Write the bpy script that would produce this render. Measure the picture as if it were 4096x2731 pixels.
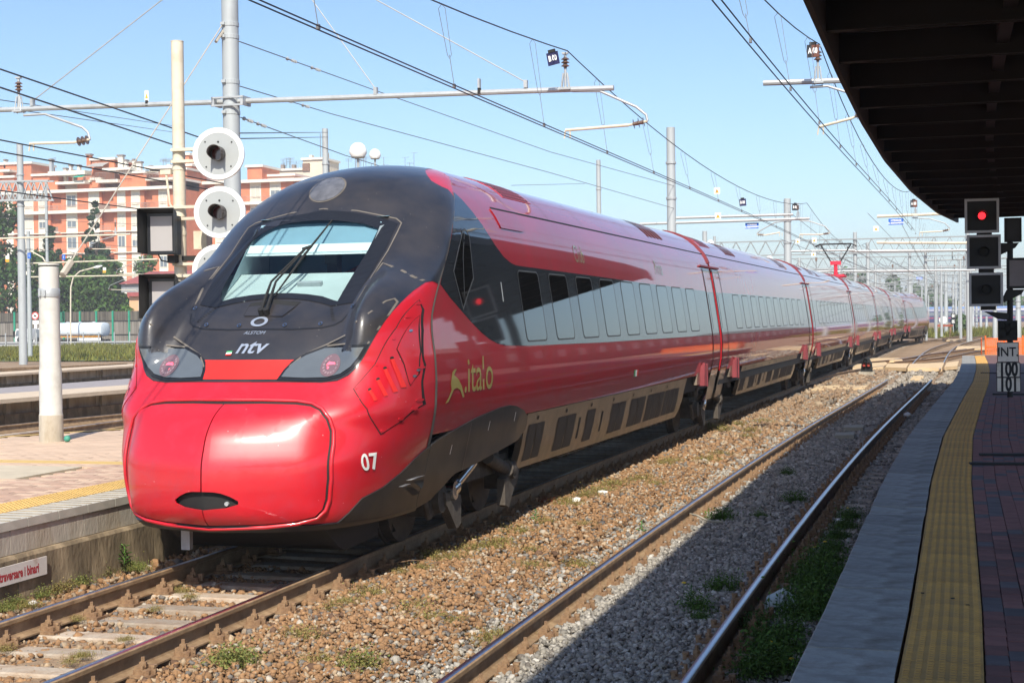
import bpy, bmesh, math, random
import numpy as np
from mathutils import Vector, Matrix, Euler
random.seed(7); RNG = np.random.default_rng(11)
SC = bpy.context.scene
for o in list(bpy.data.objects): bpy.data.objects.remove(o)
COL = SC.collection
# ------------------------------------------------------------------ camera
YAW, PITCH, ROLL, CAMH, FPX = 0.27019, 0.01451, -0.01181, 2.29934, 6145.55
_cy, _sy, _cp, _sp, _cr, _sr = math.cos(YAW), math.sin(YAW), math.cos(PITCH), math.sin(PITCH), math.cos(ROLL), math.sin(ROLL)
_f = Vector((-_sy, _cy, 0)); _r = Vector((_cy, _sy, 0)); _u = Vector((0, 0, 1))
_f2 = _f * _cp - _u * _sp; _u2 = _u * _cp + _f * _sp
_r3 = _r * _cr + _u2 * _sr; _u3 = _u2 * _cr - _r * _sr
cam = bpy.data.cameras.new('camera'); camo = bpy.data.objects.new('camera', cam); COL.objects.link(camo)
camo.matrix_world = Matrix(((_r3.x, _u3.x, -_f2.x, 0), (_r3.y, _u3.y, -_f2.y, 0), (_r3.z, _u3.z, -_f2.z, CAMH), (0, 0, 0, 1)))
cam.sensor_fit = 'HORIZONTAL'; cam.sensor_width = 36; cam.lens = FPX / 4096 * 36; cam.clip_start = 0.1; cam.clip_end = 5000
SC.camera = camo
# ------------------------------------------------------------------ sky and sun
SUN = Vector((0.175, -0.70, 0.69)).normalized()
world = bpy.data.worlds.new('World'); SC.world = world; world.use_nodes = True
_nt = world.node_tree; _nt.nodes.clear()
_sky = _nt.nodes.new('ShaderNodeTexSky'); _sky.sky_type = 'NISHITA'; _sky.sun_disc = False
_sky.sun_elevation = math.asin(SUN.z); _sky.sun_rotation = math.atan2(SUN.x, SUN.y)
_sky.air_density = 1.0; _sky.dust_density = 1.5; _sky.ozone_density = 5.0; _sky.altitude = 300
_bg = _nt.nodes.new('ShaderNodeBackground'); _bg.inputs['Strength'].default_value = 0.138
_wo = _nt.nodes.new('ShaderNodeOutputWorld')
_nt.links.new(_sky.outputs[0], _bg.inputs[0]); _nt.links.new(_bg.outputs[0], _wo.inputs[0])
sl = bpy.data.lights.new('sun', 'SUN'); sl.energy = 5.0; sl.angle = math.radians(0.55); sl.color = (1.0, 0.93, 0.80)
slo = bpy.data.objects.new('sun', sl); COL.objects.link(slo); slo.rotation_euler = SUN.to_track_quat('Z', 'Y').to_euler(); slo.location = (0, -20, 40)
SC.view_settings.view_transform = 'Standard'; SC.view_settings.look = 'None'
SC.view_settings.exposure = 0.40; SC.view_settings.gamma = 1.0; SC.view_settings.use_curve_mapping = False
SC.render.engine = 'CYCLES'
# ------------------------------------------------------------------ helpers
def tag(o, label=None, cat=None, group=None, kind=None):
    if label: o['label'] = label
    if cat: o['category'] = cat
    if group: o['group'] = group
    if kind: o['kind'] = kind
    return o
def thing(name, label, cat, loc=(0, 0, 0), rz=0.0, group=None):
    o = bpy.data.objects.new(name, None); COL.objects.link(o); o.location = loc; o.rotation_euler = (0, 0, rz)
    o.empty_display_size = 0.2
    return tag(o, label, cat, group)
def link(name, me, parent=None, loc=None, rot=None):
    o = bpy.data.objects.new(name, me); COL.objects.link(o)
    if parent: o.parent = parent
    if loc is not None: o.location = loc
    if rot is not None: o.rotation_euler = rot
    return o
def kids(o): return [c for c in o.children]
def dup(o, parent=None):
    c = o.copy(); COL.objects.link(c)
    if parent is not None: c.parent = parent
    for ch in list(o.children): dup(ch, c)
    return c
class MB:
    def __init__(s): s.v = []; s.f = []; s.m = []
    def add(s, vs, fs, mi=0):
        b = len(s.v); s.v += [tuple(p) for p in vs]; s.f += [tuple(i + b for i in f) for f in fs]; s.m += [mi] * len(fs); return s
    def box(s, c, d, rz=0.0, mi=0, rot=None):
        x, y, z = d[0] / 2, d[1] / 2, d[2] / 2
        P = [Vector((a * x, b * y, e * z)) for e in (-1, 1) for a, b in ((-1, -1), (1, -1), (1, 1), (-1, 1))]
        M = rot if rot is not None else Matrix.Rotation(rz, 3, 'Z')
        C = Vector(c)
        return s.add([C + M @ p for p in P], [(3, 2, 1, 0), (4, 5, 6, 7), (0, 1, 5, 4), (1, 2, 6, 5), (2, 3, 7, 6), (3, 0, 4, 7)], mi)
    def prism(s, poly, axis, a, b, mi=0):
        # poly: 2D points; axis: 'x','y','z' extrude direction from a to b
        n = len(poly)
        def P(p, t):
            return {'x': (t, p[0], p[1]), 'y': (p[0], t, p[1]), 'z': (p[0], p[1], t)}[axis]
        vs = [P(p, a) for p in poly] + [P(p, b) for p in poly]
        fs = [tuple(range(n))[::-1], tuple(range(n, 2 * n))] + [(i, (i + 1) % n, n + (i + 1) % n, n + i) for i in range(n)]
        return s.add(vs, fs, mi)
    def tube(s, pts, r, n=8, cap=True, mi=0):
        pts = [Vector(p) for p in pts]; rs = r if hasattr(r, '__len__') else [r] * len(pts)
        vs = []; prev = None
        for i, p in enumerate(pts):
            t = (pts[min(i + 1, len(pts) - 1)] - pts[max(i - 1, 0)])
            t = t.normalized() if t.length > 1e-9 else Vector((0, 0, 1))
            if prev is None:
                a = t.orthogonal().normalized()
            else:
                a = (prev - t * prev.dot(t)); a = a.normalized() if a.length > 1e-6 else t.orthogonal().normalized()
            prev = a; b = t.cross(a)
            vs += [p + (a * math.cos(2 * math.pi * k / n) + b * math.sin(2 * math.pi * k / n)) * rs[i] for k in range(n)]
        fs = [(i * n + k, i * n + (k + 1) % n, (i + 1) * n + (k + 1) % n, (i + 1) * n + k) for i in range(len(pts) - 1) for k in range(n)]
        if cap: fs += [tuple(range(n))[::-1], tuple(range((len(pts) - 1) * n, len(pts) * n))]
        return s.add(vs, fs, mi)
    def lathe(s, prof, base=(0, 0, 0), axis=(0, 0, 1), n=16, mi=0):
        # prof: (radius, height) along axis
        ax = Vector(axis).normalized(); B = Vector(base)
        return s.tube([B + ax * h + ax * 1e-6 * i for i, (r, h) in enumerate(prof)], [max(r, 1e-4) for r, h in prof], n, True, mi)
    def build(s, name, mats, parent=None, smooth=False, loc=None, rot=None):
        me = bpy.data.meshes.new(name); me.from_pydata(s.v, [], s.f)
        mats = mats if isinstance(mats, (list, tuple)) else [mats]
        for m in mats: me.materials.append(m)
        if any(s.m): me.polygons.foreach_set('material_index', s.m)
        if smooth: me.polygons.foreach_set('use_smooth', [True] * len(s.f))
        me.update()
        return link(name, me, parent, loc, rot)
def lathe_t(pts): return pts
def autosmooth(o, ang=35):
    bm = bmesh.new(); bm.from_mesh(o.data); lim = math.radians(ang)
    for f in bm.faces: f.smooth = True
    for e in bm.edges:
        if len(e.link_faces) == 2 and e.calc_face_angle(0) > lim: e.smooth = False
    bm.to_mesh(o.data); bm.free(); return o
def raw_mesh(name, V, F, mat, parent=None, smooth=False, col=None, mi=None):
    """fast numpy mesh: V (n,3), F (m,k)"""
    V = np.asarray(V, np.float32); F = np.asarray(F, np.int32); k = F.shape[1]
    me = bpy.data.meshes.new(name); me.vertices.add(len(V)); me.vertices.foreach_set('co', V.ravel())
    me.loops.add(F.size); me.loops.foreach_set('vertex_index', F.ravel())
    me.polygons.add(len(F)); me.polygons.foreach_set('loop_start', np.arange(0, F.size, k, dtype=np.int32))
    if smooth: me.polygons.foreach_set('use_smooth', np.ones(len(F), bool))
    mats = mat if isinstance(mat, (list, tuple)) else [mat]
    for m in mats: me.materials.append(m)
    if mi is not None: me.polygons.foreach_set('material_index', np.asarray(mi, np.int32))
    if col is not None:
        a = me.color_attributes.new('tint', 'FLOAT_COLOR', 'POINT'); c = np.ones((len(V), 4), np.float32); c[:, :3] = np.asarray(col).reshape(len(V), -1); a.data.foreach_set('color', c.ravel())
    me.update(calc_edges=True); me.validate()
    return link(name, me, parent)
# ------------------------------------------------------------------ materials
def srgb(r, g, b):
    f = lambda c: (c / 255 / 12.92) if c / 255 <= .04045 else ((c / 255 + .055) / 1.055) ** 2.4
    return (f(r), f(g), f(b))
def M(name, col, rough=.6, metal=0.0, var=.12, scale=4.0, bump=0.0, bscale=40.0, coat=0.0, col2=None, c2amt=.5, c2scale=1.5, rnd=0.0, tint=False, spec=None, emit=None, estr=0.0, stretch=None, crough=.03, detail=6.0, c2sharp=.25, speck=None):
    m = bpy.data.materials.new(name); m.use_nodes = True; nt = m.node_tree; N = nt.nodes; L = nt.links
    b = N['Principled BSDF']; b.inputs['Roughness'].default_value = rough; b.inputs['Metallic'].default_value = metal
    b.inputs['Coat Weight'].default_value = coat; b.inputs['Coat Roughness'].default_value = crough
    if spec is not None: b.inputs['Specular IOR Level'].default_value = spec
    tc = N.new('ShaderNodeTexCoord'); src = tc.outputs['Object']
    if stretch:
        mp = N.new('ShaderNodeMapping'); mp.inputs['Scale'].default_value = stretch; L.new(src, mp.inputs['Vector']); src = mp.outputs[0]
    base = None
    c4 = (*col, 1)
    if var > 0:
        n = N.new('ShaderNodeTexNoise'); n.inputs['Scale'].default_value = scale; n.inputs['Detail'].default_value = detail; L.new(src, n.inputs['Vector'])
        mx = N.new('ShaderNodeMix'); mx.data_type = 'RGBA'
        mx.inputs[6].default_value = (*[max(0, c * (1 - var)) for c in col], 1); mx.inputs[7].default_value = (*[min(1, c * (1 + var)) for c in col], 1)
        mr = N.new('ShaderNodeMapRange'); mr.inputs[1].default_value = .3; mr.inputs[2].default_value = .7
        L.new(n.outputs[0], mr.inputs[0]); L.new(mr.outputs[0], mx.inputs[0]); base = mx.outputs[2]
    if col2 is not None:
        n2 = N.new('ShaderNodeTexNoise'); n2.inputs['Scale'].default_value = c2scale; n2.inputs['Detail'].default_value = 8; n2.inputs['Roughness'].default_value = .65; L.new(src, n2.inputs['Vector'])
        mr2 = N.new('ShaderNodeMapRange'); mr2.inputs[1].default_value = 1 - c2amt - c2sharp / 2; mr2.inputs[2].default_value = 1 - c2amt + c2sharp / 2
        L.new(n2.outputs[0], mr2.inputs[0])
        m2 = N.new('ShaderNodeMix'); m2.data_type = 'RGBA'; L.new(mr2.outputs[0], m2.inputs[0])
        if base: L.new(base, m2.inputs[6])
        else: m2.inputs[6].default_value = c4
        m2.inputs[7].default_value = (*col2, 1); base = m2.outputs[2]
    if speck:
        vo = N.new('ShaderNodeTexVoronoi'); vo.inputs['Scale'].default_value = speck[1]; L.new(src, vo.inputs['Vector']); ms = N.new('ShaderNodeMath'); ms.operation = 'LESS_THAN'; ms.inputs[1].default_value = speck[2]; L.new(vo.outputs['Distance'], ms.inputs[0])
        m5 = N.new('ShaderNodeMix'); m5.data_type = 'RGBA'; L.new(ms.outputs[0], m5.inputs[0]); L.new(base, m5.inputs[6]); m5.inputs[7].default_value = (*speck[0], 1); base = m5.outputs[2]
    if tint:
        at = N.new('ShaderNodeAttribute'); at.attribute_name = 'tint'
        mm = N.new('ShaderNodeMix'); mm.data_type = 'RGBA'; mm.blend_type = 'MULTIPLY'; mm.inputs[0].default_value = 1.0
        if base: L.new(base, mm.inputs[6])
        else: mm.inputs[6].default_value = c4
        L.new(at.outputs[0], mm.inputs[7]); base = mm.outputs[2]
    if rnd > 0:
        oi = N.new('ShaderNodeObjectInfo'); hs = N.new('ShaderNodeHueSaturation')
        mr3 = N.new('ShaderNodeMapRange'); mr3.inputs[3].default_value = 1 - rnd; mr3.inputs[4].default_value = 1 + rnd
        L.new(oi.outputs['Random'], mr3.inputs[0]); L.new(mr3.outputs[0], hs.inputs['Value'])
        if base: L.new(base, hs.inputs['Color'])
        else: hs.inputs['Color'].default_value = c4
        base = hs.outputs[0]
    if base: L.new(base, b.inputs['Base Color'])
    else: b.inputs['Base Color'].default_value = c4
    if bump > 0:
        nb = N.new('ShaderNodeTexNoise'); nb.inputs['Scale'].default_value = bscale; nb.inputs['Detail'].default_value = 5; L.new(src, nb.inputs['Vector'])
        bp = N.new('ShaderNodeBump'); bp.inputs['Strength'].default_value = bump; bp.inputs['Distance'].default_value = .02
        L.new(nb.outputs[0], bp.inputs['Height']); L.new(bp.outputs[0], b.inputs['Normal'])
    if emit:
        b.inputs['Emission Color'].default_value = (*emit, 1); b.inputs['Emission Strength'].default_value = estr
    return m
red = M('red_paint', (.36, .009, .018), rough=.38, var=.10, scale=1.3, coat=1.0, spec=.15, col2=(.31, .022, .024), c2amt=.42, c2scale=2.2, bump=.004, bscale=2.0)
red_front = M('red_nose_paint', (.54, .008, .019), rough=.42, var=.06, scale=2.0, coat=.7, crough=.10, col2=(.48, .018, .035), c2amt=.40, c2scale=5.0, speck=((.60, .22, .24), 8, .045))
red_flat = M('red_band_paint', (.66, .022, .018), rough=.5, var=.05, scale=5)
roof_red = M('red_roof_paint', (.45, .02, .03), rough=.5, var=.12, scale=1.5, coat=.5, crough=.2, col2=(.30, .12, .10), c2amt=.42, c2scale=2.0)
black = M('black_paint', (.014, .015, .018), rough=.4, var=.2, scale=2, coat=1.0, spec=.05)
fairing_m = M('black_fairing_paint', (.018, .019, .022), rough=.5, var=.25, scale=3, coat=.45, crough=.22, spec=.2, col2=(.035, .03, .026), c2amt=.42, c2scale=3)
black_nose = M('dusty_black_paint', (.017, .017, .021), rough=.40, var=.25, scale=3, coat=.7, crough=.16, col2=(.050, .042, .038), c2amt=.40, c2scale=2.6, c2sharp=.5, speck=((.13, .12, .11), 10, .05))
seam_black = M('black_rubber', (.012, .012, .012), rough=.7, var=.2)
chrome = M('brushed_chrome', (.6, .62, .66), rough=.22, metal=1, var=.05)
steel_grey = M('galvanised_steel', (.42, .44, .45), rough=.5, metal=.25, var=.10, scale=3, col2=(.32, .33, .33), c2amt=.4, c2scale=6)
wheel_m = M('bogie_iron', (.055, .045, .038), rough=.75, var=.3, scale=8, col2=(.10, .075, .05), c2amt=.45, c2scale=6)
bogie_m = M('dusty_bogie_frame', (.10, .085, .07), rough=.8, var=.25, scale=7, col2=(.045, .036, .03), c2amt=.45, c2scale=5, bump=.2, bscale=30)
grille_m = M('dark_grille', (.03, .03, .03), rough=.6, var=.2)
skirt_m = M('dusty_skirt_paint', (.10, .075, .055), rough=.4, var=.3, scale=3, coat=.4, crough=.15, col2=(.19, .14, .09), c2amt=.45, c2scale=2.5)
rust = M('rusty_steel', (.30, .19, .105), rough=.8, var=.3, scale=9, col2=(.17, .095, .05), c2amt=.5, c2scale=14, bump=.3, bscale=60)
rail_side = M('rail_side_rust', (.33, .225, .13), rough=.7, var=.25, scale=3, col2=(.21, .13, .07), c2amt=.48, c2scale=7, bump=.15, bscale=40)
rail_top = M('polished_rail_top', (.42, .43, .48), rough=.28, metal=1, var=.15, scale=2, stretch=(8, .3, 1))
# ------------------------------------------------------------------ track alignment
def track_curve(x0, kap, smax=330.0, ds=.5, s0=-14.0):
    ks = np.array([0, 12, 30, 50, 75, 100, 121., 129., 160., 200.]); s = np.arange(s0, smax, ds); k = np.interp(s, ks, np.array(list(kap[:6]) + [1.0, 7.5, 6.5, 3.0]) / 1000)
    h = np.cumsum(k) * ds; h -= np.interp(0, s, h); X = np.cumsum(np.sin(h)) * ds; Y = np.cumsum(np.cos(h)) * ds
    X -= np.interp(0, s, X); Y -= np.interp(0, s, Y)
    return s, X + x0, Y, h
_kB = np.array([1.11012, 1.13532, .38464, -.4605, -.20751, .40983, 1.47239]); _dk = np.array([-1.34153, .33941, .76876, -.07218, -.32271, 0, 0])
CB = track_curve(-6.34525, _kB); CA = track_curve(-2.32262, _kB + _dk)
def at_curve(C, s, off=0.0, z=0.0):
    h = np.interp(s, C[0], C[3]); return Vector((float(np.interp(s, C[0], C[1]) + off * math.cos(h)), float(np.interp(s, C[0], C[2]) - off * math.sin(h)), z)), float(h)
def xA(y): return float(np.interp(y, CA[2], CA[1]))
def xB(y): return float(np.interp(y, CB[2], CB[1]))
# ------------------------------------------------------------------ ground
gravel_far = M('gravel_ground', (.25, .155, .085), rough=.95, var=.35, scale=14, col2=(.33, .25, .17), c2amt=.46, c2scale=1.2, bump=1.0, bscale=45, c2sharp=.4)
def ground_sheet():
    ys = np.concatenate([np.arange(-20, 60, 1.0), np.arange(60, 200, 6.0), np.array([220, 300, 420, 600, 900, 1500, 3000.])])
    xs = np.concatenate([np.array([-3000, -1500, -700, -400, -250, -160, -110]), np.arange(-80, -20, 6.0), np.arange(-20, 12, 1.0), np.arange(12, 80, 6.0), np.array([110, 160, 300, 600, 1500, 3000.])])
    X, Y = np.meshgrid(xs, ys); Z = np.full_like(X, -.22) - .0
    Z -= .02 * np.sin(X * 1.7 + Y * .9) * np.cos(Y * .6)
    V = np.stack([X, Y, Z], -1).reshape(-1, 3); nx = len(xs); ny = len(ys)
    i = (np.arange(ny - 1)[:, None] * nx + np.arange(nx - 1)[None, :]).ravel()
    F = np.stack([i, i + 1, i + 1 + nx, i + nx], 1)
    o = raw_mesh('ground', V, F, gravel_far, smooth=True); tag(o, kind='structure'); return o
ground_sheet()
# ------------------------------------------------------------------ ballast stones
stone_m = M('ballast_stone', (.9, .9, .9), rough=.9, var=.25, scale=25, tint=True, bump=.35, bscale=60)
_ph = (1 + 5 ** .5) / 2
ICO_V = np.array([(-1, _ph, 0), (1, _ph, 0), (-1, -_ph, 0), (1, -_ph, 0), (0, -1, _ph), (0, 1, _ph), (0, -1, -_ph), (0, 1, -_ph), (_ph, 0, -1), (_ph, 0, 1), (-_ph, 0, -1), (-_ph, 0, 1)]) / math.sqrt(1 + _ph * _ph)
ICO_F = np.array([(0, 11, 5), (0, 5, 1), (0, 1, 7), (0, 7, 10), (0, 10, 11), (1, 5, 9), (5, 11, 4), (11, 10, 2), (10, 7, 6), (7, 1, 8), (3, 9, 4), (3, 4, 2), (3, 2, 6), (3, 6, 8), (3, 8, 9), (4, 9, 5), (2, 4, 11), (6, 2, 10), (8, 6, 7), (9, 8, 1)])
def rot_mats(n):
    q = RNG.normal(size=(n, 4)); q /= np.linalg.norm(q, axis=1)[:, None]; w, x, y, z = q.T
    return np.stack([np.stack([1 - 2 * (y * y + z * z), 2 * (x * y - z * w), 2 * (x * z + y * w)], -1), np.stack([2 * (x * y + z * w), 1 - 2 * (x * x + z * z), 2 * (y * z - x * w)], -1), np.stack([2 * (x * z - y * w), 2 * (y * z + x * w), 1 - 2 * (x * x + y * y)], -1)], 1)
def stones(name, P, size, tint):
    n = len(P); Vs = ICO_V[None] * (1 + RNG.uniform(-.38, .38, (n, 12, 1)))
    sc = np.stack([RNG.uniform(.75, 1.3, n), RNG.uniform(.6, 1.0, n), RNG.uniform(.5, .85, n)], 1) * size[:, None]
    Vs = Vs * sc[:, None, :]; R = rot_mats(n); tilt = .55
    Vs = np.einsum('nij,nkj->nki', R, Vs); Vs[:, :, 2] *= .85; Vs = Vs + P[:, None, :]
    F = (ICO_F[None] + (np.arange(n) * 12)[:, None, None]).reshape(-1, 3)
    o = raw_mesh(name, Vs.reshape(-1, 3), F, stone_m, col=np.repeat(tint, 12, axis=0)); tag(o, kind='stuff'); return o
def ballast():
    def region(n, y0, y1, x0, x1): return np.stack([RNG.uniform(x0, x1, n), RNG.uniform(y0, y1, n)], 1)
    regs = [(38000, 7.5, 15, -5.7, -.7, .0215), (10000, 7.5, 17, -3.1, -1.6, .022), (5200, 17, 32, -2.9, -1.2, .031), (6200, 7.5, 14.5, -7.4, -5.5, .024), (27000, 15, 25, -5.75, -.55, .0245), (14000, 25, 42, -5.6, -.2, .042), (1500, 10.5, 15.5, -8.1, -7.1, .032), (5200, 42, 75, -5, 1.2, .07)]
    P = []; S = []
    for n, y0, y1, x0, x1, s in regs:
        q = region(n, y0, y1, x0, x1); P.append(q); S.append(np.clip(RNG.lognormal(math.log(s), .30, n), s * .5, s * 2.1))
    P = np.concatenate(P); S = np.concatenate(S)
    A = np.interp(P[:, 1], CA[2], CA[1]); B = np.interp(P[:, 1], CB[2], CB[1])
    dA = P[:, 0] - A; dB = P[:, 0] - B
    keep = np.ones(len(P), bool)
    for d in (dA, dB): keep &= ~((np.abs(np.abs(d) - .7525) < .10))
    # sparser over the sleepers
    P = P[keep]; S = S[keep]; dA = dA[keep]; dB = dB[keep]
    n = len(P)
    z = -.205 + RNG.uniform(-.018, .022, n)
    mid = (dA < -.95) & (dB > .95); z[mid] += .03 * np.sin(np.clip((dB[mid] - .95) / 2.2, 0, 1) * math.pi) + .02
    z += .030 * ((np.abs(dA) < .64) & (P[:, 1] > 4)) + .0 * ((np.abs(dB) < .62)) - .022 * ((dB > -.25) & (dB < .62))
    brown = np.array([.33, .185, .088]); pale = np.array([.42, .31, .20]); grey = np.array([.19, .17, .15]); white = np.array([.46, .40, .32]); dark = np.array([.15, .085, .05])
    u = RNG.random(n); t = np.where((u < .68)[:, None], brown, np.where((u < .84)[:, None], pale, np.where((u < .93)[:, None], grey, np.where((u < .965)[:, None], white, dark))))
    inA = dA > -1.15 + RNG.normal(0, .22, n)
    tA = np.where((u < .5)[:, None], np.array([.38, .35, .30]), np.where((u < .8)[:, None], np.array([.26, .24, .21]), np.where((u < .93)[:, None], np.array([.50, .47, .42]), np.array([.17, .15, .13]))))
    t = np.where(inA[:, None], tA, t)
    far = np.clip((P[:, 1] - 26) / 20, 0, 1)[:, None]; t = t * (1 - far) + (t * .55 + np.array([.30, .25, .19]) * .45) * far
    t = t * RNG.uniform(.80, 1.14, (n, 1))
    stones('ballast_stones', np.column_stack([P, z]), S, np.clip(t, 0, 1))
ballast()
# ------------------------------------------------------------------ railway tracks
sleeper_m = M('sleeper_concrete', (.40, .34, .27), rough=.9, var=.22, scale=5, col2=(.27, .19, .125), c2amt=.46, c2scale=4, rnd=.22, bump=.5, bscale=35)
RAIL_PROF = [(-.075, -.172), (.075, -.172), (.075, -.160), (.020, -.145), (.009, -.128), (.009, -.052), (.036, -.038), (.036, -.010), (.026, -.001), (0, .002), (-.026, -.001), (-.036, -.010), (-.036, -.038), (-.009, -.052), (-.009, -.128), (-.020, -.145), (-.075, -.160)]
def rail_on(pts, name, parent, mats, zoff=0.0):
    """pts: list of (x,y); extrude the rail section along it"""
    pts = [Vector((p[0], p[1], zoff)) for p in pts]; n = len(RAIL_PROF); V = []; F = []; mi = []
    for i, p in enumerate(pts):
        t = (pts[min(i + 1, len(pts) - 1)] - pts[max(i - 1, 0)]).normalized(); nr = Vector((t.y, -t.x, 0))
        V += [p + nr * a + Vector((0, 0, b)) for a, b in RAIL_PROF]
    for i in range(len(pts) - 1):
        for k in range(n):
            F.append((i * n + k, (i + 1) * n + k, (i + 1) * n + (k + 1) % n, i * n + (k + 1) % n)); mi.append(1 if k in (8, 9) else 0)
    mb = MB(); mb.v = V; mb.f = F; mb.m = mi
    mb.add([V[k] for k in range(n)], [tuple(range(n))]); mb.add([V[(len(pts) - 1) * n + k] for k in range(n)], [tuple(range(n))[::-1]])
    o = mb.build(name, mats, parent); autosmooth(o, 40); return o
def fastener_mesh():
    mb = MB()
    mb.box((0, 0, .008), (.19, .16, .016)); mb.box((.012, 0, .028), (.11, .10, .024)); mb.box((-.012, 0, .05), (.06, .075, .02)); mb.box((-.03, 0, .034), (.025, .06, .03))
    mb.tube([(.0, 0, .05), (0, 0, .078)], .026, 6); mb.tube([(0, 0, .078), (0, 0, .105)], .013, 6)
    mb.tube([(.07, .0, .01), (.07, 0, .055)], .022, 6); mb.box((.07, 0, .06), (.04, .04, .012))
    mb.v = [(a * 1.12, b * 1.15, c * 1.3) for a, b, c in mb.v]
    o = mb.build('fastener', rust); me = o.data; bpy.data.objects.remove(o); return me
FAST = fastener_mesh()
def sleeper_mesh():
    mb = MB(); w = .13
    prof = [(-.14, -.2), (.14, -.2), (.115, -.012), (.10, 0), (-.10, 0), (-.115, -.012)]
    mb.prism(prof, 'x', -1.3, 1.3); o = mb.build('sleeper', sleeper_m); me = o.data; bpy.data.objects.remove(o); return me
SLEEP = sleeper_mesh()
def railway(C, label, s0, s1, fast_s=(0, 0), ds=.6, sl_end=70, cat='railway track'):
    t = thing('railway_track', label, cat, (0, 0, 0), 0, 'railway tracks through the station')
    for sd in (-.7525, .7525):
        pts = [at_curve(C, s, sd)[0][:2] for s in np.arange(s0, s1, 1.0 if s1 < 150 else 2.0)]
        rail_on(pts, 'rail', t, [rail_side, rail_top])
    s = s0 + .3; far = MB()
    while s < s1:
        P, h = at_curve(C, s)
        if s < sl_end:
            q = link('sleeper', SLEEP, t, (P.x + random.uniform(-.02, .02), P.y, -.178 + random.uniform(-.006, .004)), (0, 0, -h + random.uniform(-.01, .01)))
            if fast_s[0] < s < fast_s[1]:
                for sd in (-1, 1):
                    for k in (-1, 1):
                        f = link('fastener', FAST, q, (sd * .7525 + k * .118, 0, .002), (0, 0, 0 if k > 0 else math.pi))
        else: far.box((P.x, P.y, -.25), (2.6, .24, .14), -h)
        s += ds
    if far.v: tag(far.build('sleeper', sleeper_m, t), kind='stuff')
    return t
railway(CB, 'railway track under the red train, rusty rails on brown ballast', 4, 150, (7, 44), sl_end=45)
railway(CA, 'nearest railway track beside the platform edge, shiny rails half in shade', 4, 56.5, (6, 50), sl_end=56)
# ------------------------------------------------------------------ train body shape

HB=np.array([.40,.45,.55,.75,.96,1.18,1.44,1.71,1.94,2.23,2.57,2.9,3.18,3.38,3.49,3.62,3.76,3.86,3.93,4.0,4.06,4.10,4.12])
WB=np.array([1.22,1.25,1.28,1.34,1.38,1.44,1.49,1.50,1.49,1.45,1.40,1.35,1.30,1.25,1.205,1.13,1.01,.90,.80,.66,.49,.30,0.])
def _sm(x,y,w):
    g=np.linspace(x[0]-.3,x[-1]+.3,1200); f=np.interp(g,x,y)
    lo=g<x[0]; f[lo]=y[0]+(g[lo]-x[0])*(y[1]-y[0])/(x[1]-x[0]); hi=g>x[-1]; f[hi]=y[-1]+(g[hi]-x[-1])*(y[-1]-y[-2])/(x[-1]-x[-2])
    n=int(w/(g[1]-g[0])); k=np.hanning(2*n+3); k/=k.sum(); f=np.convolve(np.pad(f,n+1,mode='edge'),k,'valid')
    return g,f
_U0=_sm([.42,.5,.6,.84,1.05,1.28,1.45,1.57,1.757,1.94,2.066,2.295,2.45,2.57,2.86,3.22,3.35,3.5,3.68,3.83,3.95,4.05,4.12],
 [.10,.0,-.05,-.07,-.06,.03,.19,.36,.60,.81,.92,1.17,1.40,1.55,1.9,2.33,2.5,2.66,2.85,3.08,3.42,3.95,4.7],.09)
_U1=_sm([.4,2.2,2.35,2.6,2.75,3.02,3.3,3.54,3.79,4.01,4.12],[1.9,1.9,1.97,2.24,2.43,2.78,3.08,3.42,3.9,4.6,5.1],.12)
_Q=_sm([.42,.55,1.0,1.3,1.6,1.9,2.2,2.5,2.75,3.0,3.4,3.7,4.12],[5,8,10,9,9,9,8,6,3.2,2.0,1.65,1.7,1.8],.16)
_C=_sm([.4,.5,.65,1.3,1.55,1.9,2.2],[.2,.28,.33,.33,.16,.14,.05],.12)
_D=_sm([1.6,1.75,1.9,2.2,2.5,2.65,2.8,2.95,3.1],[0,.06,.13,.32,.52,.46,.20,.03,0],.08)
def u0f(h): return np.interp(h,*_U0)
def u1f(h): return np.interp(h,*_U1)
def qf(h): return np.interp(h,*_Q)
def Wf(h): return np.interp(h,HB,WB)
def Wn(h):  # nose lower edge tucks in
    return Wf(h)
def nose_u(v,h):
    W=np.maximum(Wn(h),1e-4); r=np.clip(np.abs(v)/W,0,1)
    tau=1-np.sqrt(np.clip(1-r**qf(h),0,1))
    a=u0f(h); lin=np.maximum(np.interp(h,*_C),0)*(np.sqrt(v*v+.0036)-.06+.18*v*v)
    t=np.clip((np.abs(v)-.82)/.30,0,1); ck=np.maximum(np.interp(h,*_D),0)*t*t*(3-2*t)*(1-tau)
    return a+lin-ck+(np.maximum(u1f(h)-lin,a+.02)-a)*tau
_rr = np.linspace(0, 1, 400); _tt = 1 - np.sqrt(np.clip(1 - _rr ** 5.0, 0, 1)); _aa = (_rr + _tt) / 2
def a_of_r(r): return np.sign(r) * np.interp(np.abs(r), _rr, _aa)
def r_of_a(a): return np.sign(a) * np.interp(np.abs(a), _aa, _rr)
def nose_pos(ah):
    h = ah[:, 1]; r = r_of_a(np.clip(ah[:, 0], -1, 1)); v = r * Wn(h); return np.stack([v, nose_u(v, h), h], 1)
def numnorm(fn, p, e=.004):
    a = fn(p + np.array([e, 0])) - fn(p - np.array([e, 0])); b = fn(p + np.array([0, e])) - fn(p - np.array([0, e])); n = np.cross(a, b)
    return n / np.maximum(np.linalg.norm(n, axis=1), 1e-9)[:, None]
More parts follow.
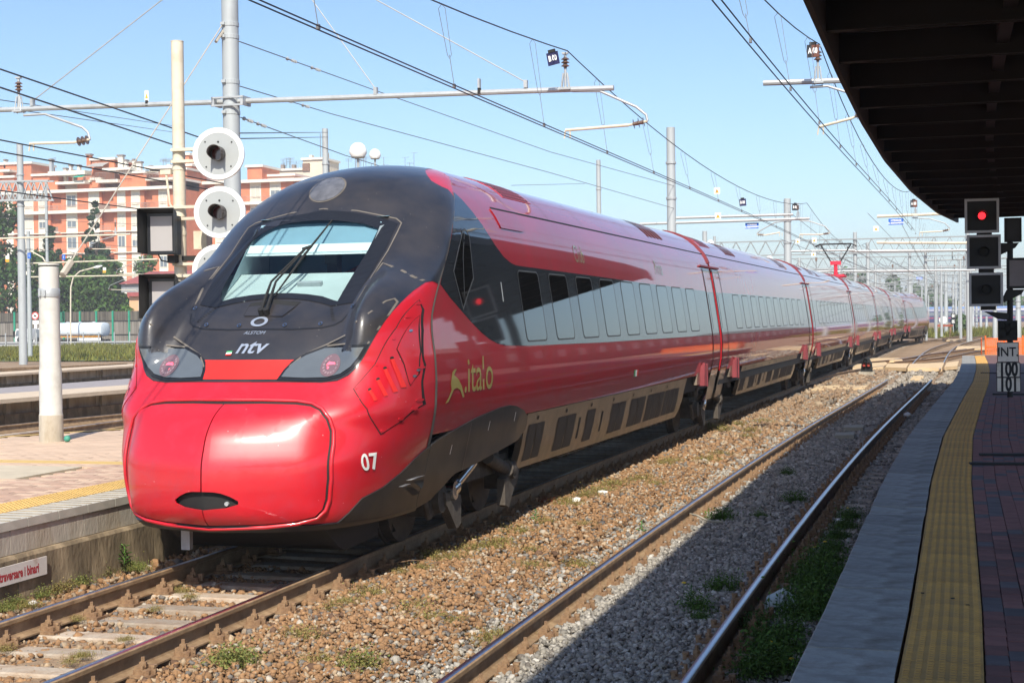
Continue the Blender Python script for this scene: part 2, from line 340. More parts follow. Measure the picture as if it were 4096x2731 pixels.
def nose_map(ah, off):
    q = ah.copy(); q[:, 0] = np.clip(q[:, 0], -.985, .985); P = nose_pos(ah); n = numnorm(nose_pos, q)
    n = np.where((n[:, 1] > 0)[:, None] & (np.abs(n[:, 1]) > .05)[:, None], -n, n)
    out = np.sign((n * np.stack([P[:, 0], np.full(len(P), -.6), P[:, 2] * 0 + .3 * (P[:, 2] - 1)], 1)).sum(1)); n = n * np.where(out == 0, 1, out)[:, None]
    return P + n * (np.asarray(off)[:, None] if np.ndim(off) else off)
def side_map(side):
    def fn(p, off):
        W = Wf(p[:, 1]); e = .02; dw = (Wf(p[:, 1] + e) - Wf(p[:, 1] - e)) / (2 * e); n = np.stack([np.ones(len(p)), np.zeros(len(p)), -dw], 1); n /= np.linalg.norm(n, axis=1)[:, None]
        P = np.stack([W, p[:, 0], p[:, 1]], 1) + n * (np.asarray(off)[:, None] if np.ndim(off) else off); P[:, 0] *= side; return P
    return fn
def nv(pts):  # (v,h) -> (a,h)
    return [(float(a_of_r(np.clip(v / max(float(Wn(h)), 1e-4), -1, 1))), h) for v, h in pts]
def mirror(half):  # half outline with v>=0 listed from centre top/bottom round; returns closed polygon
    return half + [(-v, h) for v, h in half[::-1] if abs(v) > 1e-6]
def patch(name, poly, mp, off, mat, parent=None, gx=.08, gy=.08, rim=None, smooth=True, mi_fn=None, cut=None):
    if sum(poly[i - 1][0] * poly[i][1] - poly[i][0] * poly[i - 1][1] for i in range(len(poly))) < 0: poly = list(poly)[::-1]
    bm = bmesh.new(); vs = [bm.verts.new((x, y, 0)) for x, y in poly]; bm.faces.new(vs); bm.normal_update()
    bmesh.ops.triangulate(bm, faces=bm.faces[:])
    xs = [p[0] for p in poly]; ys = [p[1] for p in poly]
    for ax, lo, hi, g in ((0, min(xs), max(xs), gx), (1, min(ys), max(ys), gy)):
        if not g: continue
        k = math.floor(lo / g) + 1
        while k * g < hi - 1e-6:
            co = (k * g, 0, 0) if ax == 0 else (0, k * g, 0); no = (1, 0, 0) if ax == 0 else (0, 1, 0)
            bmesh.ops.bisect_plane(bm, geom=bm.verts[:] + bm.edges[:] + bm.faces[:], dist=1e-6, plane_co=co, plane_no=no); k += 1
    if cut:
        dead = [f for f in bm.faces if cut(f.calc_center_median())]
        bmesh.ops.delete(bm, geom=dead, context='FACES')
    bm.verts.index_update(); P2 = np.array([(v.co.x, v.co.y) for v in bm.verts])
    P = mp(P2, off)
    bnd = [e for e in bm.edges if len(e.link_faces) == 1] if rim is not None else []
    low = mp(P2, rim) if rim is not None else None
    for v, p in zip(bm.verts, P): v.co = p
    bm.normal_update()
    # orientation: compare with outward direction
    Pin = mp(P2, (np.asarray(off) if np.ndim(off) else off) - .01); s = 0
    for f in bm.faces:
        i = f.verts[0].index; s += f.normal.dot(Vector(P[i] - Pin[i]))
    if s < 0: bmesh.ops.reverse_faces(bm, faces=bm.faces[:])
    if rim is not None:
        mk = {}
        def lowv(v):
            if v.index not in mk: mk[v.index] = bm.verts.new(low[v.index])
            return mk[v.index]
        idx = {e: [l for l in e.link_loops] for e in bnd}
        new = []
        for e in bnd:
            l = e.link_loops[0]; a = l.vert; b = l.link_loop_next.vert; new.append((a, b))
        for a, b in new:
            try: fc = bm.faces.new((b, a, lowv(a), lowv(b))); fc.smooth = False
            except ValueError: pass
    for f in bm.faces:
        if smooth: f.smooth = True
    if rim is not None:
        for e in bm.edges:
            if len(e.link_faces) == 2 and e.calc_face_angle(0) > .7: e.smooth = False
    me = bpy.data.meshes.new(name); bm.to_mesh(me); bm.free(); me.materials.append(mat)
    return link(name, me, parent)
def text_poly(txt, size, shear=0.0, xscale=1.0, bold=0.0, align='CENTER', space=1.0):
    cu = bpy.data.curves.new('t', 'FONT'); cu.body = txt; cu.size = size; cu.shear = shear; cu.align_x = align; cu.align_y = 'CENTER'; cu.offset = bold; cu.resolution_u = 4; cu.space_character = space
    o = bpy.data.objects.new('t', cu); me = bpy.data.meshes.new_from_object(o)
    V = [(v.co.x * xscale, v.co.y) for v in me.vertices]; F = [tuple(p.vertices) for p in me.polygons]
    bpy.data.objects.remove(o); bpy.data.curves.remove(cu); bpy.data.meshes.remove(me); return V, F
def text_on(name, txt, size, fn, mat, parent=None, **kw):
    """fn maps an (n,2) array of text-plane points to 3D"""
    V, F = text_poly(txt, size, **kw); P = fn(np.array(V)); o = raw_mesh_ng(name, P, F, mat, parent); return o
def raw_mesh_ng(name, P, F, mat, parent=None):
    me = bpy.data.meshes.new(name); me.from_pydata([tuple(p) for p in P], [], F); me.materials.append(mat); me.update(); return link(name, me, parent)
def disc_poly(cx, cy, rx, ry=None, n=16, a0=0): ry = ry or rx; return [(cx + rx * math.cos(2 * math.pi * k / n + a0), cy + ry * math.sin(2 * math.pi * k / n + a0)) for k in range(n)]
# ------------------------------------------------------------------ train details shared by the cars
glass_m = M('window_glass', (.006, .007, .008), rough=.02, var=0, coat=.25, bump=.018, bscale=1.6)
frame_m = M('window_rubber_frame', (.07, .073, .076), rough=.6, var=.1)
gold_m = M('gold_lettering', (.34, .28, .07), rough=.45, var=.05, coat=.6)
white_m = M('white_lettering', (.82, .82, .80), rough=.5, var=.03)
green_m = M('green_paint', (.03, .30, .10), rough=.5, var=.05)
pale_gold = M('faint_gold_lettering', (.27, .22, .10), rough=.4, var=.05, coat=.8)
HT = 4.12
BH = [1.18, 1.3, 1.44, 1.57, 1.71, 1.83, 1.94, 2.08, 2.23, 2.4, 2.57, 2.74, 2.9, 3.04, 3.18, 3.28, 3.38, 3.44, 3.49, 3.56, 3.62, 3.69, 3.76, 3.81, 3.86, 3.9, 3.93, 3.965, 4.0, 4.03, 4.06, 4.08, 4.10, 4.115, 4.12]
def body_shell(name, y0f, y1, mat, parent, step=1.2, mir=False):
    prof = [(float(Wf(h)), h) for h in BH]; prof = prof + [(-w, h) for w, h in prof[::-1][1:]]
    n = len(prof); ts = np.linspace(0, 1, int((y1 - 2) / step) + 2); V = []; F = []
    for t in ts: V += [(w, y0f(h) + (y1 - y0f(h)) * t, h) for w, h in prof]
    for i in range(len(ts) - 1): F += [(i * n + k, (i + 1) * n + k, (i + 1) * n + k + 1, i * n + k + 1) for k in range(n - 1)]
    e = len(ts) - 1
    F.append(tuple(range(n))); F.append(tuple(range(e * n, e * n + n))[::-1])
    me = bpy.data.meshes.new(name); me.from_pydata(V, [], F); me.materials.append(mat); o = link(name, me, parent); autosmooth(o, 40); return o
def window_set(y, h0, h1, w, side, parent):
    mp = side_map(side); r = .07
    def rr(x0, x1, a, b, r, n=4):
        P = []
        for cx, cy, s in ((x1 - r, b - r, 0), (x0 + r, b - r, 1), (x0 + r, a + r, 2), (x1 - r, a + r, 3)):
            P += [(cx + r * math.cos((s + k / n) * math.pi / 2), cy + r * math.sin((s + k / n) * math.pi / 2)) for k in range(n + 1)]
        return P
    g = patch('window', rr(y, y + w, h0, h1, r), mp, .0045, glass_m, parent, gx=0, gy=.2)
    O = rr(y - .018, y + w + .018, h0 - .018, h1 + .018, r + .018); I = rr(y, y + w, h0, h1, r); n = len(O)
    P = np.concatenate([mp(np.array(O), .006), mp(np.array(I), .006)]); F = [(i, (i + 1) % n, n + (i + 1) % n, n + i) for i in range(n)]
    if side < 0: F = [f[::-1] for f in F]
    raw_mesh_ng('frame', P, F, frame_m, g); return g
def skirt(y0, y1, side, parent, rear_curve=True, front_curve=False):
    mp = side_map(side); pts = [(y0 + (.0 if not front_curve else .25), .50), (y1 - .32, .46), (y1 - .12, .56), (y1 - .02, .78), (y1, 1.165), (y0, 1.165)]
    s = patch('skirt_panel', pts, mp, -.012, skirt_m, parent, gx=0, gy=.1, rim=-.09)
    # turned-under lower lip
    lip = patch('skirt_lip', [(y0 + .05, .47), (y1 - .34, .44), (y1 - .34, .40), (y0 + .1, .42)], lambda p, off: mp(p, off) - np.stack([np.where(p[:, 1] < .43, .22, 0) * side, 0 * p[:, 0], np.where(p[:, 1] < .43, .03, 0)], 1), -.015, skirt_m, s, gx=0, gy=0)
    L = y1 - y0; k = L / 10.4
    groups = [(.15, .75, 2), (1.5, .95, 2), (3.05, .5, 1), (4.55, .95, 2), (5.85, 1.1, 2), (7.1, 1.4, 3), (8.55, 1.3, 3)]
    for gx0, w, n in groups:
        for i in range(n):
            a = y0 + (gx0 + w / n * i) * k + .02; b = y0 + (gx0 + w / n * (i + 1)) * k - .02
            patch('grille', [(a, .58), (b, .58), (b, 1.02), (a, 1.02)], mp, -.007, grille_m, s, gx=0, gy=.2)
    for i, gx0 in enumerate((2.65, 3.95)):
        a = y0 + gx0 * k; patch('slot', [(a, .66), (a + .1, .66), (a + .1, .95), (a, .95)], mp, -.007, seam_black, s, gx=0, gy=0)
    for i in range(7):
        a = y0 + (.5 + i * 1.35) * k; patch('latch', disc_poly(a, 1.09, .035, .03, 6), mp, -.006, seam_black, s, gx=0, gy=0)
    return s
def bogie(y, parent, wheelbase=2.8):
    b = thing('bogie', None, None, (0, y, 0)); b.parent = parent; mb = MB()
    mb.box((0, 0, .62), (2.2, 1.0, .22))
    for sx in (-1, 1):
        mb.box((sx * 1.05, 0, .60), (.16, wheelbase + .5, .2))
        for sy in (-1, 1):
            yy = sy * wheelbase / 2; mb.box((sx * 1.06, yy, .46), (.26, .36, .34)); mb.tube([(sx * 1.0, yy, .46), (sx * 1.26, yy, .46)], .15, 12)
            mb.tube([(sx * 1.08, yy - sy * .36, .5), (sx * 1.08, yy - sy * .36, .95)], .09, 10); mb.tube([(sx * 1.18, yy + sy * .2, .28), (sx * 1.18, yy + sy * .42, .6)], .035, 8)
            mb.box((sx * 1.0, yy - sy * .75, .75), (.2, .28, .32))
    f = mb.build('bogie_frame', bogie_m, b); autosmooth(f, 40)
    for sx in (-1, 1):
        for sy in (-1, 1):
            w = MB(); c = sx * .75; w.tube([(c - sx * .07, 0, 0), (c - sx * .04, 0, 0), (c - sx * .0399, 0, 0), (c + sx * .065, 0, 0), (c + sx * .066, 0, 0), (c + sx * .05, 0, 0)], [.49, .49, .46, .455, .38, .12], 28)
            o = w.build('wheel', wheel_m, b, loc=(0, sy * wheelbase / 2, .458)); autosmooth(o, 35)
        # yaw dampers: two polished tubes with their brackets
        for sy in (-1, 1):
            d = MB(); x = sx * 1.24
            d.tube([(x, sy * .30, .74), (x, sy * .95, .55)], .075, 10); d.tube([(x, sy * .95, .55), (x, sy * 1.1, .52)], .11, 10); d.tube([(x - .08, sy * 1.08, .52), (x + .09, sy * 1.08, .52)], .10, 10)
            autosmooth(d.build('damper', bogie_m if sy > 0 else chrome, b), 40)
            k = MB(); k.prism([(sy * .80, .44), (sy * 1.30, .52), (sy * 1.25, .38), (sy * .95, .10), (sy * .80, .14)], 'x', x - .05, x + .05); k.build('damper_bracket', bogie_m, b)
    return b
def roof_kit(y0, y1, parent, grid_at=(), louvre_at=()):
    # raised roof fairing line (gutter), ribs, grilles and louvres
    for sd in (1, -1):
        mp = side_map(sd)
        patch('roof_gutter', [(y0, 3.585), (y1, 3.585), (y1, 3.605), (y0, 3.605)], mp, .003, seam_black, parent, gx=0, gy=0)
        for g in grid_at:
            grid = None; mb = None
            base = patch('roof_grille', [(g, 3.80), (g + 1.25, 3.80), (g + 1.25, 4.085), (g, 4.085)], mp, .006, roof_red, parent, gx=.3, gy=.03, rim=-.01)
            for i in range(6):
                for j in range(9):
                    a = g + .06 + j * .128; b = .012 + i * .047
                    patch('slot', [(a, 3.80 + b), (a + .075, 3.80 + b), (a + .075, 3.83 + b), (a, 3.83 + b)], mp, .009, seam_black, base, gx=0, gy=.02)
        for g in louvre_at:
            for j in range(5):
                a = g + j * .30; patch('louvre', [(a, 3.72), (a + .17, 3.72), (a + .17, 4.05), (a, 4.05)], mp, .008, grille_br, parent, gx=0, gy=.03)
grille_br = M('roof_louvre', (.15, .055, .05), rough=.6, var=.2)
# ------------------------------------------------------------------ leading cab car
S1, LC = 31.89058, 17.90238
PC0 = Vector((-6.257, 12.4, 0))
_e = at_curve(CB, S1)[0]; _d = (_e - PC0); RZ1 = -math.atan2(_d.x, _d.y); L1 = _d.length
silver = M('silver_lettering', (.36, .41, .50), rough=.35, metal=.4, var=.05)
interior_m = M('cab_lining', (.50, .60, .64), rough=.7, var=.05, scale=2)
lining_m = M('cab_blue_lining', (.20, .33, .40), rough=.7, var=.06)
dash_m = M('cab_dashboard', (.46, .52, .50), rough=.6, var=.06, scale=3)
cabdark_m = M('cab_dark_wall', (.13, .23, .33), rough=.8, var=.1)
blind_m = M('cab_roller_blind', (.72, .78, .78), rough=.7, var=.03)
def glass_mat():
    m = bpy.data.materials.new('windscreen_glass'); m.use_nodes = True; nt = m.node_tree; nt.nodes.clear(); N = nt.nodes.new
    o = N('ShaderNodeOutputMaterial'); t = N('ShaderNodeBsdfTransparent'); t.inputs[0].default_value = (.80, .90, .93, 1); g = N('ShaderNodeBsdfGlossy'); g.inputs['Roughness'].default_value = .03
    f = N('ShaderNodeFresnel'); f.inputs[0].default_value = 1.5; mx = N('ShaderNodeMixShader')
    nt.links.new(f.outputs[0], mx.inputs[0]); nt.links.new(t.outputs[0], mx.inputs[1]); nt.links.new(g.outputs[0], mx.inputs[2]); nt.links.new(mx.outputs[0], o.inputs[0]); return m
screen_m = glass_mat()
lampglass_m = M('headlamp_glass', (.10, .115, .13), rough=.08, var=.1, coat=1.0)
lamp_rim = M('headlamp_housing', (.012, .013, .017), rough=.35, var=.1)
led_red = M('lit_red_lamp', (.6, .05, .08), rough=.4, var=0, emit=(1.0, .10, .16), estr=2.0)
led_pale = M('lamp_lens', (.26, .18, .20), rough=.15, var=.1, coat=1)
HATCH = [(0, 1.559), (.34, 1.558), (.66, 1.548), (.80, 1.527), (.89, 1.485), (.96, 1.41), (.995, 1.31), (1.005, 1.2), (1.0, .9), (.975, .72), (.945, .63), (.89, .575), (.74, .535), (.48, .512), (0, .50)]
MOUTH = [(0, .815), (.09, .812), (.155, .80), (.23, .77), (.295, .73), (.295, .70), (.19, .668), (0, .652)]
GLASS = [(0, 3.342), (.18, 3.335), (.335, 3.318), (.515, 3.290), (.682, 3.235), (.685, 2.954), (.67, 2.69), (.655, 2.482), (.47, 2.536), (.3, 2.560), (.12, 2.573), (0, 2.575)]
FRAME = [(0, 3.450), (.18, 3.444), (.37, 3.42), (.65, 3.362), (.838, 3.295), (.842, 3.0), (.842, 2.72), (.815, 2.47), (.62, 2.44), (.47, 2.475), (.3, 2.505), (.12, 2.52), (0, 2.522)]
LAMPR = [(.41, 1.783), (.425, 1.839), (.465, 1.909), (.563, 1.978), (.725, 2.042), (1.15, 2.058), (1.10, 1.96), (1.045, 1.875), (.96, 1.81), (.84, 1.777), (.63, 1.772)]
def grow(poly, d):
    n = len(poly); out = []
    A = sum(poly[i][0] * poly[(i + 1) % n][1] - poly[(i + 1) % n][0] * poly[i][1] for i in range(n)); sg = 1 if A > 0 else -1
    for i in range(n):
        p0, p1, p2 = Vector(poly[i - 1]), Vector(poly[i]), Vector(poly[(i + 1) % n])
        a = (p1 - p0).normalized(); b = (p2 - p1).normalized(); nn = (Vector((a.y, -a.x)) + Vector((b.y, -b.x)));
        nn = nn.normalized() if nn.length > 1e-6 else Vector((a.y, -a.x)); c = max(.5, nn.dot(Vector((a.y, -a.x)))); q = p1 + nn * (sg * d / c); out.append((q.x, q.y))
    return out
def inside(p, poly):
    x, y = p; r = False; n = len(poly)
    for i in range(n):
        (x1, y1), (x2, y2) = poly[i], poly[(i + 1) % n]
        if (y1 > y) != (y2 > y) and x < (x2 - x1) * (y - y1) / (y2 - y1) + x1: r = not r
    return r
GM = mirror(GLASS); FM = mirror(FRAME); MID = [((a[0] + b[0]) / 2, (a[1] + b[1]) / 2) for a, b in zip(GLASS, GLASS)]
HOLE = grow(GM, .03)
def ring(name, inner, outer, mp, off, mat, parent, closed=True, sub=1):
    P = np.concatenate([mp(np.array(outer), off), mp(np.array(inner), off)]); n = len(outer)
    F = [(i, (i + 1) % n, n + (i + 1) % n, n + i) for i in range(n if closed else n - 1)]
    o = raw_mesh_ng(name, P, F, mat, parent)
    return o
def densify(poly, d=.06):
    out = []
    for i in range(len(poly)):
        a = Vector(poly[i]); b = Vector(poly[(i + 1) % len(poly)]); k = max(1, int((b - a).length / d))
        out += [tuple(a.lerp(b, j / k)) for j in range(k)]
    return out
def groove(name, line, mp, off, w, mat, parent, closed=False):
    n = len(line); A = []; B = []
    for i in range(n):
        p0 = Vector(line[i - 1] if (i > 0 or closed) else line[i]); p2 = Vector(line[(i + 1) % n] if (i < n - 1 or closed) else line[i]); t = (p2 - p0).normalized(); nn = Vector((t.y, -t.x)) * w / 2
        A.append((line[i][0] + nn.x, line[i][1] + nn.y)); B.append((line[i][0] - nn.x, line[i][1] - nn.y))
    return ring(name, A, B, mp, off, mat, parent, closed)
def mask_outline():
    half = [(0, 1.747), (.42, 1.745), (.80, 1.737), (.945, 1.752), (1.04, 1.80), (1.10, 1.87), (1.135, 1.94), (1.235, 2.166), (1.312, 2.431), (1.335, 2.586), (1.352, 2.672), (1.37, 2.685)]
    pol = nv(half) + [(1.0, 2.66)] + [(1.0, h) for h in np.arange(2.75, 3.70, .08)] + nv([(1.03, 3.722), (.98, 3.747), (.91, 3.785), (.84, 3.825), (.75, 3.89), (.66, 3.95), (.58, 4.0), (.50, 4.045), (.40, 4.08)])
    return pol + [(-a, h) for a, h in pol[::-1] if abs(a) > 1e-6]
def build_cab():
    car = thing('train_car', 'leading red cab car with the black nose, windscreen and 07 number', 'train car', (PC0.x, PC0.y, 0), RZ1, 'coupled cars of the red high speed train')
    # nose skin (red), open where the windscreen sits
    hs = np.concatenate([np.linspace(.44, 4.0, 110), np.linspace(4.01, 4.118, 16)]); as_ = np.linspace(-1, 1, 161)
    A, Hh = np.meshgrid(as_, hs); P = nose_pos(np.stack([A.ravel(), Hh.ravel()], 1)); nx = len(as_); ny = len(hs)
    F = []
    for j in range(ny - 1):
        for i in range(nx - 1):
            q = (j * nx + i, j * nx + i + 1, (j + 1) * nx + i + 1, (j + 1) * nx + i)
            if any(inside((P[k][0], P[k][2]), HOLE) for k in q): continue
            F.append(q)
    F.append(tuple(range(nx))[::-1])
    me = bpy.data.meshes.new('nose'); me.from_pydata([tuple(p) for p in P], [], F); me.materials.append(red_front); me.materials.append(lamp_rim); FB = grow(FM, .03)
    me.materials.append(black_nose); MK = [(1.0 if abs(a) > .999 else a, h) for a, h in mask_outline()]
    for pl_ in me.polygons:
        c = np.mean([P[k] for k in pl_.vertices], axis=0)
        if c[2] > 2.4 and inside((c[0], c[2]), FB): pl_.material_index = 1
        elif all(inside((A.ravel()[k] * .997, Hh.ravel()[k]), MK) for k in pl_.vertices): pl_.material_index = 2
    nose = link('nose', me, car); autosmooth(nose, 50)
    # black mask over the whole upper nose
    pol = mask_outline()
    mask = patch('nose_mask', pol, nose_map, .004, black_nose, car, gx=.03, gy=.05, cut=lambda c: inside((float(r_of_a(c.x)) * float(Wn(c.y)), c.y), HOLE))
    # lower edge line and red band
    nvm = lambda p, off: nose_map(np.array(nv(p.tolist())), off)
    patch('red_band', mirror([(0, 1.767), (.40, 1.767), (.425, 1.84), (.47, 1.925), (.475, 1.941), (0, 1.941)]), nvm, .008, red_flat, mask, gx=.1, gy=.06)
    # windscreen: frame ring, glass and cab interior
    FR = FM; GR = GM
    fr = ring('windscreen_frame', densify_pair(GR, FR)[0], densify_pair(GR, FR)[1], nvm, .010, lamp_rim, car)
    glass = patch('windscreen', GM, nvm, .006, screen_m, car, gx=.08, gy=.08)
    cab = MB()
    dy = lambda h: float(nose_u(0, h))
    # dashboard: curved slab rising behind the glass
    xs = np.linspace(-.8, .8, 13)
    for prof, mat in (([(1.52, 2.47), (1.80, 2.60), (2.08, 2.74), (2.16, 2.79), (2.55, 2.80), (2.55, 2.3), (1.52, 2.3)], dash_m),):
        m = MB(); m.prism(prof, 'x', -.95, .95); autosmooth(m.build('dashboard', mat, car), 30)
    m = MB(); m.box((.16, 1.91, 2.675), (.26, .05, .045), rot=Matrix.Rotation(.45, 3, 'X')); m.build('instrument_lamp', steel_grey, car)
    m = MB(); m.box((0, 3.25, 2.95), (1.9, .06, 1.1)); m.build('cab_rear_wall', cabdark_m, car)
    m = MB()
    m.add([(-.70, 2.46, 3.27), (-.70, 1.66, 2.48), (-.95, 3.25, 2.4), (-.9, 3.25, 3.45)], [(0, 1, 2, 3)]); m.build('cab_side_lining', interior_m, car); m = MB()
    for sx in (1,): m.add([(sx * .70, 2.46, 3.27), (sx * .70, 1.66, 2.48), (sx * .95, 3.25, 2.4), (sx * .9, 3.25, 3.45)], [(0, 1, 2, 3)])
    m.build('cab_side_lining', interior_m, car)
    m = MB(); m.add([(-.72, 2.62, 3.38), (.72, 2.62, 3.38), (.85, 3.25, 3.48), (-.85, 3.25, 3.48)], [(0, 1, 2, 3)]); m.build('cab_ceiling', lining_m, car)
    m = MB(); m.add([(-.68, 2.56, 3.32), (.68, 2.56, 3.32), (.70, 2.36, 3.08), (-.70, 2.36, 3.08)], [(0, 1, 2, 3)]); m.build('sun_visor_lining', lining_m, car)
    m = MB(); m.box((0, 2.285, 3.045), (1.44, .03, .10), rot=Matrix.Rotation(-.6, 3, 'X')); m.box((0, 2.24, 2.99), (1.42, .035, .018)); m.build('roller_blind', blind_m, car)
    m = MB(); m.box((.0, 2.9, 2.9), (.12, .12, .5)); m.box((.1, 2.6, 2.98), (.14, .05, .16)); m.build('driver_monitor', seam_black, car)
    # wipers
    def np3(v, h, off): return Vector(nvm(np.array([(v, h)]), off)[0])
    w = MB()
    for dv in (0, .055):
        w.tube([np3(-.06 + dv, 2.365, .05), np3(-.085 + dv, 2.46, .06), np3(-.13 + dv * .9, 2.66, .05), np3(-.03 + dv * .5, 2.86, .045), np3(.05 + dv * .2, 3.02, .04)], [.022, .018, .012, .01, .01], 6)
        w.tube([np3(-.06 + dv, 2.365, .005), np3(-.06 + dv, 2.365, .075)], .03, 10)
    w.tube([np3(-.03, 2.53, .03), np3(.06, 2.94, .025), np3(.16, 3.34, .012)], [.008, .014, .008], 6); w.tube([np3(-.10, 2.74, .05), np3(-.04, 2.74, .05)], .008, 5)
    w.tube([np3(.02, 3.0, .04), np3(.10, 3.04, .03)], .016, 6)
    w.build('wiper', seam_black, car)
    patch('wiper_well', [(-.255, 2.36), (-.262, 2.445), (-.26, 2.482), (0, 2.51), (.275, 2.486), (.17, 2.352)], nvm, .007, seam_black, mask, gx=.1, gy=.1)
    patch('wiper_plate', [(-.245, 2.352), (-.252, 2.44), (0, 2.465), (.245, 2.44), (.165, 2.345)], nvm, .012, black_nose, mask, gx=.1, gy=.1)
    # bonnet panel: raised cover under the windscreen with its screws
    bon = [(0, 2.228), (.33, 2.225), (.62, 2.236), (.74, 2.262), (.80, 2.30), (.84, 2.38), (.87, 2.46)]
    groove('bonnet_seam', mirror_line(bon), nvm, .0075, .012, lamp_rim, mask)
    for sx in (-1, 1):
        for v, h in ((.24, 2.262), (.60, 2.272), (.84, 2.435)):
            sc = patch('screw', disc_poly(sx * v, h, .021, .017, 10), nvm, .014, chrome, mask, gx=0, gy=0); patch('screw_hole', disc_poly(sx * v, h, .011, .009, 8), nvm, .016, seam_black, sc, gx=0, gy=0)
        groove('mask_seam', [(sx * v, h) for v, h in ((.41, 1.85), (.54, 1.99), (.715, 2.072), (.905, 2.178), (1.07, 2.29), (1.16, 2.37), (1.233, 2.48), (1.275, 2.503), (1.30, 2.473), (1.29, 2.36), (1.25, 2.235), (1.18, 2.09))], nvm, .007, .014, dust_line, mask)
        groove('mask_seam', [(sx * v, h) for v, h in ((.73, 2.066), (.944, 2.094), (1.18, 2.087))], nvm, .007, .014, dust_line, mask)
        groove('cheek_seam', [(sx * v, h) for v, h in ((.86, 2.48), (.885, 2.63), (.901, 2.868), (1.02, 2.83), (1.159, 2.78), (1.27, 2.72), (1.339, 2.685))], nvm, .007, .016, dust_line, mask)
        groove('windscreen_seam', [(sx * v, h) for v, h in ((0, 3.475), (.37, 3.445), (.65, 3.385), (.80, 3.35), (.87, 3.30), (.875, 3.2), (.875, 3.0), (.875, 2.72), (.86, 2.5))], nvm, .007, .012, dust_line, mask)
        for k in range(9): patch('vent_slot', [(sx * (.70 - k * .012), 2.30 + k * .016), (sx * (.73 - k * .012), 2.305 + k * .016), (sx * (.73 - k * .012), 2.311 + k * .016), (sx * (.70 - k * .012), 2.306 + k * .016)][::sx], nvm, .007, seam_black, mask, gx=0, gy=0)
        # headlamp: dark housing, smoky glass, reflector ring and lit red cluster
        lp = [(sx * v, h) for v, h in LAMPR]
        hl = patch('headlamp', grow(lp, .026), nvm, .010, lamp_rim, car, gx=.03, gy=.05, rim=0)
        patch('lamp_glass', lp, nvm, .016, lampglass_m, hl, gx=.03, gy=.05)
        patch('lamp_bezel', disc_poly(sx * .835, 1.884, .098, .105, 18), nvm, .020, lamp_bez, hl, gx=0, gy=.05)
        for k in range(16): patch('led', disc_poly(sx * .835 + .068 * math.cos(k * math.pi / 8), 1.884 + .078 * math.sin(k * math.pi / 8), .011, .012, 6), nvm, .026, led_pale, hl, gx=0, gy=0)
        for k in range(6): patch('red_led', disc_poly(sx * .835 + .026 * math.cos(k * math.pi / 3), 1.884 + .032 * math.sin(k * math.pi / 3), .017, .02, 8), nvm, .027, led_red, hl, gx=0, gy=0)
        patch('red_led', disc_poly(sx * .835, 1.884, .018, .02, 8), nvm, .028, led_red, hl, gx=0, gy=0)
        # red side panel with bolts, slots and a flap
        sp = [(1.118, 1.682), (1.24, 1.899), (1.352, 2.232), (1.384, 2.49), (1.41, 2.40), (1.44, 2.2), (1.476, 1.873), (1.478, 1.495), (1.413, 1.373), (1.32, 1.264), (1.252, 1.503)]
        sp = [(sx * v, h) for v, h in sp]
        patch('panel_gap', grow(sp, .006), nvm, .0015, seam_black, nose, gx=.02, gy=.04)
        pn = patch('side_panel', sp, nvm, .006, red_front, nose, gx=.02, gy=.04, rim=0)
        fl = [(sx * v, h) for v, h in [(1.367, 2.032), (1.415, 2.34), (1.432, 2.2), (1.457, 2.0), (1.464, 1.79), (1.445, 1.692), (1.408, 1.888)]]
        patch('flap_gap', grow(fl, .005), nvm, .0075, seam_black, pn, gx=.02, gy=.04); patch('flap', fl, nvm, .012, red_front, pn, gx=.02, gy=.04, rim=.006)
        for v, h in ((1.135, 1.69), (1.247, 1.89), (1.342, 2.132), (1.381, 2.333), (1.389, 2.46), (1.471, 1.85), (1.472, 1.543), (1.458, 1.465), (1.408, 1.385), (1.325, 1.29)):
            patch('bolt', disc_poly(sx * v, h, .009, .013, 8), nvm, .012, red_front, pn, gx=0, gy=0, rim=.006)
        for v, h in ((1.408, 2.2), (1.452, 1.774), (1.461, 1.828)): patch('bolt', disc_poly(sx * v, h, .007, .012, 8), nvm, .016, chrome, pn, gx=0, gy=0)
        for (a, b), (c, d) in (((1.235, 1.67), (1.29, 1.569)), ((1.274, 1.761), (1.342, 1.606)), ((1.305, 1.86), (1.387, 1.637)), ((1.34, 1.952), (1.419, 1.675))):
            patch('step_slot', disc_poly(sx * a, b, .012, .014, 8), nvm, .010, seam_black, pn, gx=0, gy=0); groove('step_rib', [(sx * a, b - .01), (sx * (a + c) / 2, (b + d) / 2), (sx * c, d)], nvm, .013, .022, red_flat, pn)
        # black lower fairing on the nose flank
        fa = [(.98, .46), (1.04, .51), (1.10, .573), (1.181, .692), (1.273, .763), (1.337, .872), (1.386, 1.0), (1.41, 1.06)]
        pl = nv([(sx * v, h) for v, h in fa]) + [(sx * 1.0, 1.085), (sx * 1.0, .9), (sx * 1.0, .7), (sx * 1.0, .47)]
        patch('lower_fairing', pl, nose_map, .014, fairing_m, nose, gx=.06, gy=.05, rim=0)
        for a, b in ((1.315, .70), (1.338, .745)):
            groove('jack_mark', [(sx * (a - .006), b + .035), (sx * (a + .010), b + .045)], nvm, .018, .012, white_m, nose); patch('jack_slot', [(sx * (a - .02), b - .09), (sx * (a - .014), b - .09), (sx * (a + .004), b + .0), (sx * (a - .004), b + .01)], nvm, .018, seam_black, nose, gx=0, gy=0)
    vl = patch('underlip', [(-1, .44), (1, .44), (1, .47), (.9, .475), (.72, .47), (.55, .488), (.3, .494), (0, .494), (-.3, .494), (-.55, .488), (-.72, .47), (-.9, .475), (-1, .47)], nose_map, .016, lamp_rim, nose, gx=.05, gy=0, rim=-.05)
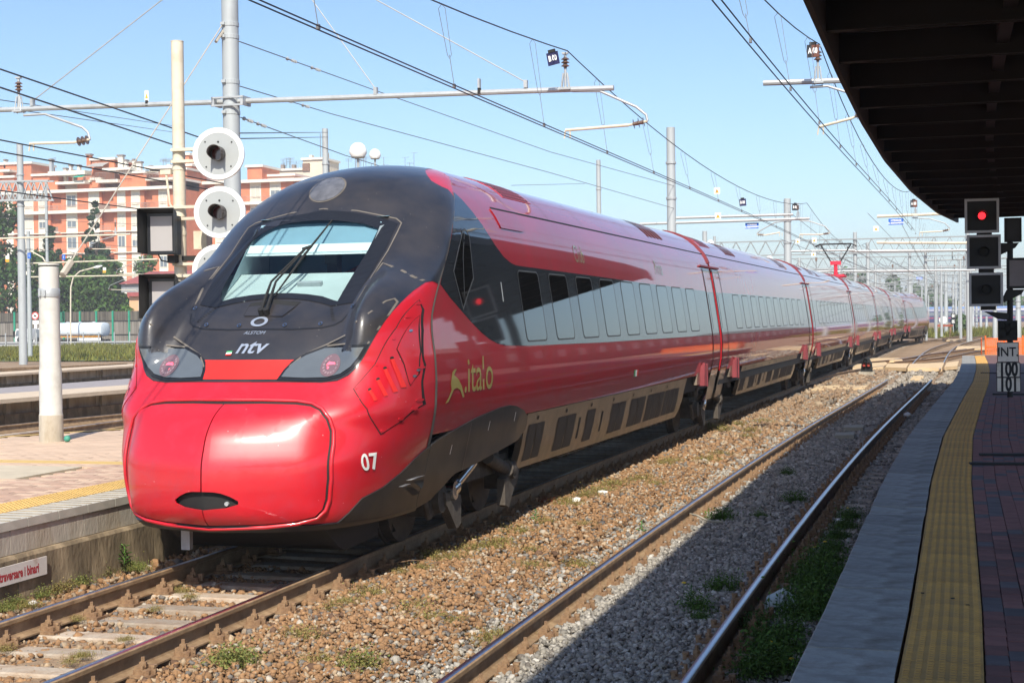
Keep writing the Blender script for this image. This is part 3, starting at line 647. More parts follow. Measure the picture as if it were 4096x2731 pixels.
    pb = MB(); pb.prism([(.62, .44), (2.0, .44), (2.0, .16), (1.15, .14), (1.0, .2)], 'x', -.82, .82); pb.box((0, 1.35, .43), (1.9, 1.2, .03)); pb.build('shade_block', seam_black, car); pb = MB(); pb.box((-.55, .62, .30), (.09, .06, .24)); pb.build('pilot_bracket', steel_grey, car)  # black block added under the nose to deepen the shade and hide the wheels
    # front hatch: black gap, raised rim, two doors and the slot at the bottom
    HM = mirror(HATCH)
    patch('hatch_gap', grow(HM, .022), nvm, .004, seam_black, nose, gx=.08, gy=.06)
    rimo = densify(grow(HM, .03), .05); tb = MB(); pts = [Vector(q) for q in nvm(np.array(rimo), .008)]; tb.tube(pts + [pts[0], pts[1]], .020, 7, False); autosmooth(tb.build('hatch_rim', red_front, nose), 80)
    Hc = .5 * (1.559 + .50)
    def bulge(p, off):
        q = np.abs(p[:, 0]) / 1.005; hh = (p[:, 1] - .50) / 1.059
        d = np.minimum(np.clip((1 - q) * 1.005 / .24, 0, 1), np.clip(np.minimum(hh, 1 - hh) * 1.059 / .2, 0, 1)); d = np.sin(d * math.pi / 2)
        return nvm(p, off + .045 * d)
    for sx in (1, -1):
        mo = MOUTH
        dp = [(sx * v, h) for v, h in [(.005, 1.555), *HATCH[1:-1], (.005, .50), (.005, .652), *MOUTH[::-1][1:-1], (.005, .815)]]
        patch('hatch_door', dp, bulge, .004, red_front, nose, gx=.05, gy=.05, rim=-.012)
    patch('hatch_slot', mirror([(v * 1.06, h * 1.0 + (.012 if h > .73 else -.012)) for v, h in MOUTH]), nvm, .006, seam_black, nose, gx=.1, gy=.06)
    mb = MB(); mb.box((0, .12, .72), (.5, .1, .05)); mb.tube([(.2, -.03, .70), (.2, .06, .70)], .02, 8); mb.build('coupler_bar', steel_grey, nose)
    # coach-nose joint line down both sides
    for sx in (-1, 1):
        jl = [(sx * .999, h) for h in np.linspace(.6, 3.7, 40)]
        groove('nose_joint', jl, nose_map, .004, .012, dust_line, nose)
    # lettering on the nose
    def on_nose(cx, cy): return lambda q: nvm(np.stack([q[:, 0] + cx, q[:, 1] + cy], 1), .011)
    text_on('operator_lettering', 'ntv', .185, on_nose(-.01, 2.058), silver, mask, shear=.25, xscale=1.25, bold=.003)
    text_on('maker_lettering', 'ALSTOM', .044, on_nose(-.038, 2.190), silver, mask, shear=.2, xscale=1.3)
    rg = [(-.042 + .088 * math.cos(a), 2.295 + .046 * math.sin(a)) for a in np.linspace(0, 2 * math.pi, 28, endpoint=False)]; rg2 = [(-.042 + .055 * math.cos(a), 2.295 + .028 * math.sin(a)) for a in np.linspace(0, 2 * math.pi, 28, endpoint=False)]
    ring('maker_ring', rg2, rg, nvm, .013, silver, mask)
    for k, mt in enumerate((green_m, white_m, red_flat)): patch('flag_stripe', [(-.245, 2.022 - k * .014), (-.185, 2.024 - k * .014), (-.19, 2.010 - k * .014), (-.25, 2.008 - k * .014)], nvm, .013, mt, mask, gx=0, gy=0)
    text_on('car_number', '07', .215, on_nose(1.252, 1.015), white_m, nose, xscale=.36, bold=.004)
    patch('roof_lamp', disc_poly(-.07, 3.70, .205, .150, 28), nvm, .007, dust_line, mask, gx=.08, gy=.06); patch('roof_lamp_glass', disc_poly(-.07, 3.70, .19, .138, 28), nvm, .012, lamp_grey, mask, gx=.08, gy=.06)
    # coach body behind the nose
    y0f = lambda h: float(u1f(h)) if h > 1 else 1.9
    body = body_shell('body', y0f, L1 - .12, red, car)
    for side in (1, -1):
        mp = side_map(side)
        band = [(2.345, 2.66), (2.585, 2.527), (3.126, 2.284), (3.45, 2.16), (3.694, 2.088), (3.95, 2.035), (4.268, 2.006), (5.138, 1.985), (8.78, 1.956), (L1 - 1.05, 1.93), (L1 - 1.05, 2.815), (12.9, 2.86), (8.88, 2.90), (5.387, 2.93), (5.15, 2.935), (4.975, 2.955), (4.72, 3.02), (4.45, 3.15), (4.01, 3.46), (3.84, 3.617), (3.76, 3.70), (3.55, 3.63), (3.2, 3.39), (2.80, 3.03), (2.43, 2.74)]
        patch('window_band', band, mp, .002, black, body, gx=.6, gy=.06)
        for k in range(9): window_set(5.165 + 1.375 * k, 2.045, 2.862 - .005 * k, .87, side, car)
        dm = [(2.83, 2.80), (2.95, 2.43), (3.20, 2.60), (3.44, 2.75), (3.55, 3.20), (3.47, 3.26), (3.36, 3.23)]
        dmo = grow(dm, .02); ring('cab_window_frame', dm, dmo, mp, .006, frame_m, car); cw = patch('cab_window', dm, mp, .004, glass_m, car, gx=.3, gy=.15)
        groove('cab_window_bar', [(3.05, 2.55), (3.2, 2.95), (3.42, 3.24)], mp, .0065, .015, frame_m, cw)
        fair = [(1.85, .55), (1.916, 1.084), (2.2, 1.135), (2.444, 1.171), (3.205, 1.261), (4.066, 1.322), (4.45, 1.325), (4.66, 1.305), (5.065, 1.229), (5.311, 1.139), (5.32, 1.03), (5.275, .978), (4.964, .897), (3.522, .779), (2.733, .722), (2.45, .60), (2.2, .50), (1.9, .46)]
        fz = patch('bogie_fairing', fair, lambda p, off: mp(p, off + .010 + .055 * np.clip((1.3 - p[:, 1]) / .7, 0, 1) * np.clip((p[:, 0] - 1.9) / 1.3, 0, 1) - .03 * np.clip((p[:, 0] - 4.8) / .5, 0, 1)), .006, fairing_m, car, gx=.3, gy=.08, rim=-.06)
        for a, b in ((2.45, 1.0), (3.6, 1.16), (4.55, 1.2)): groove('fairing_mark', [(a, b - .05), (a, b + .05)], mp, .055, .015, white_m, fz)
        groove('fairing_seam', [(2.95, 1.235), (2.96, .74)], mp, .054, .012, lamp_rim, fz)
        skirt(5.33, 15.93, side, car, True)
        # end door and gangway step beside the joint
        door(L1 - 1.02, L1 - .16, side, car)
        bracket(16.95, side, car)
        fl = [(11.0, 1.39), (11.33, 1.39), (11.33, 1.48), (11.0, 1.48)]
        for k, mt in enumerate((green_m, white_m, red_flat)): patch('flag_stripe', [(11.0 + .11 * k, 1.39), (11.11 + .11 * k, 1.39), (11.11 + .11 * k, 1.49), (11.0 + .11 * k, 1.49)], mp, .004, mt, body, gx=0, gy=0)
        on_side = lambda cx, cy: (lambda q: mp(np.stack([cx + q[:, 0] * (1 if side > 0 else -1), cy + q[:, 1]], 1), .005))
        V, F = text_poly('Italo', .50, xscale=1.0, bold=.004); 
        text_on('brand_lettering', '.italo', .52, on_side(3.22, 1.71), gold_m, body, xscale=.98, bold=.002)
        hare = [(2.14, 1.47), (2.24, 1.52), (2.33, 1.60), (2.30, 1.66), (2.33, 1.735), (2.36, 1.775), (2.43, 1.80), (2.50, 1.80), (2.45, 1.775), (2.40, 1.745), (2.46, 1.725), (2.55, 1.69), (2.65, 1.62), (2.74, 1.51), (2.69, 1.50), (2.60, 1.585), (2.50, 1.61), (2.40, 1.60), (2.33, 1.545), (2.24, 1.48)]
        hx = hare if side > 0 else [(4.6 - a, b) for a, b in hare]
        patch('hare_emblem', hx, mp, .005, gold_m, body, gx=.2, gy=.1)
        text_on('class_lettering', 'Club', .34, on_side(8.35, 3.17), pale_gold, body, xscale=.85); text_on('class_lettering', 'Prima', .34, on_side(13.9, 3.14), pale_gold, body, xscale=.85)
        groove('side_mark', [(4.42, 2.50), (4.44, 2.72)], mp, .004, .02, white_m, body)
        patch('roof_hatch', [(4.85, 3.36), (5.75, 3.36), (5.82, 3.40), (5.82, 3.575), (4.75, 3.575)], mp, .012, red, car, gx=.3, gy=.05, rim=0)
    roof_kit(4.8, L1 - .15, car, grid_at=(5.9,), louvre_at=(14.3,))
    for a in (5.6, 7.4, 9.3, 12.6): groove('roof_seam', [(a, h) for h in np.linspace(3.62, 4.1, 14)], side_map(1), .004, .012, dust_line, body)
    patch('coupling_bellows', [(L1 - .12, 1.0), (L1 - .04, 1.0), (L1 - .04, 3.4), (L1 - .12, 3.4)], side_map(1), -.05, seam_black, car, gx=0, gy=.1)
    bogie(4.0, car, 2.6); mb = MB(); mb.box((0, 10.6, .62), (2.3, 10.4, .3)); mb.box((0, 10.8, 1.02), (2.7, 16.2, .28)); mb.build('underframe', seam_black, car)
    return car
def densify_pair(a, b, k=4):
    A = []; B = []; n = len(a)
    for i in range(n):
        p, q = Vector(a[i]), Vector(a[(i + 1) % n]); r, s = Vector(b[i]), Vector(b[(i + 1) % n])
        for j in range(k): A.append(tuple(p.lerp(q, j / k))); B.append(tuple(r.lerp(s, j / k)))
    return A, B
def mirror_line(half): return [(-v, h) for v, h in half[::-1]] + half[1:]
dust_line = M('dusty_joint', (.13, .115, .10), rough=.8, var=.2)
lamp_bez = M('headlamp_reflector', (.16, .10, .115), rough=.25, var=.1, coat=1)
lamp_grey = M('roof_lamp_glass', (.12, .12, .13), rough=.25, var=.25, scale=12, coat=.6)
brk_m = M('red_jack_bracket', (.22, .035, .045), rough=.6, var=.2)
def door(y0, y1, side, parent):
    mp = side_map(side); w = .03
    d = patch('door', [(y0, .62), (y1, .62), (y1, 3.26), (y0, 3.26)], mp, .004, door_m, parent, gx=0, gy=.1)
    patch('door_band', [(y0 + .03, 1.93), (y1 - .02, 1.93), (y1 - .02, 2.80), (y0 + .03, 2.80)], mp, .006, black, d, gx=0, gy=.1)
    patch('door_red', [(y0 + .03, 1.12), (y1 - .02, 1.12), (y1 - .02, 1.93), (y0 + .03, 1.93)], mp, .006, red, d, gx=0, gy=.1); patch('door_red', [(y0 + .03, 2.80), (y1 - .02, 2.80), (y1 - .02, 3.2), (y0 + .03, 3.2)], mp, .006, red, d, gx=0, gy=.1)
    patch('window', [(y0 + .2, 2.05), (y1 - .15, 2.05), (y1 - .15, 2.75), (y0 + .2, 2.75)], mp, .009, glass_m, d, gx=0, gy=.15)
    for a in (y0, y1): groove('door_seal', [(a, h) for h in np.linspace(.6, 3.28, 24)], mp, .010, .045, seam_black, d)
    patch('door_gutter', [(y0 - .25, 3.30), (y1 + .05, 3.30), (y1 + .05, 3.335), (y0 - .25, 3.335)], mp, .035, brk_m, d, gx=0, gy=0, rim=0)
    return d
door_m = M('door_paint', (.16, .13, .12), rough=.45, var=.15, coat=.6)
def bracket(y, side, parent):
    mb = MB(); x = side * 1.47
    mb.box((x, y + .45, 1.17), (.12, .46, .40)); mb.box((x + side * .05, y + .33, 1.19), (.05, .12, .44)); mb.box((x + side * .05, y + .58, 1.17), (.05, .10, .44)); b = mb.build('jack_bracket', brk_m, parent)
    m2 = MB(); m2.prism([(y - .02, 1.34), (y + .2, 1.34), (y + .2, 1.0), (y - .12, 1.0)], 'x', x - side * .10, x - side * .02); m2.build('bracket_stay', skirt_m, b)
    m3 = MB(); m3.tube([(side * 1.3, y + .45, .98), (side * 1.3, y + .45, .74)], .07, 8); m3.box((side * 1.3, y + .45, .9), (.14, .34, .06)); m3.build('bracket_foot', bogie_m, b); return b
def build_mid(idx, s0, label):
    P, h = at_curve(CB, s0); Q, _ = at_curve(CB, s0 + LC); d = Q - P; rz = -math.atan2(d.x, d.y)
    car = thing('train_car', label, 'train car', (P.x, P.y, 0), rz, 'coupled cars of the red high speed train'); L = d.length
    body = body_shell('body', lambda hh: .12, L - .12, red, car, step=3)
    for side in (1, -1):
        mp = side_map(side)
        patch('window_band', [(1.02, 1.93), (L - 1.02, 1.93), (L - 1.02, 2.81), (1.02, 2.81)], mp, .002, black, body, gx=0, gy=.1)
        for k in range(10): window_set(2.35 + 1.375 * k, 2.045, 2.77, .84, side, car)
        door(.16, .96, side, car); door(L - .98, L - .16, side, car)
        skirt(3.4, L - 3.55, side, car); bracket(1.55, side, car); bracket(L - 2.55, side, car)
    roof_kit(.15, L - .15, car, grid_at=(.6,), louvre_at=(3.6, L - 4.5))
    bogie(0, car); mb = MB(); mb.box((0, L / 2, .62), (2.3, L - 6.9, .3)); mb.box((0, L / 2, 1.02), (2.78, L - .6, .28)); mb.build('underframe', seam_black, car)
    mb = MB(); prof = [(float(Wf(hh)) - .10, hh) for hh in BH[::2]]; prof = prof + [(-w, hh) for w, hh in prof[::-1]]; mb.prism(prof, 'y', -.16, .16); bl = mb.build('gangway_bellows', seam_black, car)
    for sx in (1, -1):
        mp = side_map(sx); patch('joint_arch', [(-.055, 3.40), (.055, 3.40), (.055, 4.10), (-.055, 4.10)], mp, .03, brk_m, bl, gx=0, gy=.03, rim=-.1)
    return car
def build_train():
    c1 = build_cab()
    labs = ['second red coach, joined right behind the cab car', 'third red coach of the train, after the second joint arch', 'fourth red coach, the one carrying the raised pantograph', 'fifth red coach, behind the pantograph coach', 'sixth red coach, last one before the rear cab car']
    first = build_mid(1, S1, labs[0]); cars = [first]
    for k in range(1, 5):
        s0 = S1 + LC * k; P, h = at_curve(CB, s0); Q, _ = at_curve(CB, s0 + LC); d = Q - P
        c = dup(first); c.location = (P.x, P.y, 0); c.rotation_euler = (0, 0, -math.atan2(d.x, d.y)); c['label'] = labs[k]; cars.append(c)
    # pantograph on the fourth coach roof
    pt = MB(); y = 9.0
    pt.box((0, y, 4.22), (.9, 1.6, .12)); pt.tube([(0, y - .1, 4.25), (0, y - .1, 4.8)], .09, 8); pt.box((0, y - .1, 4.85), (.5, .25, .18)); pt.build('pantograph_base', M('pantograph_red', (.62, .02, .05), var=.05), cars[2])
    pt = MB()
    for sx in (-1, 1):
        pt.tube([(sx * .25, y - .1, 4.9), (sx * .62, y + .5, 5.55), (sx * .3, y - .3, 6.2)] if False else [(sx * .22, y - .1, 4.9), (sx * .72, y, 5.75)], .035, 6)
        pt.tube([(sx * .95, y + .35 * k, 5.70) for k in (0, 1)], .02, 5)
    for k in (-.2, .2): pt.tube([(-.98, y + k, 5.66), (-.75, y + k, 5.78), (.75, y + k, 5.78), (.98, y + k, 5.66)], .028, 6)
    pt.build('pantograph_arm', seam_black, cars[2])
    # rear cab car: the leading car turned round at the far end
    e = dup(c1); s0 = S1 + LC * 5; P, h = at_curve(CB, s0); Q, _ = at_curve(CB, s0 + L1 - .6); d = Q - P; hd = math.atan2(d.x, d.y)
    D = d.normalized() * L1; e.location = (P.x + D.x, P.y + D.y, 0); e.rotation_euler = (0, 0, -hd + math.pi); e['label'] = 'rear red cab car at the far end of the train'
build_train()
# ------------------------------------------------------------------ surveying helpers: a sight line met with a plane of the place
def _ray(x, y): return _f2 + _r3 * ((x - 2048) / FPX) - _u3 * ((y - 1365.5) / FPX)
def px(x, y, Y): d = _ray(x, y); t = Y / d.y; return Vector((d.x * t, Y, CAMH + d.z * t))
def pz(x, y, z): d = _ray(x, y); t = (z - CAMH) / d.z; return Vector((d.x * t, d.y * t, z))
PH = 0.55
# ------------------------------------------------------------------ right-hand platform
_EY = np.array([-14, 2, 7.4, 9.4, 16.7, 23, 33, 41.2, 50, 58, 67.5]); _EX = np.array([-.73, -.72, -.70, -.66, -.57, -.42, .0, .37, .66, .84, 1.0])
def eX(y): return float(np.interp(y, _EY, _EX))
conc_m = M('platform_concrete', (.31, .31, .295), rough=.85, var=.25, scale=5, col2=(.18, .165, .14), c2amt=.42, c2scale=4, rnd=.16, bump=.25, bscale=50)
yell_m = M('yellow_tactile_tile', (.58, .325, .085), rough=.8, var=.14, scale=8, rnd=.10, col2=(.42, .25, .085), c2amt=.42, c2scale=3)
brick_r = M('red_paver', (.20, .080, .068), rough=.8, var=.2, scale=7, rnd=.32, bump=.2, bscale=60)
brick_d = M('dark_paver', (.10, .08, .085), rough=.8, var=.2, scale=7, rnd=.3, bump=.2, bscale=60)
sand_m = M('paver_joint_bed', (.13, .085, .075), rough=.95, var=.3, scale=20)
pave_far = M('paved_platform_far', (.17, .085, .075), rough=.85, var=.3, scale=6, col2=(.10, .075, .07), c2amt=.45, c2scale=5)
rubber_m = M('black_rubber_strip', (.018, .018, .018), rough=.8, var=.2)
def right_platform():
    mb = MB(); ys = list(np.arange(-14, 67.6, 1.5)); n = len(ys); V = []
    for y in ys: V += [(eX(y) + .06, y, -.4), (eX(y) + .06, y, PH - .18), (eX(y) + .5, y, PH - .055), (14, y, PH - .055), (14, y, -.4)]
    F = [(i * 5 + k, i * 5 + k + 1, (i + 1) * 5 + k + 1, (i + 1) * 5 + k) for i in range(n - 1) for k in range(4)]
    F += [tuple(range(5)), tuple(range((n - 1) * 5, n * 5))[::-1]]
    mb.add(V, F); pl = mb.build('platform', [sand_m]); tag(pl, kind='structure')
    # edge slabs
    mb = MB(); mb.prism([(0, -.19), (.485, -.19), (.485, 0), (.012, 0), (0, -.012)], 'y', -.309, .309); o = mb.build('coping_slab', conc_m, pl); sl = o.data; bpy.data.objects.remove(o)
    y = -2.0
    while y < 67:
        a = math.atan2(eX(y + .3) - eX(y - .3), .6); link('coping_slab', sl, pl, (eX(y) + random.uniform(-.004, .004), y, PH + random.uniform(-.004, .003)), (0, 0, -a)); y += .62
    # tactile tiles with truncated bumps
    mb = MB(); mb.box((0, 0, -.02), (.396, .396, .04))
    for i in range(7):
        for j in range(7):
            x, yy = -.168 + .056 * i, -.168 + .056 * j; r, s = .0185, .011
            mb.add([(x - r, yy - r, .0005), (x + r, yy - r, .0005), (x + r, yy + r, .0005), (x - r, yy + r, .0005), (x - s, yy - s, .006), (x + s, yy - s, .006), (x + s, yy + s, .006), (x - s, yy + s, .006)], [(4, 5, 6, 7), (0, 1, 5, 4), (1, 2, 6, 5), (2, 3, 7, 6), (3, 0, 4, 7)])
    o = mb.build('tactile_tile', yell_m, pl); tm = o.data; bpy.data.objects.remove(o)
    y = 3.0
    while y < 66.5:
        a = math.atan2(eX(y + .2) - eX(y - .2), .4); link('tactile_tile', tm, pl, (eX(y) + .70, y, PH + random.uniform(-.002, .003)), (0, 0, -a)); y += .4
    # pavers, laid in columns along the platform
    def pmesh(m):
        b = MB(); w, l = .058, .118; b.add([(-w, -l, -.05), (w, -l, -.05), (w, l, -.05), (-w, l, -.05), (-w, -l, -.004), (w, -l, -.004), (w, l, -.004), (-w, l, -.004), (-w + .004, -l + .004, 0), (w - .004, -l + .004, 0), (w - .004, l - .004, 0), (-w + .004, l - .004, 0)], [(8, 9, 10, 11), (4, 5, 9, 8), (5, 6, 10, 9), (6, 7, 11, 10), (7, 4, 8, 11), (0, 1, 5, 4), (1, 2, 6, 5), (2, 3, 7, 6), (3, 0, 4, 7)])
        o = b.build('paver', m, pl); me = o.data; bpy.data.objects.remove(o); return me
    pr_, pd_ = pmesh(brick_r), pmesh(brick_d); far = MB(); cnt = 0
    y = 6.2; rows = 0
    while y < 34:
        xm = .30 * y - 1.2 if y < 40 else 10
        xmax = min(.40 * (y - 7.4) + .75, 7)
        for c in range(60):
            x = eX(y) + .905 + .06 + c * .121
            if x > xmax: break
            yy = y + (.12 if c % 2 else 0) ; m = pd_ if random.random() < .26 else pr_
            if cnt < 300: link('paver', m, pl, (x, yy, PH - .004 + random.uniform(-.0015, .0015)), (random.uniform(-.01, .01), random.uniform(-.01, .01), random.uniform(-.01, .01))); cnt += 1
            else: far.box((x, yy, PH - .03), (.116, .236, .052), mi=0 if m is pr_ else 1)
        y += .241; rows += 1
    tag(far.build('paver', [brick_r, brick_d], pl), kind='stuff')
    mb = MB(); ys = [34.0, 42, 50, 58, 67.4]; V = []
    for yy in ys: V += [(eX(yy) + .91, yy, PH - .006), (14, yy, PH - .006)]
    mb.add(V, [(i * 2, i * 2 + 1, i * 2 + 3, i * 2 + 2) for i in range(len(ys) - 1)]); mb.build('far_paving', pave_far, pl)
    for (xa, ya, xb, yb) in ((3878, 1856, 4300, 1858), (3918, 1820, 4300, 1821), (3971, 1577, 4300, 1579), (3925, 1492, 4100, 1493)):
        A = pz(xa, ya, PH); B = pz(xb, yb, PH); b = MB(); c = (A + B) / 2; b.box((c.x, c.y, PH + .006), ((B - A).length, .13 if ya > 1700 else .2, .03), math.atan2(B.y - A.y, B.x - A.x)); b.build('rubber_strip', rubber_m, pl)
    # broken ledge stone at the foot of the edge
    P = pz(3120, 2600, .25); b = MB(); b.prism([(-.16, -.30), (.2, -.30), (.2, .16), (-.13, .16), (-.16, .12)], 'y', 5.6, 8.55); o = b.build('ledge_stone', conc_m, pl, loc=(eX(8) - .02, 0, .12))
    # dark specks dropped on the yellow strip
    for k, (x, y) in enumerate(((3690, 2370), (3811, 2391), (3870, 2418))):
        P = pz(x, y, PH + .008); b = MB(); b.box((0, 0, 0), (.022, .012, .006)); o = b.build('cigarette_end', rubber_m, loc=P, rot=(0, 0, .3 * k)); tag(o, ('leftmost', 'middle', 'rightmost')[k] + ' of three dark cigarette ends on the yellow tactile strip', 'litter', 'cigarette ends on the strip')
right_platform()
# ------------------------------------------------------------------ canopy over the platform
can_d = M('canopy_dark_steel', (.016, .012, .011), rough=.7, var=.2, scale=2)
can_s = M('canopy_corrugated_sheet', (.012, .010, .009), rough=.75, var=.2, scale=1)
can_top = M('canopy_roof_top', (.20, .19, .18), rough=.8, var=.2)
def canopy():
    t = thing('platform_canopy', 'dark curved canopy roof hanging over the right-hand platform', 'canopy', (3.0, 18, 0))
    cy = np.array([-16, 5, 14.4, 19, 23.7, 29.9, 37.5, 45.9, 51.0]); cx = np.array([-1.25, -1.2, -1.17, -1.15, -1.10, -.95, -.60, 0, .62]); HC = 5.2; t.location = (0, 0, 0)
    X = lambda y: float(np.interp(y, cy, cx)); ys = list(np.arange(-16, 51.2, 1.0)); XR = 6.4
    mb = MB(); V = []
    for y in ys: V += [(X(y), y, HC), (X(y), y, HC + .10), (XR, y, HC + .85), (XR, y, HC + 1.35), (X(y) + .02, y, HC + .55), (X(y), y, HC + .28)]
    n = len(ys); F = [(i * 6 + k, i * 6 + (k + 1) % 6, (i + 1) * 6 + (k + 1) % 6, (i + 1) * 6 + k) for i in range(n - 1) for k in range(6)] + [tuple(range(6)), tuple(range((n - 1) * 6, n * 6))]
    # roof slab: soffit a little above the ribs
    V2 = []
    for y in ys: V2 += [(X(y) + .05, y, HC + .42), (XR, y, HC + .60), (XR, y, HC + .75), (X(y) + .05, y, HC + .56)]
    F2 = [(i * 4 + k, i * 4 + (k + 1) % 4, (i + 1) * 4 + (k + 1) % 4, (i + 1) * 4 + k) for i in range(n - 1) for k in range(4)] + [(0, 1, 2, 3)[::-1], tuple(range((n - 1) * 4, n * 4))]
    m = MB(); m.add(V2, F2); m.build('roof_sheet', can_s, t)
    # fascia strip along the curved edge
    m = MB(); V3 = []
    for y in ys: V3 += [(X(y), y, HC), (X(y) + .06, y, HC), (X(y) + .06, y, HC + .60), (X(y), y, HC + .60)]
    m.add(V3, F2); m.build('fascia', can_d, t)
    # corrugations
    m = MB()
    yy = 5.0
    while yy < 51:
        m.box(((X(yy) + 6.3) / 2, yy, HC + .43), (6.3 - X(yy), .07, .035)); yy += .26
    tag(m.build('corrugation', can_s, t), kind='stuff')
    yr = 6.1; 
    rb = None
    while yr < 51:
        m = MB(); x0 = X(yr) + .05; m.prism([(x0, HC + .10), (x0 + .5, HC + .05), (XR, HC + .12), (XR, HC + .50), (x0, HC + .42)], 'y', yr - .012, yr + .012); m.box(((x0 + XR) / 2, yr, HC + .085), (XR - x0, .15, .022)); m.build('rib', can_d, t); yr += 2.08
    for dx in (1.9, 4.6):
        m = MB(); V4 = []
        for y in ys: V4 += [(X(y) + dx - .07, y, HC + .2), (X(y) + dx + .07, y, HC + .2), (X(y) + dx + .07, y, HC + .45), (X(y) + dx - .07, y, HC + .45)]
        m.add(V4, F2); m.build('purlin', can_d, t)
    for y in (-9, 2, 13.5, 27, 40, 49):
        m = MB(); m.tube([(5.4, y, PH), (5.4, y, HC + .5)], .16, 12); m.build('column', can_d, t)
canopy()
# ------------------------------------------------------------------ starting signal on the right-hand platform
sig_d = M('signal_black', (.012, .013, .013), rough=.55, var=.15)
sig_g = M('signal_grey_frame', (.50, .52, .52), rough=.5, var=.06)
plate_w = M('enamel_plate', (.80, .78, .70), rough=.4, var=.08, scale=3, col2=(.42, .37, .28), c2amt=.36, c2scale=6)
ink = M('black_ink', (.012, .012, .015), rough=.6, var=0)
red_lit = M('lit_red_signal', (.5, .01, .01), rough=.4, var=0, emit=(1.0, .02, .03), estr=2.2)
lens_dark = M('signal_lens_off', (.008, .009, .009), rough=.5, var=0)
dotpanel = M('indicator_panel', (.24, .22, .22), rough=.6, var=.1)
def flat_text(name, txt, cx, cz, y, size, mat, parent, xs=1.0, bold=0.0, O=(0, 0, 0)):
    return text_on(name, txt, size, lambda q: np.stack([cx + q[:, 0] - O[0], np.full(len(q), y - O[1]), cz + q[:, 1] - O[2]], 1), mat, parent, xscale=xs, bold=bold)
def right_signal():
    Y = 33.0; base = px(4042, 1575, Y); t = thing('platform_signal', 'three square black signal heads, top one lit red, above plates INT 100 101', 'railway signal', (base.x, Y, PH)); O = Vector((base.x, Y, PH))
    L = lambda x, y, dy=0: px(x, y, Y) - O + Vector((0, dy, 0))
    m = MB(); m.tube([L(4042, 1590, .2) * 1.0, L(4042, 870, .2)], .06, 10); m.build('pole', sig_d, t)
    for k, (x0, y0, x1, y1) in enumerate(((3858, 797, 3997, 930), (3867, 941, 4004, 1074), (3875, 1092, 4013, 1224))):
        a = L(x0, y0); b = L(x1, y1); c = (a + b) / 2; w = b.x - a.x; h = a.z - b.z
        m = MB(); m.box((c.x, .06, c.z), (w - .09, .10, h - .09)); hd = m.build('signal_head', sig_d, t)
        m = MB(); fw = .05
        m.box((c.x, 0, a.z - fw / 2), (w, .05, fw)); m.box((c.x, 0, b.z + fw / 2), (w, .05, fw)); m.box((a.x + fw / 2, 0, c.z), (fw, .05, h - 2 * fw)); m.box((b.x - fw / 2, 0, c.z), (fw, .05, h - 2 * fw)); m.build('frame', sig_g, hd)
        m = MB(); m.tube([(c.x, .012, c.z), (c.x, -.16, c.z)], .10, 16, False); m.build('visor', sig_d, hd)
        m = MB(); m.tube([(c.x, .010, c.z), (c.x, -.012, c.z)], .075, 16); m.build('lens', red_lit if k == 0 else lens_dark, hd)
        if k == 0: pass
        m = MB(); m.box((c.x + .05, .22, c.z - h / 2 - .03), (.3, .2, .10)); m.build('head_bracket', sig_d, hd)
    # bracket under the stack and the small four-lamp repeater
    m = MB(); m.prism([(L(3935, 1245).x, L(3935, 1245).z), (L(4036, 1252).x, L(4036, 1252).z), (L(4036, 1280).x, L(4036, 1280).z), (L(3990, 1275).x, L(3990, 1275).z)], 'y', .02, .12); m.build('cantilever_bracket', sig_d, t)
    m = MB(); a = L(3992, 1282); b = L(4070, 1362); m.box(((a.x + b.x) / 2, .05, (a.z + b.z) / 2), (b.x - a.x, .14, a.z - b.z)); rp = m.build('repeater', sig_d, t)
    for x in (4010, 4052):
        for y, r in ((1300, .07), (1331, .085)):
            c = L(x, y); m = MB(); m.tube([(c.x, .0, c.z), (c.x, -.09, c.z)], r, 14, False); m.tube([(c.x, -.02, c.z), (c.x, -.03, c.z)], r * .8, 12); m.build('lens_hood', lens_dark, rp)
    for (x0, y0, x1, y1, lit) in ((4018, 872, 4087, 966, 0), (4027, 1032, 4110, 1153, 1)):
        a = L(x0, y0); b = L(x1, y1); m = MB(); m.box(((a.x + b.x) / 2, .12, (a.z + b.z) / 2), (b.x - a.x, .25, a.z - b.z)); ib = m.build('speed_indicator', sig_d, t)
        m = MB(); m.box(((a.x + b.x) / 2, -.01, (a.z + b.z) / 2), (b.x - a.x - .1, .012, a.z - b.z - .1)); m.build('indicator_panel', dotpanel if lit else grille_m, ib)
        m = MB(); m.prism([(b.x - .40, b.z - .02), (b.x - .05, b.z - .02), (b.x - .12, b.z - .12), (b.x - .45, b.z - .28), (b.x - .5, b.z - .22)], 'y', .05, .2); m.build('indicator_bracket', sig_d, ib)
    for txt, (x0, y0, x1, y1), sz, xs, bd in (('INT.', (3988, 1369, 4075, 1448), .26, .85, .004), ('100', (3985, 1449, 4081, 1508), .40, .62, .016), ('101', (3986, 1509, 4083, 1567), .40, .62, .016)):
        a = L(x0, y0); b = L(x1, y1); m = MB(); m.box(((a.x + b.x) / 2, -.02, (a.z + b.z) / 2), (b.x - a.x, .02, a.z - b.z)); p = m.build('number_plate', plate_w, t)
        flat_text('plate_lettering', txt, (a.x + b.x) / 2, (a.z + b.z) / 2, -.034, sz, ink, p, xs, bd)
        w, h = b.x - a.x, a.z - b.z; m = MB()
        for dx in (-1, 1): m.box(((a.x + b.x) / 2 + dx * (w / 2 - .006), -.032, (a.z + b.z) / 2), (.012, .006, h))
        for dz in (-1, 1): m.box(((a.x + b.x) / 2, -.0325, (a.z + b.z) / 2 + dz * (h / 2 - .006)), (w - .026, .006, .012))
        m.build('plate_border', ink, p)
right_signal()
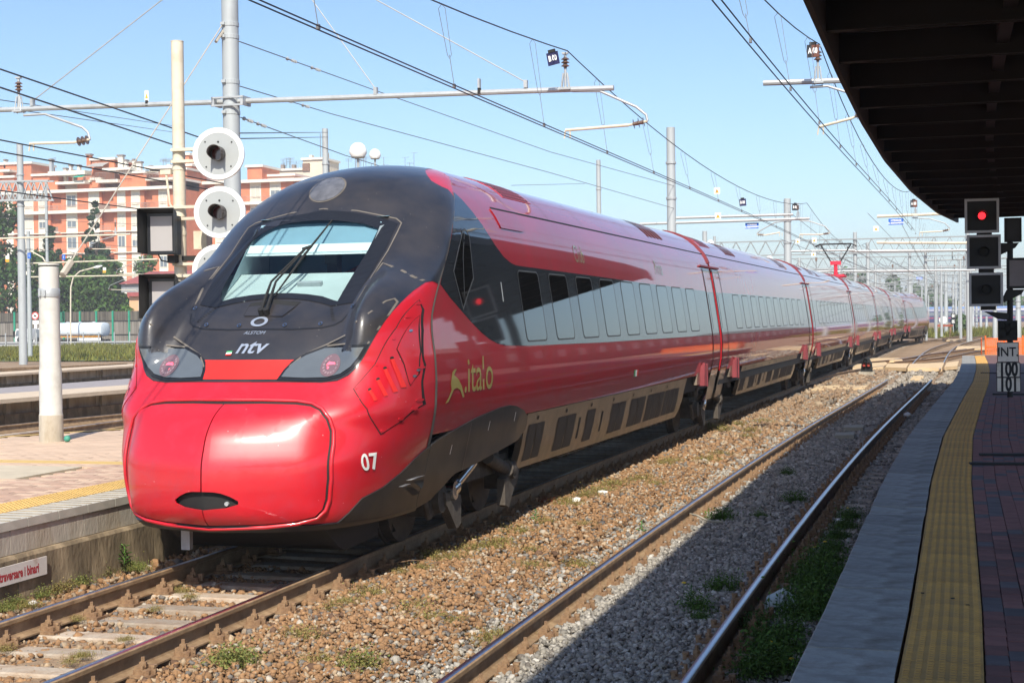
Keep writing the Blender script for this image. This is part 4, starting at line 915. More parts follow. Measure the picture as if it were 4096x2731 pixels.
# ------------------------------------------------------------------ left-hand platform
lpave = M('pink_paver_pale', (.55, .40, .29), rough=.85, var=.14, scale=3, rnd=.08)  # paler base colour of the left-hand pavers
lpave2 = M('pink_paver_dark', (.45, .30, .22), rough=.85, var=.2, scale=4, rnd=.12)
lconc = M('weathered_concrete', (.47, .43, .36), rough=.9, var=.18, scale=3, col2=(.30, .25, .18), c2amt=.44, c2scale=2.2, stretch=(1, 1, .35), bump=.3, bscale=30, rnd=.1)
lcop = M('ribbed_coping', (.46, .44, .38), rough=.85, var=.12, scale=6, rnd=.06)
lstain = M('stained_concrete', (.19, .145, .09), rough=.95, var=.3, scale=4, col2=(.36, .28, .18), c2amt=.42, c2scale=3, stretch=(1, 1, .5), bump=.5, bscale=20, rnd=.12)
lyell = M('yellow_tactile_left', (.55, .38, .14), rough=.85, var=.1, scale=9, rnd=.06)  # plain yellow of the left-hand tiles and lines
beige_m = M('beige_panel', (.50, .43, .32), rough=.8, var=.1)
def left_platform():
    fx = lambda y: xB(y) - 1.72
    pl = MB(); ys = list(np.arange(-4, 30.1, 2)); V = []
    far = lambda y: float(np.interp(y, [-4, 14, 21.1, 22.9, 30], [-21, -17.5, -14.2, -13.16, -9.6]))
    for y in ys: V += [(fx(y) - .06, y, -.5), (fx(y) - .06, y, PH - .05), (far(y), y, PH - .05), (far(y), y, -.5)]
    n = len(ys); pl.add(V, [(i * 4 + k, (i + 1) * 4 + k, (i + 1) * 4 + k + 1, i * 4 + k + 1) for i in range(n - 1) for k in range(3)] + [tuple(range(4))[::-1], tuple(range((n - 1) * 4, n * 4))])
    p = pl.build('left_platform', lconc); tag(p, kind='structure')
    y = 9.0
    while y < 29.5:
        a = -math.atan2(xB(y + .5) - xB(y - .5), 1.0)
        m = MB(); m.box((-.215, 0, -.04), (.43, .49, .08)); o = m.build('coping_slab', lcop, p, loc=(fx(y), y, PH), rot=(0, 0, a))
        m = MB()
        for k in range(3): m.box((-.215, -.16 + .16 * k, .002), (.40, .012, .006), mi=0)
        m.build('coping_groove', lstain, o); y += .5
    y = 9.0; k = 0
    while y < 29.5:
        a = -math.atan2(xB(y + .5) - xB(y - .5), 1.0)
        m = MB(); m.prism([(-.50, -.30), (0, -.30), (0, -.085), (-.02, -.08), (-.50, -.08)], 'y', -.595, .595); m.build('wall_block', lconc, p, loc=(fx(y) - .015, y, PH), rot=(0, 0, a))
        m = MB(); m.prism([(-.4, -.85), (.07, -.85), (.055, -.335), (.03, -.305), (-.4, -.305)], 'y', -.90 * .66, .90 * .66); m.build('footing_block', lstain, p, loc=(fx(y), y, PH), rot=(0, 0, a + random.uniform(-.01, .01))); y += 1.2
    y = 9.0
    mm = MB(); mm.box((0, 0, -.03), (.456, .396, .06))
    for i in range(8):
        for j in range(7): mm.box((-.195 + .0557 * i, -.168 + .056 * j, .003), (.03, .03, .006))
    o = mm.build('tactile_tile', lyell, p); tm = o.data; bpy.data.objects.remove(o)
    while y < 29.5:
        a = -math.atan2(xB(y + .5) - xB(y - .5), 1.0); link('tactile_tile', tm, p, (fx(y) - .665, y, PH + .002), (0, 0, a)); y += .4
    # pavers 0.24 x 0.12 over the visible triangle, a darker zone next to the strip
    m = MB(); m.box((0, 0, -.02), (.236, .116, .04)); o = m.build('paver', lpave, p); pm1 = o.data; bpy.data.objects.remove(o); m = MB(); m.box((0, 0, -.02), (.236, .116, .04)); o = m.build('paver', lpave2, p); pm2 = o.data; bpy.data.objects.remove(o)
    cells = []
    y = 12.6
    while y < 25:
        x = fx(y) - .90 - .125
        while x > far(y) + .25:
            q = (x - 0) / y
            if x > -.665 * y - .3: cells.append((x, y))
            x -= .241
        y += .121
    cells.sort(key=lambda c: c[1]); rest = MB(); cnt = 0
    for (x, y) in cells:
        if 17.15 < y < 17.45: continue
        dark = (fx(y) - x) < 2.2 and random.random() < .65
        if (x < -10.0 and 15.3 < y < 16.8): continue
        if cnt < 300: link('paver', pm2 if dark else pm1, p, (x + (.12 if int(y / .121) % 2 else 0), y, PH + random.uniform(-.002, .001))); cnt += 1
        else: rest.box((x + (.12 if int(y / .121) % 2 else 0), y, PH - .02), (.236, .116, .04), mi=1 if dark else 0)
    tag(rest.build('paver', [lpave, lpave2], p), kind='stuff')
    m = MB(); m.box((-11.6, 16.05, PH - .02), (2.9, 1.45, .042)); m.build('beige_paving_panel', beige_m, p)
    m = MB(); m.box((-11.6, 17.3, PH - .02), (5.6, .28, .046)); m.build('cross_tactile_strip', lyell, p)
    m = MB(); A = Vector((-14.2, 21.1, PH)); B = Vector((-11.0, 26.7, PH)); A2 = Vector((-17.5, 14.0, PH))
    for a, b in ((A2, A), (A, B)):
        d = (b - a); nrm = Vector((d.y, -d.x, 0)).normalized() * .16; m.add([a, b, b + nrm, a + nrm, a - Vector((0, 0, .1)), b - Vector((0, 0, .1))], [(0, 3, 2, 1), (0, 1, 5, 4)])
    for v in range(len(m.v)): pass
    o = m.build('edge_line', lyell, p, loc=(0, 0, .004))
    # warning sign fixed to the footing
    Y1 = 12.40; Y0 = 10.1; X = fx(11.5) + .085; s = thing('warning_sign', 'long white rusty sign low on the platform wall reading vietato attraversare i binari', 'sign', (X, (Y0 + Y1) / 2, .10)); a = math.atan2(xB(Y1) - xB(Y0), Y1 - Y0); s.rotation_euler = (0, 0, -a)
    m = MB(); m.box((0, 0, 0), (.012, Y1 - Y0, .165)); m.build('panel', M('sign_white_enamel', (.66, .62, .58), rough=.5, var=.08, col2=(.35, .20, .12), c2amt=.33, c2scale=5), s)
    text_on('lettering', 'È vietato attraversare i binari', .118, lambda q: np.stack([np.full(len(q), .0075), q[:, 0] + 1.02, q[:, 1] - .005], 1), M('sign_red_ink', (.42, .035, .045), rough=.6, var=.1), s, xscale=.70, bold=.004, align='RIGHT')
left_platform()
# ------------------------------------------------------------------ poles and signals on the left platform
galv = M('galvanised_mast', (.40, .43, .44), rough=.55, metal=.1, var=.08, scale=3, col2=(.33, .35, .36), c2amt=.45, c2scale=3, stretch=(1, 1, .4))
cream = M('cream_painted_pole', (.62, .56, .44), rough=.6, var=.06, scale=3, col2=(.50, .43, .31), c2amt=.38, c2scale=5)
greypole = M('grey_anchor_pole', (.56, .55, .51), rough=.55, var=.08, scale=2, col2=(.42, .40, .36), c2amt=.4, c2scale=3, bump=.1)
white_disc = M('white_disc_rim', (.82, .82, .80), rough=.5, var=.03)
grey_disc = M('grey_disc_face', (.34, .36, .36), rough=.6, var=.04)
visor_m = M('signal_visor', (.085, .075, .07), rough=.6, var=.1)
def left_poles():
    # short anchor pole
    b = px(206, 1768, 20.3); t = thing('anchor_pole', 'short thick grey pole standing on the left platform, guy wire tied to its top', 'pole', (b.x, b.y, PH))
    m = MB(); m.lathe([(.172, .012), (.170, .42), (.166, .43), (.166, 1.06), (.155, 1.13), (.150, 1.9), (.148, 2.60), (.10, 2.63), (0, 2.635)], n=24); p = m.build('shaft', greypole, t); autosmooth(p, 40)
    m = MB(); m.lathe([(.178, 0), (.176, .40), (.16, .41)], n=24); autosmooth(m.build('concrete_collar', lconc, t), 40)
    m = MB(); m.lathe([(.158, 2.16), (.160, 2.17), (.160, 2.28), (.152, 2.29)], n=24); m.box((-.05, -.165, 2.22), (.03, .03, .09)); m.box((.03, -.165, 2.22), (.03, .03, .09)); autosmooth(m.build('clamp_band', steel_grey, t), 40)
    m = MB(); m.lathe([(.153, 2.635), (.153, 2.66), (0, 2.665)], n=24); m.build('cap', greypole, t)
    # ball and strap lying at its foot
    c = px(269, 1752, 20.25); o = MB().lathe([(.02, -.05), (.035, -.038), (.05, -.012), (.05, .012), (.035, .038), (.02, .05)], axis=(1, -.5, 0), n=14).build('cable_reel', M('green_reel', (.05, .25, .18), rough=.6, var=.2), loc=(c.x, c.y, PH + .05)); autosmooth(o, 50); tag(o, 'small green drum lying at the foot of the anchor pole', 'cable drum')
    # catenary mast
    Y = 25.2; b = px(918, 1500, Y); mast = thing('catenary_mast', 'tall galvanised mast behind the round signals, carrying the long cross arm', 'mast', (px(925, 430, Y).x, Y, PH), 0, 'catenary masts'); O = Vector(mast.location)
    m = MB(); m.lathe([(.17, 0), (.165, 3.0), (.150, 3.2), (.150, 9.0), (.13, 12.0)], n=20); autosmooth(m.build('shaft', galv, mast), 40)
    for z in (px(925, 100, Y).z, px(925, 150, Y).z, px(925, 330, Y).z, px(925, 452, Y).z):
        m = MB(); zz = z - PH; m.lathe([(.153, zz - .04), (.159, zz - .035), (.159, zz + .035), (.153, zz + .04)], n=20); m.box((-.06, -.17, zz), (.08, .04, .05)); m.build('clamp_band', galv, mast)
    # cross arm
    A = px(-160, 446, Y); B = px(2455, 352, Y); m = MB(); m.tube([A - O, B - O], .048, 10); arm = m.build('cross_arm', steel_grey, mast)
    c = px(925, 408, Y) - O; m = MB(); m.box((c.x, -.16, c.z + .06), (.62, .04, .03)); m.box((c.x, -.17, c.z - .08), (.62, .04, .03)); m.box((c.x, .16, c.z), (.62, .04, .03))
    for dx in (-.28, .28): m.box((c.x + dx, 0, c.z), (.05, .34, .16))
    m.build('arm_bracket', steel_grey, mast)
    for x0, x1, y1 in ((2085, 1350, -20), (1502, 1120, -10)): pass
    def tie(x0, y0, x1, y1):
        m = MB(); m.tube([px(x0, y0, Y) - O, px(x1, y1, Y) - O], .011, 6); q = px(x0, y0, Y) - O; m.box((q.x, 0, q.z - .03), (.06, .09, .13)); m.build('stay_rod', steel_grey, mast)
    tie(1503, 358, 905, -480); tie(2103, 330, 905, -330); tie(130, 405, 905, -200)
    a = px(325, 258, Y) - O; m = MB(); 
    insulator_set(mast, px(2262, 350, Y) - O, px(2262, 214, Y) - O); insulator_set(mast, px(76, 440, Y) - O, px(74, 312, Y) - O)
    reg_arm(mast, [px(2290, 365, Y) - O, px(2400, 365, Y) - O, px(2545, 428, Y) - O, px(2585, 460, Y) - O, px(2590, 485, Y) - O], px(2540, 490, Y) - O, px(2262, 555, Y) - O)
    reg_arm(mast, [px(95, 462, Y) - O, px(180, 457, Y) - O, px(330, 510, Y) - O, px(352, 530, Y) - O, px(360, 558, Y) - O], px(330, 568, Y) - O, px(120, 605, Y) - O)
    # danger plates on the arm
    c = px(590, 385, Y) - O; s = thing('danger_plate', 'small white plate with a yellow lightning triangle standing on the long cross arm', 'sign', O + c + Vector((0, -.03, 0)))
    m = MB(); m.box((0, 0, 0), (.075, .008, .19)); m.build('plate', white_m, s); m = MB(); m.add([(-.03, -.006, -.05), (.03, -.006, -.05), (0, -.006, .055)], [(0, 1, 2)]); m.build('triangle', orange_m, s); m = MB(); m.box((0, 0, -.13), (.05, .03, .10)); m.build('clip', seam_black, s)
    c = px(1919, 345, Y) - O; s = thing('danger_plate', 'narrow grey plate seen edge-on standing on the cross arm over the train', 'sign', O + c + Vector((0, -.03, .04))); m = MB(); m.box((0, 0, 0), (.035, .1, .16)); m.build('plate', steel_grey, s); m = MB(); m.box((0, 0, -.13), (.05, .06, .10)); m.build('clip', seam_black, s)
    # guy rod from mast to anchor pole
    p0 = px(905, 105, Y); p1 = px(250, 1100, 20.3); g = MB(); g.tube([p0 + Vector((0, -.15, 0)), p1], .011, 6); g.tube([p0.lerp(p1, .012), p0.lerp(p1, .075)], .030, 6); g.tube([p0.lerp(p1, .955), p1], .055, 6)
    o = g.build('guy_rod', M('guy_rod_steel', (.40, .36, .30), rough=.7, var=.15)); tag(o, 'long slanting guy rod from the big mast down to the short anchor pole', 'guy wire')
    # second guy wire up to the left
    p0 = px(640, -10, Y); p1 = px(130, 405, Y)
    # round signal post
    Y = 21.6; pb = px(712, 400, Y); sp = thing('signal_post', 'cream signal post with three white-rimmed round discs and two black indicator boxes', 'railway signal', (pb.x, Y, PH)); O = Vector(sp.location)
    top = px(718, 168, Y).z - PH; m = MB(); m.tube([(0, 0, 0), (0, 0, top)], .097, 18); m.tube([(0, 0, top), (0, 0, top + .012)], .101, 18); p = m.build('post', cream, sp); autosmooth(p, 40)
    for k, (cx, cy) in enumerate(((874, 616), (879, 850), (872, 1082))):
        c = px(cx, cy, Y - .35) - O; R = .395
        d = thing('signal_disc', None, None, c); d.parent = sp; ax = Vector((.22, -1, 0)).normalized(); d.rotation_euler = (0, 0, math.atan2(.22, 1))
        m = MB(); m.tube([(0, .02, 0), (0, -.012, 0)], .325, 48); m.build('face', grey_disc, d)
        n = 48; V = []; 
        m = MB(); 
        for rr_, yy in ((.320, -.014), (.385, -.020), (R, -.010), (R, .03)): V += [(rr_ * math.cos(2 * math.pi * i / n), yy, rr_ * math.sin(2 * math.pi * i / n)) for i in range(n)]
        m.add(V, [(j * n + i, j * n + (i + 1) % n, (j + 1) * n + (i + 1) % n, (j + 1) * n + i) for j in range(3) for i in range(n)]); autosmooth(m.build('rim', white_disc, d), 40)
        # hooded visor: open-bottomed tube longer at the top
        V = []; n = 20; m = MB()
        for j in range(2):
            for i in range(n + 1):
                a = 2 * math.pi * i / n; rr_ = .112; ln = .30 if math.sin(a) > -.2 else .30 - .16 * min(1, (-.2 - math.sin(a)) / .6)
                V.append((rr_ * math.cos(a), -.012 if j == 0 else -ln, rr_ * math.sin(a)))
        m.add(V, [(i, i + 1, n + 2 + i, n + 1 + i) for i in range(n)]); o = m.build('visor', visor_m, d); o.data.polygons.foreach_set('use_smooth', [True] * n); sol = o.modifiers.new('thickness', 'SOLIDIFY'); sol.thickness = .006
        m = MB(); m.tube([(0, -.013, 0), (0, -.02, 0)], .10, 20); m.build('lens', M('red_lens_off', (.10, .012, .010), rough=.2, var=0, coat=1) if k == 0 else bpy.data.materials['red_lens_off'], d)
        for a in (.7, 2.4, 3.95, 5.5): MBs = MB(); MBs.tube([(.27 * math.cos(a), -.012, .27 * math.sin(a)), (.27 * math.cos(a), -.02, .27 * math.sin(a))], .012, 8); MBs.build('screw', seam_black, d)
        m = MB(); m.tube([(0, -.012, .18), (0, -.018, .18)], .016, 8); m.build('screw', seam_black, d)
        q = c - Vector((0, 0, 0)); m = MB()
        for dz in (.12, -.06): m.box(((q.x) / 2 - .02, .0 - .1, q.z + dz), (abs(q.x) + .1, .07, .045)); 
        m.box((q.x, -.17, q.z), (.22, .25, .5)); m.build('disc_bracket', cream, sp)
    for k, (x0, y0, x1, y1) in enumerate(((552, 840, 742, 1028), (572, 1100, 735, 1290))):
        a = px(x0, y0, Y - .5) - O; b = px(x1, y1, Y - .5) - O; w = b.x - a.x; h = a.z - b.z; c = (a + b) / 2
        d = thing('indicator_box', None, None, (c.x - .03, c.y, c.z)); d.parent = sp; d.rotation_euler = (0, 0, .16)
        w = .56; dep = .45
        m = MB(); m.box((0, .20, -.02), (.46, .22, h * .80)); m.build('casing', sig_d, d)
        # flared hood: four plates
        f0, f1 = (w / 2, h / 2), (.23, h * .42); y0_, y1_ = -.20, .10
        V = [(-f0[0], y0_, -f0[1] * .8), (f0[0], y0_, -f0[1] * .8), (f0[0], y0_, f0[1]), (-f0[0], y0_, f0[1]), (-f1[0], y1_, -f1[1]), (f1[0], y1_, -f1[1]), (f1[0], y1_, f1[1]), (-f1[0], y1_, f1[1])]
        m = MB(); m.add(V, [(2, 3, 7, 6), (3, 0, 4, 7), (1, 2, 6, 5)]); o = m.build('hood', sig_d, d); sol = o.modifiers.new('thickness', 'SOLIDIFY'); sol.thickness = .008
        m = MB(); m.box((0, .085, 0), (.44, .02, h * .84)); m.build('bezel', lamp_rim, d)
        m = MB(); m.box((0, .07, 0), (.34, .012, h * .72)); m.build('dot_matrix', dots_m, d)
        m = MB(); m.box((.1, .3, -h * .52), (.12, .2, .12)); m.tube([(-.1, .2, -h * .42), (-.05, .2, -h * .55), (.05, .25, -h * .58), (.1, .3, -h * .45)], .012, 6); m.box((.22, .45, -h * .5), (.4, .10, .08)); m.build('box_bracket', seam_black, d)
    for yy in (675, 860, 935): 
        q = px(712, yy, Y) - O; m = MB(); m.lathe([(.099, q.z - .03), (.104, q.z - .028), (.104, q.z + .028), (.099, q.z + .03)], n=18); m.build('clamp', cream, sp)
    q = px(670, 690, Y) - O; m = MB(); m.box((q.x, -.05, q.z), (.18, .05, .07)); m.tube([(q.x, -.05, q.z), (q.x + .06, -.05, q.z - .5), (q.x + .10, -.05, q.z - .55)], .018, 6); m.build('cable_arm', cream, sp)
    m = MB(); q = px(800, 960, Y) - O; m.box((q.x, .1, q.z), (.22, .2, .28)); m.build('junction_box', cream, sp)
def insulator_set(parent, base, top):
    """post insulator standing on an arm: A-shaped foot, stem, brown sheds and cap"""
    d = top - base; m = MB(); z0 = base.z; h = d.z; x = base.x
    for dx in (-.07, .07): m.tube([(x + dx, -.05, z0 - .06), (x + dx * .5, -.02, z0 + h * .42)], .012, 5); m.tube([(x + dx, .05, z0 - .06), (x + dx * .5, .02, z0 + h * .42)], .012, 5)
    m.box((x, 0, z0 - .03), (.20, .16, .03)); m.tube([(x, 0, z0), (x, 0, z0 + h * .6)], .022, 8); f = m.build('insulator_foot', steel_grey, parent)
    m = MB(); pr = [(.025, z0 + h * .55)]
    for k in range(3): zz = z0 + h * (.60 + .10 * k); pr += [(.03, zz), (.075, zz + .012), (.035, zz + h * .07)]
    m.tube([(x, 0, z) for r, z in pr], [r for r, z in pr], 14); m.build('insulator', ins_m, parent)
    m = MB(); m.tube([(x, 0, z0 + h * .88), (x, 0, z0 + h)], .025, 8); m.box((x, 0, z0 + h), (.10, .07, .03)); m.build('insulator_cap', steel_grey, parent)
def reg_arm(parent, curve, ins, tip):
    """curved drop bracket, brown insulator and registration tube out to the contact wire"""
    m = MB(); m.tube(curve, .024, 7); o = m.build('drop_bracket', steel_grey, parent); autosmooth(o, 60)
    e = curve[-1]; dv = (ins - e); pr = []; rs = []
    for k in range(3): 
        for f, r in ((.1, .03), (.16, .085), (.3, .035)): pr.append(e + (tip - e).normalized() * (.05 + (k + f) * .085)); rs.append(r)
    m = MB(); m.tube(pr, rs, 14); m.build('insulator', ins_m, parent)
    s = e + (tip - e).normalized() * .32; m = MB(); m.tube([e, s], .022, 6); m.tube([s, tip + Vector((0, 0, .14))], .026, 8); m.tube([tip + Vector((0, 0, .14)), tip + Vector((-.02, 0, .0))], .014, 6); m.tube([tip + Vector((.08, 0, .13)), tip + Vector((.08, 0, .0))], .014, 6); m.build('registration_arm', cream, parent)
ins_m = M('brown_insulator', (.16, .10, .075), rough=.35, var=.1, coat=.5)
orange_m = M('warning_orange', (.80, .36, .04), rough=.5, var=.03)
def dots_material():
    m = M('dot_matrix', (.50, .47, .47), rough=.6, var=0); nt = m.node_tree; N = nt.nodes; b = N['Principled BSDF']; tc = N.new('ShaderNodeTexCoord'); v = N.new('ShaderNodeTexVoronoi'); v.inputs['Scale'].default_value = 55; v.inputs['Randomness'].default_value = 0.0
    cr = N.new('ShaderNodeMapRange'); cr.inputs[1].default_value = .30; cr.inputs[2].default_value = .42; mx = N.new('ShaderNodeMix'); mx.data_type = 'RGBA'; mx.inputs[6].default_value = (.10, .095, .095, 1); mx.inputs[7].default_value = (.36, .345, .345, 1)
    nt.links.new(tc.outputs['Object'], v.inputs['Vector']); nt.links.new(v.outputs['Distance'], cr.inputs[0]); nt.links.new(cr.outputs[0], mx.inputs[0]); nt.links.new(mx.outputs[2], b.inputs['Base Color']); return m
dots_m = dots_material()
left_poles()
# ------------------------------------------------------------------ overhead wires
wire_d = M('dark_wire', (.035, .035, .04), rough=.5, metal=.3, var=.1)
wire_g = M('grey_wire', (.16, .16, .165), rough=.55, metal=.2, var=.1)
def catpt(C, y, off, z): 
    s = float(np.interp(y, C[2], C[0])); P, h = at_curve(C, s, off); P.z = z; return P
def overhead_line(C, label, sup, zc, zm, sag, offs, yend, name='overhead_line', drops=9, ystart=-12, gap=.045):
    t = thing(name, label, 'overhead line', (0, 0, 0), 0, 'overhead lines of the station tracks')
    ys = list(np.arange(ystart, yend, 3.0))
    st = lambda y: .18 * math.sin(y / 18.0) + offs
    for k, dx in enumerate((-gap, gap)):
        m = MB(); m.tube([catpt(C, y, st(y) + dx, zc) for y in ys], .0085, 5); m.build('contact_wire', wire_d, t)
    m = MB(); pts = []
    def zmess(y):
        for a, b in zip(sup[:-1], sup[1:]):
            if a <= y <= b: f = (y - a) / (b - a); return zm - sag * 4 * f * (1 - f)
        return zm
    yy = sorted(set(list(np.arange(ystart, yend, 2.0)) + [s for s in sup if ystart < s < yend]))
    m.tube([catpt(C, y, offs, zmess(y)) for y in yy], .010, 5); m.build('messenger_wire', wire_d, t)
    n = 0
    for a, b in zip(sup[:-1], sup[1:]):
        for k in range(drops):
            y = a + (b - a) * (k + .5) / drops
            if y < 9 or y > 170: continue
            zt = zmess(y); zb = zc + .01; A = catpt(C, y, offs, zt); B = catpt(C, y, st(y), zb); m = MB()
            mid = A.lerp(B, .62); w = .045
            m.tube([A, A + Vector((w, 0, -.05 * (zt - zb))), mid + Vector((w * .6, 0, 0)), mid - Vector((0, 0, .05)), mid + Vector((-w * .6, 0, 0)), A + Vector((-w, 0, -.05 * (zt - zb))), A], .004, 4, False); m.tube([mid, B], .005, 4); m.box(B, (.03, .05, .05)); m.build('dropper', wire_g, t)
    return t
overhead_line(CB, 'overhead wires running above the red train', [-13, 25.25, 62.5, 99, 136, 172, 210], 5.29, 6.80, .80, .03, 205)
overhead_line(CA, 'overhead wires above the nearest track, cut off by the canopy edge', [-8, 27.8, 60.5, 96], 5.46, 7.10, 1.0, .02, 62)
# stirrup hangers, signs hanging from the messenger
def hang_sign(label, txt, x, y, Y, size, tilt=0.0, bg=None, two=None):
    P = px(x, y, Y); s = thing('line_sign', label, 'sign', P); s.rotation_euler = (0, tilt, -.1); w = size; h = size * 1.05
    m = MB(); m.box((0, 0, 0), (w, .02, h)); m.build('panel', bg, s)
    if two: m = MB(); m.box((w * .2, -.012, 0), (w * .6, .012, h * .98)); m.build('brown_field', two, s)
    text_on('lettering', txt, size * .62, lambda q: np.stack([q[:, 0], np.full(len(q), -.021), q[:, 1]], 1), white_m, s, xscale=.62, bold=.006)
    m = MB(); m.box((0, 0, h / 2 + .02), (.12, .04, .05)); m.build('hanger', seam_black, s); return s
navy = M('navy_enamel', (.012, .012, .07), rough=.5, var=.05); brownp = M('brown_enamel', (.14, .05, .03), rough=.5, var=.05); blackp = M('black_enamel', (.012, .013, .018), rough=.5, var=.05); bluep = M('blue_enamel', (.02, .13, .55), rough=.5, var=.05)
hang_sign('dark blue sign B 00 hanging near the insulator over the train', 'B 00', 2212, 235, 24.6, .20, -.18, navy)
hang_sign('black and brown sign A 00 hanging beside the canopy edge', 'A 00', 3252, 205, 27.2, .21, 0, blackp, brownp)
hang_sign('far B 00 sign, left one of the two above the second mast arm', 'B 00', 2971, 810, 56.0, .24, -.05, navy)
hang_sign('far B 00 sign hanging right beside the second insulator', 'B 00', 3181, 829, 61.5, .24, .05, blackp)
hang_sign('far small A 00 sign at the tip of the far canopy-side arm', 'A 00', 3655, 815, 59.5, .25, 0, blackp, brownp)
def danger(label, x, y, Y, size):
    P = px(x, y, Y); s = thing('danger_sign', label, 'warning sign', P); m = MB(); m.box((0, 0, 0), (size, .02, size * 1.1)); m.build('panel', white_m, s)
    m = MB(); m.add([(-size * .36, -.014, -size * .34), (size * .36, -.014, -size * .34), (0, -.014, size * .34)], [(0, 1, 2)]); m.build('triangle', orange_m, s)
    m = MB(); b = size * .1; m.add([(b * .4, -.017, size * .16), (-b, -.017, -size * .06), (b * .1, -.017, -size * .06), (-b * .4, -.017, -size * .26), (b, -.017, -size * .02), (-b * .1, -.017, -size * .02)], [(0, 1, 2), (3, 4, 5)]); m.build('lightning_mark', seam_black, s)
danger('upper white danger sign with lightning triangle over the third coach', 2868, 764, 52, .20); danger('lower white danger sign with lightning triangle over the third coach', 2872, 864, 52, .20)
danger('far danger sign left of the pantograph wires', 3191, 965, 80, .20); danger('far danger sign next to the small B 00 board', 3257, 961, 80, .22); danger('far danger sign low beside the pantograph', 3254, 1017, 84, .20); danger('far danger sign hanging under the right-hand cross tubes', 3504, 915, 75, .22)
def blue_sign(label, x, y, Y, w, lines):
    P = px(x, y, Y); s = thing('blue_sign', label, 'sign', P); h = w * .42; m = MB(); m.box((0, 0, 0), (w, .02, h)); m.build('panel', bluep, s)
    for k, t_ in enumerate(lines): text_on('lettering', t_, h * .34, lambda q, k=k: np.stack([q[:, 0], np.full(len(q), -.014), q[:, 1] + h * (.2 - .42 * k)], 1), white_m, s, xscale=.8, bold=.004)
blue_sign('blue sign reading attenzione al sezionamento under the second mast arm', 3008, 903, 60.5, .52, ('ATTENZIONE', 'AL SEZIONAMENTO')); blue_sign('blue sign reading attenzione al sezionamento near the canopy tip', 3584, 887, 61, .56, ('ATTENZIONE', 'AL SEZIONAMENTO'))
blue_sign('small far blue sign right of the pantograph', 3678, 1113, 150, .55, ('ATTENZIONE', 'AL SEZIONAMENTO'))
def wire(label, pts, r=.009, mat=None, ins=(), group='single wires strung across the sky'):
    m = MB(); m.tube(pts, r, 5); o = thing('span_wire', label, 'wire', (0, 0, 0), 0, group); m.build('wire', mat or wire_g, o)
    for i, f in enumerate(ins):
        p = pts[0].lerp(pts[1], f); d = (pts[1] - pts[0]).normalized(); m = MB(); m.tube([p, p + d * .05, p + d * .1, p + d * .3, p + d * .35], [.012, .04, .018, .018, .012], 6)
        for k in range(3): q = p + d * (.4 + .12 * k); m.tube([q, q + d * .03], .035, 6)
        m.build('strain_insulator', steel_grey, o)
def sagged(a, b, s, n=12): return [a.lerp(b, i / n) - Vector((0, 0, s * 4 * (i / n) * (1 - i / n))) for i in range(n + 1)]
Y1, Y2 = 25.2, 60.4
wire('upper grey feeder wire from the big mast, running over the train', [px(955, 166, Y1), px(1500, 362, 36), px(2200, 608, 50), px(2700, 745, Y2)], .010, wire_g, (.28, .45))
wire('lower grey feeder wire from the big mast, running over the train', [px(958, 345, Y1), px(1326, 456, 34), px(2200, 691, 49), px(2700, 835, Y2)], .010, wire_g, (.42, .62))
wire('third feeder wire leaving the mast beside the top round disc', [px(962, 470, Y1), px(1381, 622, 36), px(1700, 720, 46)], .010, wire_g, (.02, .12))
wire('thin upper wire from the mast to the distant grey pole', [px(960, 533, Y1), px(1312, 530, 62)], .012, wire_g); wire('thin lower wire from the mast to the distant grey pole', [px(960, 555, Y1), px(1312, 549, 62)], .012, wire_g)
wire('far feeder pair passing above the second coach', [px(2340, 735, 60), px(2100, 600, 45) if False else px(2045, 742, 48)], .008, wire_g)
zc = 5.3
for lab, a, b, r in (('thick upper wire at left, crossing from the insulator towards the signal post', (0, 277, 6.3), (900, 585, 6.0), .014), ('contact wire at left above the short anchor pole', (0, 350, 5.25), (900, 648, 5.25), .012), ('third wire at left, over the apartment roofs', (0, 560, 5.6), (900, 735, 5.5), .014), ('fourth wire at left, just below the roof wires', (0, 607, 5.3), (900, 770, 5.3), .014), ('low wire at left passing behind the black indicator box', (0, 762, 5.3), (600, 842, 5.3), .016)):
    A = pz(*a); B = pz(*b); wire(lab, [A, B], r, wire_d)
wire('thin wire from the arm end at left towards the apartments', [px(0, 400, 26), px(700, 505, 60)], .010, wire_g); wire('second thin wire below it towards the apartments', [px(0, 430, 26), px(700, 530, 60)], .010, wire_g)
# ------------------------------------------------------------------ further masts, arms and lattice gantries
def mast(label, x, ytop, Y, r=.16, base=None, z0=-.2):
    P = px(x, 1250, Y); top = px(x, ytop, Y).z; t = thing('catenary_mast', label, 'mast', (P.x, Y, z0), 0, 'catenary masts'); h = top - z0
    m = MB(); m.lathe([(r * 1.1, 0), (r * 1.05, h * .55), (r * .92, h * .57), (r * .85, h), (0, h + .01)], n=14); autosmooth(m.build('shaft', galv, t), 40)
    for f in (.72, .86): m = MB(); m.lathe([(r * .94, h * f - .05), (r * 1.06, h * f - .04), (r * 1.06, h * f + .04), (r * .94, h * f + .05)], n=14); m.build('clamp_band', steel_grey, t)
    return t
m2 = mast('second tall grey mast, seen over the roof of the leading coach', 2690, 510, Y2, .20); O2 = Vector(m2.location)
for xa, ya, xb, yb in ((2705, 872, 3173, 858), (2560, 896, 3238, 874)):
    m = MB(); m.tube([px(xa, ya, Y2) - O2, px(xb, yb, Y2) - O2], .055, 8); m.build('cross_arm', steel_grey, m2)
insulator_set(m2, px(3192, 872, Y2) - O2, px(3192, 814, Y2) - O2)
